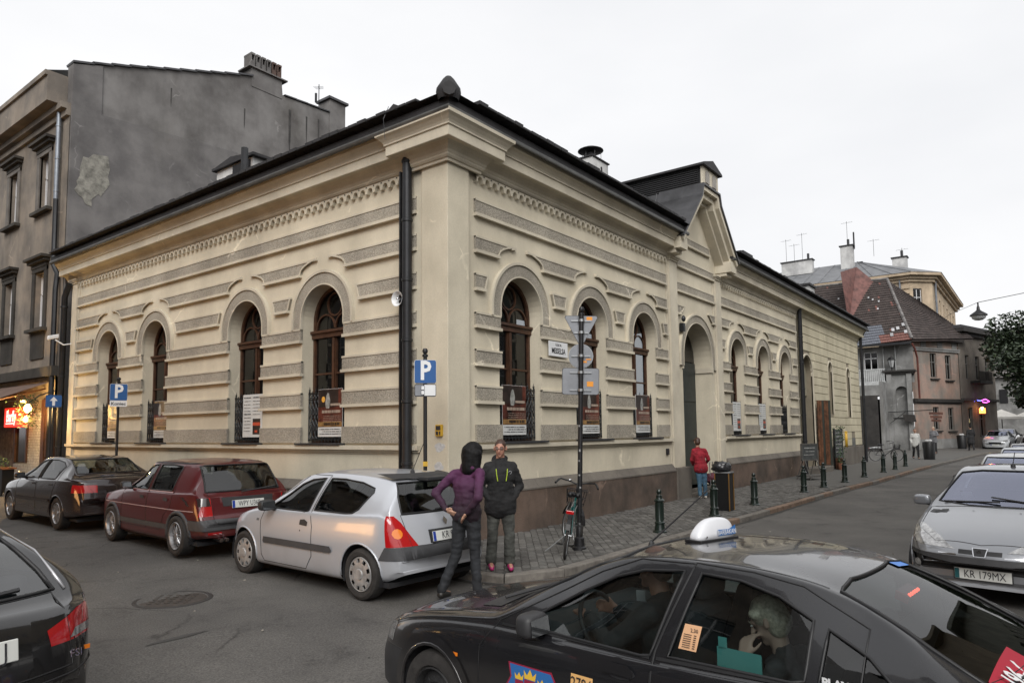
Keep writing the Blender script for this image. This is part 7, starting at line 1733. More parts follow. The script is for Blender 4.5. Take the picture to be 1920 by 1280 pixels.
def on_side(x, z, off=.009): h, n = tx.hit('l', x, z); return Vector(tx.T(h))+Vector((0, off, 0))
text('1906', 'lettering', WHITE, .135, frame(on_side(1.80, .515, .010), (-1, 0, 0), (0, 0, 1)), em, depth=.0008, sx=1.0, bold=.002)
nb = tx.patch('licence_sticker', 'l', [(2.10, 0.64), (2.10, 0.745), (2.25, 0.745), (2.25, 0.64)], E_OR, .004, res=.08); text('2794', 'lettering', INK, .085, frame(on_side(2.175, .70, .007), (-1, 0, 0), (0, 0, 1)), nb, depth=.0008, sx=.85)
tc_ = tx.patch('tariff_card', 'l', [(2.73, .985), (2.745, 1.10), (2.84, 1.10), (2.83, .985)], STK, -.002, res=.05)
text('2,30', 'lettering', INK, .028, frame(on_side(2.805, 1.075, .004), (-1, 0, 0), (-.03, 0, 1)), tc_, depth=.0005, sx=.9)
for k in range(7):
    mb = MB(); p = on_side(2.785, 1.055-.0095*k, .0045); mb.obox(p+Vector((.012, 0, 0)), (.022, 0, 0), (0, .0004, 0), (0, 0, .0016)); mb.obox(p+Vector((-.03, 0, 0)), (.007, 0, 0), (0, .0004, 0), (0, 0, .002)); mb.build('print_line', INK, tc_)
TEAL = M('teal_reflector_card', (.10, .38, .36), .5, var=.05, emit=((.1, .38, .36), .12))
mb = MB(); mb.obox(tx.T((3.0, .665, .945)), (.115, 0, -.0), (0, .004, .006), (0, 0, .05)); mb.build('teal_card', M('teal_card', (.13, .42, .39), .5, var=.05), tx.root)
mb = MB(); mb.obox(tx.T((2.915, .665, 1.02)), (.022, 0, 0), (0, .004, 0), (0, 0, .028)); mb.build('teal_tab', MATS['teal_card'], tx.root)
mb = MB(); mb.obox(tx.T((2.03, .0, 1.0)), (.028, .01, 0), (0, .035, .01), (0, .002, .035)); mb.build('hanging_card', WHITE, tx.root)
mb = MB(); mb.obox(tx.T((2.18, 0, 1.27)), (.02, 0, 0), (0, .12, 0), (0, 0, .035)); mb.build('rear_view_mirror', TRIMB, tx.root, bevel=.01)
# third brake light, red strip with the dispatch number across the rear window foot
LED = M('brake_led', (.9, .1, .05), .3, var=0, emit=((1, .10, .05), 4.0))
mb = MB(); mb.obox(tx.T((3.60, 0, 1.25)), (.03, 0, .012), (0, .11, 0), (-.004, 0, .022)); bl = mb.build('third_brake_light', L_RED, tx.root, bevel=.006)
for k in range(5): mb = MB(); mb.ell(tx.T((3.63, -.08+.04*k, 1.26)), .009, .012, .010, 8, 5); mb.build('brake_led', LED, bl)
rs = tx.patch('red_phone_strip', 't', [(4.02, .10), (4.02, .56), (4.17, .60), (4.17, .10)], M('sticker_red', (.32, .012, .03), .4, var=0), .003, res=.05)
def on_top(x, y, off=.006): h, n = tx.hit('t', x, y); return Vector(tx.T(h+n*off))
p_ = on_top(4.10, .34); text('196-61', 'lettering', WHITE, .14, frame(p_, (0, -1, 0), (1, 0, .55)), rs, depth=.0008, sx=.9, bold=.002)
tx.patch('blue_sun_strip', 't', [(3.44, -.50), (3.44, -.30), (3.49, -.30), (3.49, -.52)], M('strip_blue', (.05, .2, .6), .4, var=0), .003, res=.04)
mb = MB(); mb.tube([on_side(3.70, .80, .004)+Vector((.0, 0, 0)), on_side(3.9, .80, .004)], .001, 3)
text('PLAY', 'lettering', WHITE, .05, frame(on_side(3.50, .985, .006), (-1, 0, 0), (0, 0, 1)), tx.root, depth=.0008, bold=.002)
# roof sign
rsn = bpy.data.objects.new('roof_sign', None); COL.objects.link(rsn); rsn.parent = tx.root; rsn.location = tx.T((2.50, -.06, 1.408)); rsn.rotation_euler = (0, 0, R(-12))
SW = M('sign_white_plastic', (.66, .67, .70), .35, var=.05, coat=.3)
bm = blob((0, 0, 0), 1, 1, 4, (1, 1, 1), 0)
for v in bm.verts:
    p = v.co.copy(); y = -math.copysign(abs(p.y)**.6, p.y)*.0+p.y; 
    v.co = Vector((math.copysign(abs(p.x)**.55, p.x)*.058*(1-.35*max(0, p.z)), math.copysign(abs(p.y)**.6, p.y)*.175, max(-.0, math.copysign(abs(p.z)**.6, p.z))*.125*(1-.55*max(0, (p.y+.0))**1.3)+.008))
bmobj(bm, 'sign_housing', SW, rsn)
mb = MB(); mb.box(-.066, .066, -.18, .18, -.008, .012); mb.build('sign_base', RUB, rsn, bevel=.006)
q = MB(); q.add([(-.0625, .015, .028), (-.0625, -.150, .028), (-.059, -.155, .085), (-.060, -.09, .062), (-.060, .015, .066)], [(0, 1, 2, 3, 4)]); q.build('blue_panel', E_BL, rsn, fix=False)
text('BARBAKAN', 'lettering', WHITE, .042, frame((-.0645, -.068, .046), (0, -1, 0), (.05, 0, 1)), rsn, depth=.0005, sx=.82)
mb = MB(); mb.ell((-.062, .12, .03), .004, .007, .007, 8, 5); mb.build('screw', CHR, rsn)
mb = MB(); mb.tube([tx.T((2.10, 0, 1.36)), tx.T((2.52, 0, 1.72))], [.007, .004], 5); mb.lathe([(.028, -.02), (.018, .02), (.008, .035)], 8, tx.T((2.10, 0, 1.335))); mb.build('aerial', TRIMB, tx.root)

# ---- black hatchback at the left edge
S = dict(L=4.25,
 top=[(0, .52), (.05, .64), (.2, .74), (.6, .86), (1.1, .96), (1.3, 1.0), (1.65, 1.18), (2.0, 1.33), (2.3, 1.40), (2.7, 1.42), (3.1, 1.40), (3.4, 1.355), (3.62, 1.29), (3.85, 1.13), (4.0, 1.02), (4.08, .97), (4.18, .93), (4.22, .80), (4.25, .55)],
 belt=[(0, .5), (.3, .74), (1.2, .92), (2.5, .96), (3.5, 1.0), (3.9, .985), (4.1, .93), (4.25, .53)],
 bot=[(0, .22), (.4, .19), (1, .18), (3.4, .18), (3.9, .22), (4.25, .27)],
 wid=[(0, .6), (.1, .7), (.4, .83), (1, .88), (3.2, .885), (3.7, .875), (4.0, .83), (4.15, .77), (4.25, .68)],
 rw=[(0, .5), (1.3, .64), (1.8, .61), (2.5, .60), (3.3, .57), (3.7, .56), (4.25, .55)],
 bow=[(0, .26), (.5, .16), (1.3, .16), (2.1, .06), (2.6, 0), (3.4, -.05), (3.8, -.12), (4.25, -.26)])
au = Car('black_hatchback', 'glossy black hatchback, only its rear right corner showing at the left edge', 'car', S, (-7.70, .95, 0), R(97), P_BLK)
au.carve([*both('wheel_opening', archp(.88, .32, .345), None, 0, None, None), *both('wheel_opening', archp(3.45, .32, .345), None, 0, None, None),
 *both('side_window', [(1.55, 1.0), (2.0, 1.24), (2.4, 1.33), (2.5, 1.335), (2.45, .975)], CGLD, .006, None, .01), *both('rear_side_window', [(2.55, .98), (2.6, 1.335), (3.0, 1.32), (3.35, 1.24), (3.5, 1.12), (3.4, 1.01)], CGLD, .006, None, .01),
 ('windscreen', 'f', [(-.62, 1.03), (-.55, 1.35), (.55, 1.35), (.62, 1.03)], CGLW, .004, None, .01), ('rear_window', 'b', [(-.58, 1.01), (-.55, 1.12), (-.46, 1.30), (.46, 1.30), (.55, 1.12), (.58, 1.01)], CGLW, .004, None, .012),
 *backlamps([(.95, .74), (.46, .74), (.44, .83), (.66, .905), (.95, .935)], 3.93, slant=-.25),
 ('rear_bumper', 'b', [(-.9, .30), (-.9, .60), (-.6, .56), (.6, .56), (.9, .60), (.9, .30)], P_BLK, -.008, None, .005), ('tailgate', 'b', [(-.60, .605), (-.56, .98), (-.56, 1.0), (.56, 1.0), (.56, .98), (.60, .605)], P_BLK, 0, None, .004)])
au.arches([(.88, .32), (3.45, .32)], .345)
for sd_ in (1, -1):
    for x in (.88, 3.45): au.wheel(x, sd_, .32, .21, 10, rimr=.22)
au.interior([2.35, 3.2])
au.plate((4.245, 0, .79), 1, 'J', tilt=-.12, size=.125, tx_=.18)
mb = MB(); mb.tube([Vector(au.T(au.hit('t', x, y)[0]))+Vector((0, 0, .004)) for x, y in ((2.1, -.575), (2.5, -.57), (2.9, -.565), (3.2, -.565), (3.45, -.575), (3.65, -.60), (3.82, -.63), (3.92, -.65))], .009, 6); mb.build('roof_trim', M('satin_silver_strip', (.5, .5, .52), .3, .8, var=0), au.root, smooth=True)
mb = MB(); h1 = Vector(au.T(au.hit('b', .05, 1.03)[0])); h2 = Vector(au.T(au.hit('b', -.38, 1.05)[0])); mb.tube([h1+Vector((-.03, 0, 0)), h2+Vector((-.03, 0, 0))], .014, 5); mb.build('wiper', TRIMB, au.root)
au.patch('reversing_lens', 'b', [(-.84, .755), (-.84, .80), (-.62, .80), (-.58, .755)], L_CLR, .006, res=.03)
text('TFSI', 'lettering', CHR, .06, frame(Vector(au.T(au.hit('b', -.60, .66)[0]))+Vector((-.006, 0, 0)), (0, -1, 0), (.1, 0, 1)), au.root, depth=.001)
mb = MB(); mb.obox(Vector(au.T(au.hit('b', -.72, .655)[0]))+Vector((-.004, 0, 0)), (.002, 0, 0), (0, .025, 0), (0, 0, .012)); mb.build('badge', L_ORG, au.root)

# ---- silver hatchback facing us on the right
S = dict(L=3.83,
 top=[(0, .46), (.02, .54), (.08, .62), (.25, .72), (.5, .81), (.8, .89), (1.05, .95), (1.2, 1.02), (1.5, 1.19), (1.75, 1.32), (1.95, 1.385), (2.2, 1.42), (2.6, 1.425), (3.0, 1.40), (3.35, 1.34), (3.5, 1.22), (3.65, .98), (3.75, .88), (3.8, .6), (3.83, .5)],
 belt=[(0, .44), (.1, .56), (.3, .69), (.8, .84), (1.3, .92), (2.5, .95), (3.4, .96), (3.7, .88), (3.83, .49)],
 bot=[(0, .20), (.3, .18), (3.3, .18), (3.83, .3)],
 wid=[(0, .60), (.06, .68), (.25, .77), (.6, .815), (1.2, .826), (3.0, .826), (3.5, .79), (3.83, .68)],
 rw=[(0, .5), (1.1, .64), (1.5, .61), (2.0, .59), (3.0, .57), (3.83, .5)],
 bow=[(0, .30), (.3, .24), (.8, .18), (1.3, .15), (1.9, .06), (2.3, 0), (3.3, -.05), (3.83, -.16)])
GRILL = M('grille_black', (.008, .008, .009), .5, var=0)
pg = Car('grey_silver_hatchback', 'metallic grey-silver hatchback facing the camera at the right edge, number plate KR 179MX', 'car', S, (.62, -7.05, 0), R(180-8), P_GRY, 'cars parked on the right side')
pg.carve([*both('wheel_opening', archp(.70, .30, .33), None, 0, None, None), *both('wheel_opening', archp(3.14, .30, .33), None, 0, None, None),
 *both('side_window', [(1.40, .96), (1.75, 1.19), (2.0, 1.31), (2.3, 1.335), (2.22, .955)], CGLD, .006, None, .01), *both('rear_side_window', [(2.3, .955), (2.37, 1.335), (2.7, 1.33), (3.0, 1.26), (3.05, 1.0)], CGLD, .006, None, .01),
 ('windscreen', 'f', [(-.66, 1.0), (-.60, 1.16), (-.52, 1.33), (-.3, 1.36), (.3, 1.36), (.52, 1.33), (.60, 1.16), (.66, 1.0), (.3, .975), (-.3, .975)], CGLB, .004, None, .010),
 *[('headlamp', 'f', [(sg*a, z) for a, z in ((.24, .595), (.60, .60), (.95, .67), (.95, .80), (.66, .79), (.42, .70))], L_CLR, -.003, None, None, RUB, [((.62, 0, .7), (-1, 0, .2))]) for sg in (1, -1)],
 ('upper_grille', 'f', [(-.20, .555), (.20, .555), (.20, .60), (-.20, .60)], GRILL, .0, None, None),
 ('lower_grille', 'f', [(-.66, .365), (.66, .365), (.72, .50), (.25, .455), (-.25, .455), (-.72, .50)], GRILL, .02, None, .008),
 ('bumper_strip', 'f', [(-.9, .44), (-.72, .505), (-.25, .46), (.25, .46), (.72, .505), (.9, .44), (.9, .54), (.4, .525), (-.4, .525), (-.9, .54)], TRIMB, -.004, None, None, RUB, [((.42, 0, .6), (-1, 0, 0))]),
 ('bonnet', 't', [(.20, -.45), (.50, -.68), (1.16, -.72), (1.12, -.4), (1.08, 0), (1.12, .4), (1.16, .72), (.50, .68), (.20, .45), (.12, 0)], P_GRY, 0, None, .004),
 *both('door', [(1.15, .30), (2.28, .30), (2.28, .95), (2.36, 1.37), (1.95, 1.35), (1.25, .95), (1.15, .7)], P_GRY, 0, None, .004)])
pg.arches([(.70, .30), (3.14, .30)], .33)
for sd_ in (1, -1):
    for x in (.70, 3.14): pg.wheel(x, sd_, .29, .185, 8, rimr=.19)
pg.interior([1.95, 2.8], wheel=(1.55, .36, .88))
for sg_ in (1, -1): pg.mirror(1.42, .80, .99, sg_, P_GRY, .20, .13, .11)
for sg_ in (1, -1):
    for k in range(2): pg.patch('bonnet_vent', 't', [(.93+.0*k, sg_*(.50+.10*k)), (1.05, sg_*(.50+.10*k)), (1.06, sg_*(.575+.10*k)), (.95, sg_*(.585+.10*k))], GRILL, .004, res=.03)
    pg.patch('washer_jet', 't', [(.96, sg_*.22), (.975, sg_*.22), (.975, sg_*.24), (.96, sg_*.24)], GRILL, .006, res=.02)
    pg.patch('fog_lamp', 'f', [(sg_*.63+.045*math.cos(a*.63), .40+.04*math.sin(a*.63)) for a in range(10)], L_CLR, .005, res=.03)
pg.patch('upper_lip', 'f', [(-.40, .535), (-.22, .535), (-.22, .550), (-.40, .550)], CHR, .004); pg.patch('upper_lip', 'f', [(.40, .535), (.22, .535), (.22, .550), (.40, .550)], CHR, .004)
bd_ = pg.patch('badge_surround', 'f', [(-.075, .62), (.075, .62), (.055, .535), (-.055, .535)], CHR, .010, res=.03); pg.patch('badge_field', 'f', [(-.062, .612), (.062, .612), (.046, .543), (-.046, .543)], GRILL, .013, bd_, res=.03)
h_, n_ = pg.hit('f', 0, .578); ph = Vector(pg.T(h_))+Vector((.018, 0, 0))
mb = MB()   # small rampant lion emblem
LP = [(-.012, -.030), (-.004, -.010), (-.016, -.004), (-.026, -.014), (-.030, -.008), (-.018, .004), (-.006, .006), (-.010, .018), (-.024, .014), (-.026, .020), (-.010, .028), (.004, .032), (.016, .026), (.012, .014), (.018, .004), (.014, -.008), (.024, -.024), (.014, -.030), (.006, -.014), (.0, -.030)]
mb.add([ph+Vector((0, u*1.1, v)) for u, v in LP], [tuple(range(len(LP)))]); mb.build('lion_emblem', CHR, bd_, fix=False)
pg.plate((.0, 0, .335), -1, 'KR 179MX', band=PLG, tilt=.05, frame_=TRIMB, sx=.74)
pg.patch('splitter', 'f', [(-.74, .255), (.74, .255), (.74, .285), (-.74, .285)], TRIMG, .012)
for a, b in (((1.20, .55), (1.26, -.10)), ((1.17, .0), (1.24, -.60))): mb = MB(); mb.tube([Vector(pg.T(pg.hit('t', *a)[0]))+Vector((0, 0, .02)), Vector(pg.T(pg.hit('t', *b)[0]))+Vector((0, 0, .02))], .010, 5); mb.build('wiper', TRIMB, pg.root)
mb = MB(); mb.lathe([(.03, 0), (.025, .03), (.008, .05)], 8, pg.T((2.05, 0, 1.40))); mb.tube([pg.T((2.05, 0, 1.44)), pg.T((2.2, 0, 1.58))], .005, 4); mb.build('aerial', TRIMB, pg.root)
mb = MB(); mb.obox(pg.T((1.46, -.40, 1.085)), (.02, 0, .02), (0, .06, 0), (.01, 0, .012)); mb.build('windscreen_paper', WHITE, pg.root)

# ---- simpler cars behind it and at the end of the street
def simple_car(name, label, loc, hd, pm_, group=None, scale=1.0):
    S = dict(L=4.1, n=46, top=[(0, .5), (.05, .62), (.25, .74), (.9, .92), (1.2, 1.0), (1.6, 1.2), (1.95, 1.37), (2.3, 1.43), (2.9, 1.42), (3.4, 1.36), (3.7, 1.15), (3.95, .9), (4.05, .7), (4.1, .5)],
     belt=[(0, .48), (.3, .70), (1.2, .92), (3.4, .97), (3.9, .88), (4.1, .48)], bot=[(0, .22), (3.6, .2), (4.1, .3)], wid=[(0, .6), (.1, .7), (.5, .83), (1.2, .85), (3.3, .85), (3.8, .8), (4.1, .68)],
     rw=[(0, .5), (1.2, .64), (2, .6), (3.2, .58), (4.1, .5)], bow=[(0, .28), (.6, .18), (1.3, .15), (2.1, .04), (2.6, 0), (3.5, -.08), (4.1, -.2)])
    c = Car(name, label, 'car', S, loc, hd, pm_, group, scale)
    c.carve([*both('wheel_opening', archp(.8, .31, .33, n=10), None, 0, None, None), *both('wheel_opening', archp(3.3, .31, .33, n=10), None, 0, None, None),
     *both('side_window', [(1.5, 1.0), (2.0, 1.3), (2.4, 1.35), (2.4, .97)], CGLD, .006, None, None), *both('rear_side_window', [(2.48, .97), (2.48, 1.35), (3.1, 1.32), (3.3, 1.05)], CGLD, .006, None, None),
     ('windscreen', 'f', [(-.64, 1.03), (-.54, 1.36), (.54, 1.36), (.64, 1.03)], CGLB, .004, None, .01), ('rear_window', 'b', [(-.6, 1.02), (-.5, 1.32), (.5, 1.32), (.6, 1.02)], CGLD, .004, None, None),
     *[('headlamp', 'f', [(sg*a, z) for a, z in ((.45, .62), (.95, .66), (.95, .76), (.5, .72))], L_CLR, -.003, None, None, RUB, [((.45, 0, .6), (-1, 0, 0))]) for sg in (1, -1)],
     *backlamps([(.95, .7), (.55, .7), (.6, .9), (.95, .88)], 3.75),
     ('grille', 'f', [(-.35, .45), (.35, .45), (.4, .60), (-.4, .60)], GRILL, .0, None, None)])
    c.arches([(.8, .31), (3.3, .31)], .33, lip=False)
    for sd_ in (1, -1):
        for x in (.8, 3.3): c.wheel(x, sd_, .30, .19, 7)
        c.mirror(1.5, .83, 1.0, sd_, TRIMB)
    c.interior([2.1, 3.0]); c.plate((.0, 0, .40), -1, '', tilt=.05); return c
simple_car('white_car', 'white hatchback parked directly behind the grey-silver one on the right', (5.05, -7.25, 0), R(180-3), P_WHT, 'cars parked on the right side')
simple_car('silver_car', 'light silver car third in the row on the right, only its roof and windscreen showing', (9.9, -7.35, 0), R(180-2), P_SIL2, 'cars parked on the right side')
simple_car('green_tinted_car', 'dark car fourth in the row on the right, a roof edge above the silver one', (14.6, -7.45, 0), R(180), P_MAR, 'cars parked on the right side')
simple_car('distant_silver_car', 'silver car facing us in the road near the parasols', (52.5, -4.75, gz(52.5, 0)), R(180-4), P_SIL2, 'cars at the street end')
simple_car('distant_dark_car', 'dark car behind the distant silver one, by the parasols', (60.5, -4.9, gz(60, 0)), R(176), P_BLK, 'cars at the street end')
simple_car('distant_grey_car', 'dark grey car under the tree at the right edge of the far street', (56, -7.1, gz(56, 0)), R(180), P_BLK, 'cars at the street end')
# ================================================================== people
SKIN = M('skin', (.42, .24, .165), .55, var=.06, vs=20); SKINR = M('ruddy_skin', (.40, .20, .14), .55, var=.08, vs=25); HAIRK = M('black_hair', (.006, .0055, .006), .62, var=.3, vs=40, spec=.2); HAIRB = M('brown_hair', (.055, .025, .014), .5, var=.3, vs=40); HAIRG = M('grey_blond_hair', (.36, .32, .24), .5, var=.3, vs=60)
EYEW = M('eye_white', (.5, .5, .48), .3, var=0); EYED = M('eye_dark', (.02, .015, .01), .3, var=0); LIP = M('lips', (.28, .11, .09), .5, var=0)
def cloth(n, col, v=.25, b=.6, vs=5): return M(n, col, .85, var=v, vs=vs, bump=b, bs=16)
JEANK = cloth('dark_grey_jeans', (.020, .022, .026), .35, .8, 6); JEANB = cloth('blue_jeans', (.06, .13, .20), .3, .8, 6); OLIVE = cloth('grey_green_trousers', (.075, .078, .070), .3, .8, 5); BLKJ = cloth('black_jacket', (.012, .012, .013), .3, .8, 6); CRIM = cloth('crimson_wool_jacket', (.26, .010, .022), .25, .8, 8)
WSH = cloth('white_shirt', (.50, .50, .48), .1, .4); GSH = cloth('grey_shirt', (.16, .16, .17), .2, .4); DTR = cloth('dark_trousers', (.014, .014, .016), .2, .4); LEATH = M('dark_shoes', (.02, .018, .016), .5, var=.2); PINK = M('pink_trainers', (.38, .02, .13), .5, var=.15, vs=20)
def dipdye():
    m = bpy.data.materials.new('purple_dip_dyed_jacket'); m.use_nodes = True; t = m.node_tree; b = t.nodes['Principled BSDF']; b.inputs['Roughness'].default_value = .8
    tc = t.nodes.new('ShaderNodeTexCoord'); sp = t.nodes.new('ShaderNodeSeparateXYZ'); r = t.nodes.new('ShaderNodeValToRGB'); n = t.nodes.new('ShaderNodeTexNoise'); n.inputs['Scale'].default_value = 7; n.inputs['Detail'].default_value = 5
    ad = t.nodes.new('ShaderNodeMath'); ad.operation = 'MULTIPLY_ADD'; ad.inputs[1].default_value = .22
    t.links.new(tc.outputs['Object'], sp.inputs[0]); t.links.new(tc.outputs['Object'], n.inputs['Vector']); t.links.new(n.outputs['Fac'], ad.inputs[0]); t.links.new(sp.outputs['Z'], ad.inputs[2])
    mr = t.nodes.new('ShaderNodeMapRange'); mr.inputs['From Min'].default_value = 1.12; mr.inputs['From Max'].default_value = 1.55; t.links.new(ad.outputs[0], mr.inputs['Value']); t.links.new(mr.outputs[0], r.inputs[0])
    r.color_ramp.elements[0].color = (.016, .007, .013, 1); r.color_ramp.elements[1].color = (.070, .014, .058, 1); t.links.new(r.outputs[0], b.inputs['Base Color'])
    bp = t.nodes.new('ShaderNodeBump'); bp.inputs['Strength'].default_value = .8; bp.inputs['Distance'].default_value = .012; n2 = t.nodes.new('ShaderNodeTexNoise'); n2.inputs['Scale'].default_value = 14; t.links.new(tc.outputs['Object'], n2.inputs['Vector']); t.links.new(n2.outputs['Fac'], bp.inputs['Height']); t.links.new(bp.outputs[0], b.inputs['Normal'])
    return m
PURP = dipdye()
def capsules(name, caps, mat, parent, voxel=.011, smooth=4, wrinkle=0, seed=0):
    """caps: list of (p0, r0, p1, r1) tapered capsules or ('e', centre, (rx,ry,rz)) ellipsoids, fused into one skin"""
    mb = MB()
    for c in caps:
        if c[0] == 'e': mb.ell(c[1], *c[2], 14, 10); continue
        p0, r0, p1, r1 = Vector(c[0]), c[1], Vector(c[2]), c[3]; d = p1-p0; L_ = d.length
        if L_ < 1e-5: mb.ell(p0, r0, r0, r0, 12, 8); continue
        d.normalize(); pts = []; rr_ = []
        for k in range(4): a = math.pi/2*(k/4); pts.append(p0-d*r0*math.cos(a)*.999); rr_.append(max(.0005, r0*math.sin(a)))
        for k in range(5): pts.append(p0+d*L_*k/4); rr_.append(r0+(r1-r0)*k/4)
        for k in range(1, 5): a = math.pi/2*(k/4); pts.append(p1+d*r1*math.sin(a)*.999); rr_.append(max(.0005, r1*math.cos(a)))
        mb.tube(pts, rr_, 12)
    me = mb.mesh(name); o = bpy.data.objects.new(name+'_src', me)
    r = o.modifiers.new('r', 'REMESH'); r.mode = 'VOXEL'; r.voxel_size = voxel; r.adaptivity = 0
    sm = o.modifiers.new('s', 'SMOOTH'); sm.factor = .6; sm.iterations = smooth
    m2 = evaluated(o, name)
    if wrinkle:
        import array
        nv = len(m2.vertices); co_ = array.array('f', [0.0])*(nv*3); m2.vertices.foreach_get('co', co_); no_ = [tuple(q.vector) for q in m2.vertex_normals]
        for i in range(nv):
            x, y, z = co_[3*i:3*i+3]; n = (noise.noise((x*8+z*4, y*8, z*17+seed))+.5*noise.noise((x*20, y*20, z*34+seed)))*wrinkle; q = no_[i]
            co_[3*i] = x+q[0]*n; co_[3*i+1] = y+q[1]*n; co_[3*i+2] = z+q[2]*n
        m2.vertices.foreach_set('co', co_)
    m2.materials.clear(); m2.materials.append(mat); m2.shade_smooth()
    q = bpy.data.objects.new(name, m2); COL.objects.link(q)
    if parent is not None: q.parent = parent
    return q
def fingers(wr, hd, side, curl, sc):
    """hand capsules: palm plus five curved fingers; hd = pointing dir, side = thumb dir, curl = palm normal direction"""
    wr, hd, side, curl = Vector(wr), Vector(hd).normalized(), Vector(side).normalized(), Vector(curl).normalized(); C_ = []
    pc = wr+hd*.045*sc
    for k in (-1, 0, 1): C_.append((wr+side*k*.012*sc, .020*sc, wr+hd*.085*sc+side*k*.024*sc, .016*sc))
    for k, ln_ in enumerate((.066, .078, .072, .056)):
        b = wr+hd*.088*sc+side*(.033-.022*k)*sc; j1 = b+(hd*.8+curl*.35)*ln_*.45*sc; j2 = j1+(hd*.5+curl*.75)*ln_*.32*sc; j3 = j2+(hd*.1+curl*.95)*ln_*.26*sc
        C_ += [(b, .0095*sc, j1, .0088*sc), (j1, .0088*sc, j2, .008*sc), (j2, .008*sc, j3, .007*sc)]
    t0 = wr+hd*.03*sc+side*.028*sc; t1 = t0+(side*.75+hd*.6+curl*.2)*.042*sc; t2 = t1+(hd*.85+side*.2+curl*.35)*.032*sc
    C_ += [(t0, .013*sc, t1, .0105*sc), (t1, .0105*sc, t2, .009*sc)]
    return C_
def person(label, loc, heading, H, J, top, bot, shoe, skin, hair, hairstyle, build=1.0, group=None, jacket_len=.80, voxel=.011, look=(0, 0), top_name='jacket', loose=1.0, cat='person', glasses=False, hands=True, legs_on=True, coat=False, name='person'):
    """J: joints in a 1.75 m frame (x right, y forward): hipL.. etc.; everything is scaled to H"""
    k = H/1.75; r_ = thing(name, label, cat, loc, heading-math.pi/2, group)
    P = {n: Vector(v)*k for n, v in J.items() if isinstance(v, tuple)}; b = build*k
    head = P['head']; yaw, pitch = look; Rm = Matrix.Rotation(yaw, 3, 'Z') @ Matrix.Rotation(pitch, 3, 'X')
    hk = k*1.08
    def h(x, y, z): return head+Rm @ Vector((x, y, z))*hk
    B = [('e', h(0, -.008, .025), (.072*k, .092*k, .092*k)), ('e', h(0, .012, -.035), (.060*k, .075*k, .072*k)), (h(0, .045, -.075), .034*k, h(0, .055, -.085), .026*k),
         (h(0, .088, .012), .008*k, h(0, .106, -.030), .014*k), (h(-.075, -.005, -.012), .016*k, h(-.077, -.012, .018), .014*k), (h(.075, -.005, -.012), .016*k, h(.077, -.012, .018), .014*k), (h(-.03, .072, .022), .016*k, h(.03, .072, .022), .016*k),
         (P['neck']-Vector((0, 0, .04*k)), .055*b, h(0, -.015, -.06), .050*b),
         (P['chest'], .125*b, P['neck']-Vector((0, 0, .10*k)), .075*b), (P['pelvis'], .115*b, P['chest'], .115*b)]
    for s in 'LR':
        B += [(P['sh'+s], .045*b, P['el'+s], .036*b), (P['el'+s], .036*b, P['wr'+s], .024*b), (P['neck']-Vector((0, 0, .07*k)), .045*b, P['sh'+s], .045*b)]
        B += [(P['hip'+s], .078*b, P['kn'+s], .048*b), (P['kn'+s], .048*b, P['an'+s], .033*b), (P['an'+s], .033*k, P['an'+s]+Vector(J.get('toe'+s, (0, .14, -.04)))*k, .028*k)]
        if hands: B += fingers(P['wr'+s], J['hd'+s], J['td'+s], J['cd'+s], k)
    body = capsules('body', B, skin, r_, min(voxel, .009), 2)
    T_ = []; l = loose
    T_ += [(P['chest']+Vector((-.055, 0, 0))*k, .125*b*l, P['chest']+Vector((.055, 0, 0))*k, .125*b*l), (P['chest']+Vector((0, 0, .0)), .14*b*l, P['neck']-Vector((0, 0, .115*k)), .10*b*l)]
    pe_ = P['pelvis']; bt = pe_+Vector((0, 0, (jacket_len-.95)*k)) if not coat else pe_+Vector((0, 0, -.40*k))
    T_ += [(P['chest'], .14*b*l, pe_+Vector((-.05, 0, .04))*k if False else pe_+Vector((-.05*k, 0, .02*k)), .125*b*l), (P['chest'], .14*b*l, pe_+Vector((.05*k, 0, .02*k)), .125*b*l)]
    T_ += [(pe_+Vector((sx*.05*k, -.012*k, 0)), .143*b*l, bt+Vector((sx*.06*k, -.012*k, 0)), .14*b*l*(1.15 if coat else 1)) for sx in (-1, 1)]
    T_ += [(P['neck']-Vector((0, 0, .03*k)), .062*b*l, P['neck']-Vector((0, 0, .09*k)), .085*b*l)]
    for s in 'LR':
        T_ += [(P['neck']-Vector((0, 0, .085*k)), .06*b*l, P['sh'+s], .062*b*l), (P['sh'+s], .064*b*l, P['el'+s], .052*b*l), (P['el'+s], .052*b*l, P['wr'+s]+(P['el'+s]-P['wr'+s])*.04, .038*b*l)]
    if J.get('hood'): T_ += [('e', P['neck']+Vector((0, -.055, -.01))*k, (.12*k, .06*k, .075*k))]
    capsules(top_name, T_, top, body, voxel, 4, .011*k, 3)
    if legs_on:
        L_ = [(P['hipL'], .10*b, P['hipR'], .10*b), (pe_+Vector((0, -.02*k, 0)), .125*b, pe_+Vector((0, -.02*k, -.03*k)), .13*b)]
        for s in 'LR': L_ += [(P['hip'+s], .098*b, P['kn'+s], .066*b), (P['kn'+s], .066*b, P['an'+s]+Vector((0, 0, .03*k)), J.get('cuff', .055)*b)]
        capsules('trousers', L_, bot, body, voxel, 3, .010*k, 9)
        for s in 'LR':
            a = P['an'+s]; t = Vector(J.get('toe'+s, (0, .14, -.04)))*k; z = a.z-.055*k
            capsules('shoe', [(a+Vector((0, -.02*k, -.025*k)), .045*k, a+t*.5+Vector((0, 0, -.015*k)), .042*k), (a+t*.5+Vector((0, 0, -.015*k)), .042*k, a+t+Vector((0, 0, -.01*k)), .034*k)], shoe, body, .010, 2)
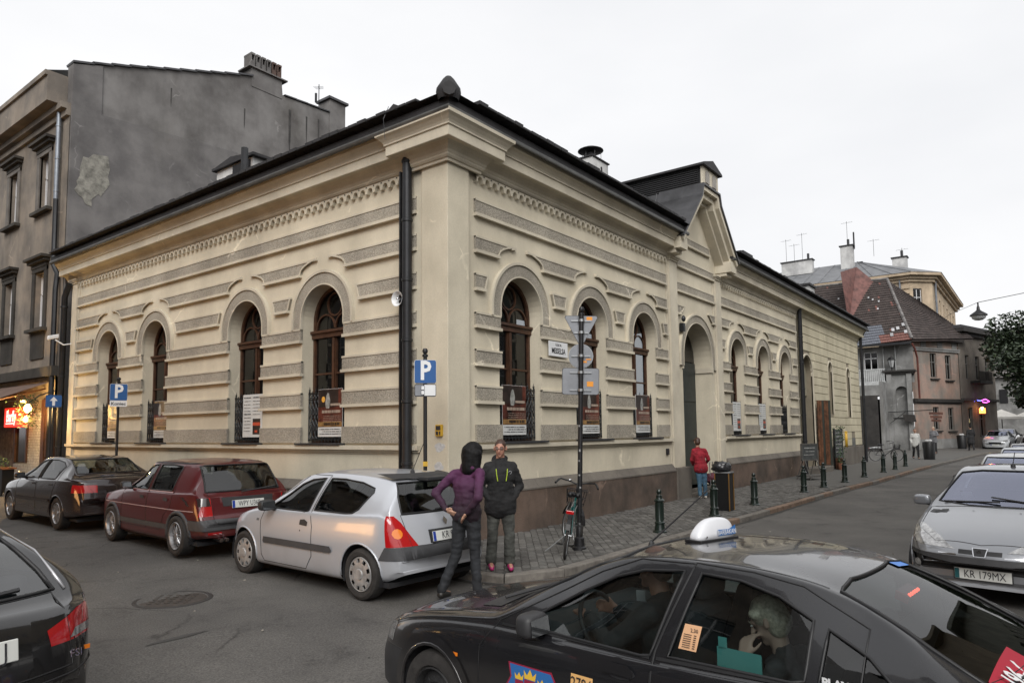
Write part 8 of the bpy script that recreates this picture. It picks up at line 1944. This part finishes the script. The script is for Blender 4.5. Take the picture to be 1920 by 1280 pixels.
    if hairstyle == 'short': HC = [('e', h(0, -.018, .040), (.078*k, .094*k, .088*k)), ('e', h(0, -.05, .0), (.070*k, .06*k, .07*k))]
    elif hairstyle == 'bob': HC = [('e', h(0, -.012, .035), (.112*k, .122*k, .112*k)), (h(-.06, -.03, .0), .078*k, h(-.075, -.02, -.15), .058*k), (h(.06, -.03, .0), .078*k, h(.075, -.02, -.15), .058*k), (h(0, -.05, .02), .10*k, h(0, -.045, -.15), .095*k)]
    else: HC = [('e', h(0, -.016, .040), (.088*k, .104*k, .096*k)), ('e', h(-.01, -.045, -.02), (.082*k, .07*k, .085*k)), (h(-.07, .03, .06), .03*k, h(.07, .03, .06), .03*k)]
    hobj = capsules('hair', HC, hair, body, .010, 2, .006*k, 5)
    if hairstyle == 'short':      # keep the face free: drop hair in front of the forehead line
        bm = bmesh.new(); bm.from_mesh(hobj.data); inv = Rm.inverted()
        kill = [f for f in bm.faces if (lambda q: q.y > .062 and q.z < .075 or q.y > .045 and q.z < .03 or q.y > .02 and q.z < -.01)(inv @ ((f.calc_center_median()-head)/k))]
        bmesh.ops.delete(bm, geom=kill, context='FACES'); bm.to_mesh(hobj.data); bm.free()
    fz = MB()
    for sx in (-1, 1): fz.ell(h(sx*.030, .0825, .008), .013*k, .006*k, .007*k, 8, 6)
    fz.build('eyes', EYEW, body, smooth=True); fz = MB()
    for sx in (-1, 1): fz.ell(h(sx*.030, .0880, .008), .006*k, .003*k, .006*k, 8, 6)
    fz.build('pupils', EYED, body, smooth=True); fz = MB(); fz.ell(h(0, .083, -.058), .024*k, .008*k, .006*k, 10, 6); fz.build('mouth', LIP, body, smooth=True)
    fz = MB()
    for sx in (-1, 1): fz.tube([h(sx*.014, .089, .028), h(sx*.032, .087, .034), h(sx*.048, .078, .028)], .0035*k, 5)
    fz.build('eyebrows', hair if hair is not HAIRG else SKIN, body)
    if glasses:
        fz = MB()
        for sx in (-1, 1): fz.tube([h(sx*.032+.021*math.cos(a*.523), .100, .006+.016*math.sin(a*.523)) for a in range(12)], .0022*k, 5, closed=True); fz.tube([h(sx*.053, .100, .010), h(sx*.076, .03, .012), h(sx*.078, -.01, .008)], .0022*k, 5)
        fz.tube([h(-.011, .101, .008), h(.011, .101, .008)], .0022*k, 5); fz.build('glasses', INK, body)
    return r_
def stand(**k):
    J = dict(pelvis=(0, 0, .95), chest=(0, 0, 1.26), neck=(0, -.01, 1.50), head=(0, .015, 1.635), shL=(-.175, 0, 1.42), shR=(.175, 0, 1.42), elL=(-.23, -.03, 1.13), elR=(.23, -.03, 1.13), wrL=(-.22, .06, .88), wrR=(.22, .06, .88),
             hipL=(-.09, 0, .90), hipR=(.09, 0, .90), knL=(-.10, .02, .49), knR=(.10, .02, .49), anL=(-.11, -.02, .085), anR=(.11, -.02, .085), hdL=(0, .15, -1), hdR=(0, .15, -1), tdL=(.2, 1, 0), tdR=(-.2, 1, 0), cdL=(1, .2, 0), cdR=(-1, .2, 0))
    J.update(k); return J
# the man by the corner
J = stand(shL=(-.165, 0, 1.385), shR=(.165, 0, 1.385), elL=(-.275, -.06, 1.12), elR=(.275, -.06, 1.12), wrL=(-.155, .075, .955), wrR=(.155, .075, .955), hdL=(.8, -.5, -.5), hdR=(-.8, -.5, -.5), tdL=(0, .2, 1), tdR=(0, .2, 1), cdL=(.2, -1, 0), cdR=(-.2, -1, 0), knL=(-.11, .04, .49), knR=(.11, -.02, .50), anL=(-.12, -.02, .09), anR=(.13, -.10, .09), cuff=.068, hood=True)
m1 = person('man in a black jacket with yellow zips and glasses, hands in pockets, standing behind the silver hatchback', (-1.03, -1.88, .10), R(217+8), 1.71, J, BLKJ, OLIVE, PINK, SKINR, HAIRB, 'short', 1.12, look=(R(-16), R(-4)), glasses=True, loose=1.06, jacket_len=.84)
m1['label'] = 'man in black jacket with yellow zips and glasses, standing at the corner'
YZ = M('neon_yellow_zip', (.38, .50, .03), .5, var=0)
for sx in (-1, 1): mb = MB(); mb.tube([(sx*.075, .172, 1.34), (sx*.068, .178, 1.26), (sx*.055, .178, 1.18)], .0065, 5); mb.build('zip', YZ, m1)
mb = MB(); mb.tube([(-.11+.018*math.cos(a), .165, 1.29+.018*math.sin(a)) for a in [q*math.pi/6 for q in range(10)]], .003, 4); mb.build('logo_ring', M('logo_grey', (.35, .36, .38), .5, var=0), m1)
# the woman with her back to us
J = stand(pelvis=(0, 0, .97), chest=(-.01, .02, 1.27), neck=(.03, .05, 1.50), head=(.05, .075, 1.635), elL=(-.345, -.13, 1.20), elR=(.27, -.20, 1.17), wrL=(-.175, -.15, 1.015), wrR=(.10, -.17, .99), shL=(-.165, .01, 1.41), shR=(.175, .0, 1.42), hdL=(.75, .1, -.35), hdR=(-.55, -.15, -.8), tdL=(0, -.6, .8), tdR=(.5, -.6, .5), cdL=(.3, 1, 0), cdR=(0, 1, 0),
          hipL=(-.085, 0, .91), hipR=(.085, 0, .91), knL=(-.13, -.02, .50), knR=(.07, .06, .50), anL=(-.26, -.12, .09), anR=(.10, .06, .09), cuff=.060, hood=True)
w1_ = person('woman with black bob, purple jacket and dark jeans, back to the camera, hands at her back pockets', (-2.16, -2.27, -.01), R(10), 1.79, J, PURP, JEANK, LEATH, SKIN, HAIRK, 'bob', .94, look=(R(-18), R(-6)), jacket_len=.95)
w1_['label'] = 'woman with black bob and purple jacket, back turned, hands at her jeans pockets'
# woman in crimson by the portal
J = stand(pelvis=(.03, 0, .92), chest=(-.02, .01, 1.25), neck=(-.04, .03, 1.49), head=(-.045, .05, 1.625), shL=(-.155, 0, 1.38), shR=(.155, 0, 1.38), elL=(-.22, .02, 1.12), elR=(.25, .02, 1.13), wrL=(-.16, .20, .98), wrR=(.20, .20, 1.0), hdL=(.5, 1, 0), hdR=(-.3, 1, 0), tdL=(0, 0, 1), tdR=(0, 0, 1), cdL=(1, 0, -.3), cdR=(-1, 0, -.3), anL=(-.02, -.05, .09), anR=(.14, .02, .09), knL=(-.02, .02, .49), knR=(.13, .02, .49), hipL=(-.06, 0, .88), hipR=(.11, 0, .88))
person('woman in a crimson jacket and blue jeans, back turned, leaning by the portal', (9.25, -.42, .10), R(30), 1.60, J, CRIM, JEANB, M('pale_trainers', (.45, .42, .38), .6, var=.3, vs=20), SKIN, HAIRB, 'medium', 1.0, look=(R(15), R(-15)), jacket_len=.90, loose=1.05)
# distant walkers
WJ = stand(knL=(-.09, .14, .50), anL=(-.09, .16, .09), knR=(.09, -.02, .50), anR=(.09, -.24, .12), wrL=(-.22, -.08, .90), wrR=(.22, .18, .92))
person('far man in a white shirt and dark trousers walking on the pavement', (36.9, -1.8, .10), R(200), 1.72, WJ, WSH, DTR, LEATH, SKIN, HAIRB, 'short', 1.0, 'people far down the right pavement', voxel=.02, hands=False)
person('far man in a grey shirt standing by the salmon house', (44.3, -1.9, .17), R(160), 1.75, stand(elL=(-.3, .05, 1.2), wrL=(-.12, .25, 1.2)), GSH, DTR, LEATH, SKIN, HAIRG, 'short', 1.05, 'people far down the right pavement', voxel=.02, hands=False)
person('far figure in a long black coat walking away along the kerb', (49.4, -3.55, .24), R(20), 1.72, WJ, BLKJ, DTR, LEATH, SKIN, HAIRK, 'short', 1.1, 'people far down the right pavement', voxel=.02, hands=False, coat=True)
# bins down the street
for x, y, lab in ((36.9, -2.45, 'dark round litter bin with shiny bags near the man in white'), (52.6, -2.75, 'dark litter bin by the corner of the salmon house')):
    q = thing('street_bin', lab, 'bin', (x, y, gz(x, y)+.10)); mb = MB(); mb.lathe([(0, 0), (.28, 0), (.32, .95), (.30, .98), (0, .98)], 14); mb.build('body', BLACK, q, smooth='auto')
    mb = MB(); mb.ell((-.14, .05, 1.03), .13, .12, .08, 8, 6); mb.ell((.15, -.05, 1.03), .12, .12, .09, 8, 6); mb.build('bags', M('shiny_pale_bag', (.5, .5, .5), .3, var=.2), q, smooth=True)
# people inside the taxi
def taxi_pt(x, y, z): c, s = math.cos(TAXI_H), math.sin(TAXI_H); return (TAXI_LOC[0]+.955*(-x*c-y*s), TAXI_LOC[1]+.955*(-x*s+y*c), TAXI_LOC[2]+.955*z)
SJ = dict(pelvis=(0, 0, .12), chest=(0, .0, .43), neck=(0, .06, .66), head=(0, .13, .78), shL=(-.17, .02, .58), shR=(.17, .02, .58), elL=(-.24, .16, .34), elR=(.22, .20, .36), wrL=(-.10, .24, .58), wrR=(.12, .36, .30), hipL=(-.09, .02, .10), hipR=(.09, .02, .10), knL=(-.11, .44, .20), knR=(.11, .44, .20), anL=(-.11, .50, -.18), anR=(.11, .50, -.18),
          hdL=(.35, -.1, 1), hdR=(0, 1, 0), tdL=(0, -1, .2), tdR=(0, 0, 1), cdL=(.2, -1, .2), cdR=(-1, 0, 0), toeL=(0, .12, -.02), toeR=(0, .12, -.02))
person('blond passenger on the rear seat of the taxi, head bowed, hand at the chin', taxi_pt(3.16, .38, .345), TAXI_H, 1.60, SJ, cloth('charcoal_coat', (.05, .052, .055), .2), DTR, LEATH, M('pale_skin', (.50, .34, .27), .6, var=.05), M('pale_blond_hair', (.60, .55, .43), .5, var=.25, vs=50), 'medium', .95, look=(R(8), R(-26)), jacket_len=.9)
SJ2 = dict(SJ); SJ2.update(elL=(-.26, .22, .40), wrL=(-.16, .44, .50), hdL=(.2, 1, .1), head=(0, .08, .80), neck=(0, .03, .67), hdR=(.0, 1, .1), wrR=(.14, .44, .48))
person('taxi driver in a dark jacket behind the steering wheel', taxi_pt(2.42, .36, .45), TAXI_H, 1.72, SJ2, cloth('dark_grey_jacket', (.02, .021, .023), .2), DTR, LEATH, SKINR, HAIRB, 'short', 1.08, look=(0, 0), jacket_len=.9)
# ================================================================== bicycle leaning on the sign post
def bicycle(label, loc, hd, lean, group=None, fr=M('teal_frame_paint', (.010, .09, .085), .35, var=.05, coat=.5), steer=.45):
    r_ = thing('bicycle', label, 'bicycle', loc, 0, group); r_.rotation_euler = (Matrix.Rotation(hd, 4, 'Z') @ Matrix.Rotation(lean, 4, 'X')).to_euler()
    WR = .335; RA = Vector((0, 0, WR)); FA = Vector((1.06, 0, WR)); BB = Vector((.44, 0, .28)); HT = Vector((.86, 0, .86)); HB = Vector((.90, 0, .68)); ST = Vector((.30, 0, .72))
    def whl(c, name, st=0):
        w_ = bpy.data.objects.new(name, None); COL.objects.link(w_); w_.parent = r_; w_.location = c; w_.rotation_euler = (0, 0, st)
        mb = MB(); mb.tube([(WR*math.cos(a)*.955, 0, WR*math.sin(a)*.955) for a in [k*math.pi/20 for k in range(40)]], .019, 6, closed=True); mb.build('tyre', TYRE, w_, smooth=True)
        mb = MB(); mb.tube([(WR*math.cos(a)*.895, 0, WR*math.sin(a)*.895) for a in [k*math.pi/20 for k in range(40)]], .010, 5, closed=True); mb.build('rim', CLAMP, w_, smooth=True)
        mb = MB()
        for k in range(18): a = k*math.pi/9; mb.tube([(0, .02*(-1)**k, 0), (WR*.89*math.cos(a), 0, WR*.89*math.sin(a))], .0022, 3)
        mb.tube([(0, -.05, 0), (0, .05, 0)], .016, 8); mb.build('spokes', CLAMP, w_)
        mb = MB(); mb.strip([(WR*1.07*math.cos(a), -.028, WR*1.07*math.sin(a)) for a in [R(-10)+k*R(170)/12 for k in range(13)]] if name == 'rear_wheel' else [(WR*1.07*math.cos(a), -.028, WR*1.07*math.sin(a)) for a in [R(20)+k*R(150)/12 for k in range(13)]], [(WR*1.07*math.cos(a), .028, WR*1.07*math.sin(a)) for a in [R(-10)+k*R(170)/12 for k in range(13)]] if name == 'rear_wheel' else [(WR*1.07*math.cos(a), .028, WR*1.07*math.sin(a)) for a in [R(20)+k*R(150)/12 for k in range(13)]])
        mb.build('mudguard', BLACK, w_, fix=False); return w_
    rw_ = whl(RA, 'rear_wheel'); rw_.rotation_euler = (0, 0, math.pi) if False else (0, 0, 0); whl(FA, 'front_wheel', steer)
    mb = MB(); mb.tube([BB, ST], .016, 8); mb.tube([BB, HB+Vector((-.01, 0, 0))], .018, 8); mb.tube([ST+Vector((.02, 0, -.12)), HT+Vector((0, 0, -.12))], .014, 8); mb.tube([HB, HT], .018, 8)
    for sy in (-.05, .05): mb.tube([BB+Vector((0, sy*.4, 0)), RA+Vector((0, sy, 0))], .009, 6); mb.tube([ST+Vector((0, sy*.3, -.02)), RA+Vector((0, sy, 0))], .008, 6); mb.tube([HB+Vector((.01, sy*.7, -.02)), FA+Vector((0, sy, 0))], .010, 6)
    mb.build('frame', fr, r_, smooth='auto')
    mb = MB(); mb.tube([ST, Vector((.27, 0, .86))], .012, 8); mb.build('seat_post', CHR, r_)
    capsules('saddle', [((.16, -.055, .90), .045, (.25, -.01, .905), .035), ((.16, .055, .90), .045, (.25, .01, .905), .035), ((.20, 0, .90), .04, (.42, 0, .90), .022)], BLACK, r_, .010, 3)
    mb = MB(); mb.tube([HT, HT+Vector((.0, 0, .14))], .012, 8); st_ = HT+Vector((0, 0, .14))
    mb.tube([st_+Vector((-.20, .31, .02)), st_+Vector((-.06, .27, .06)), st_+Vector((.05, .12, .03)), st_, st_+Vector((.05, -.12, .03)), st_+Vector((-.06, -.27, .06)), st_+Vector((-.20, -.31, .02))], .012, 6); mb.build('handlebar', PIPE, r_, smooth=True)
    for sy in (-1, 1): mb = MB(); mb.tube([st_+Vector((-.26, sy*.325, .0)), st_+Vector((-.12, sy*.29, .045))], .017, 8); mb.build('grip', RUB, r_)
    mb = MB(); mb.ell(st_+Vector((.04, .13, .05)), .03, .03, .02, 8, 6); mb.build('bell', CHR, r_, smooth=True)
    mb = MB(); bx0 = HT+Vector((.08, 0, -.18))
    for zz, s_ in ((.0, .8), (.10, .9), (.22, 1.0)):
        L_ = [bx0+Vector((.0, -.16*s_, zz)), bx0+Vector((.26*s_, -.16*s_, zz)), bx0+Vector((.26*s_, .16*s_, zz)), bx0+Vector((.0, .16*s_, zz))]; mb.tube(L_, .006, 4, closed=True)
    for k in range(9):
        t = -.16+.04*k; mb.tube([bx0+Vector((0, t*.8, 0)), bx0+Vector((0, t, .22))], .0035, 3); mb.tube([bx0+Vector((.21, t*.8, 0)), bx0+Vector((.26, t, .22))], .0035, 3); mb.tube([bx0+Vector((0, t*.8, 0)), bx0+Vector((.21, t*.8, 0))], .0035, 3)
    for k in range(7): u = .26*k/6; [mb.tube([bx0+Vector((u*.8, sy*.13, 0)), bx0+Vector((u, sy*.16, .22))], .0035, 3) for sy in (-1, 1)]
    mb.build('basket', BLACK, r_)
    mb = MB(); mb.tube([(-.12, 0, .76), (.25, 0, .78)], .008, 5)
    for sy in (-.06, .06): mb.tube([(-.30, sy, .72), (-.12, sy, .735), (.28, sy, .745)], .006, 5); mb.tube([(-.14, sy, .735), (0, sy*.9, WR)], .005, 5)
    mb.build('rack', CLAMP, r_)
    mb = MB(); mb.obox((-.315, 0, .70), (.012, 0, 0), (0, .055, 0), (0, 0, .025)); mb.build('rear_reflector', L_RED, r_, bevel=.008)
    mb = MB(); mb.lathe([(.0, .055), (.09, .055), (.095, .06), (.09, .065), (.0, .065)], 18, (BB.x, 0, BB.z), 'y'); mb.tube([BB+Vector((0, .07, 0)), BB+Vector((.05, .08, -.16))], .009, 5); mb.tube([BB+Vector((0, -.07, 0)), BB+Vector((-.05, -.08, .16))], .009, 5); mb.build('crank', CLAMP, r_)
    mb = MB(); mb.obox(BB+Vector((.05, .13, -.16)), (.045, 0, 0), (0, .045, 0), (0, 0, .01)); mb.build('pedal', RUB, r_); mb = MB(); mb.obox(BB+Vector((-.05, -.13, .16)), (.045, 0, 0), (0, .045, 0), (0, 0, .01)); mb.build('pedal', RUB, r_)
    mb = MB(); mb.tube([(.30, .06, .28), (.20, .30, .03)], .008, 5); mb.build('kickstand', CLAMP, r_)
    return r_
bicycle('teal city bicycle with a black basket leaning against the tall sign post', (.10, -2.14, .105), R(29), R(9), steer=.55)
bicycle('dark bicycle leaning by the gateway at the end of the cream building', (33.9, -.25, .10), R(-70), R(10), fr=BLACK, steer=.2)
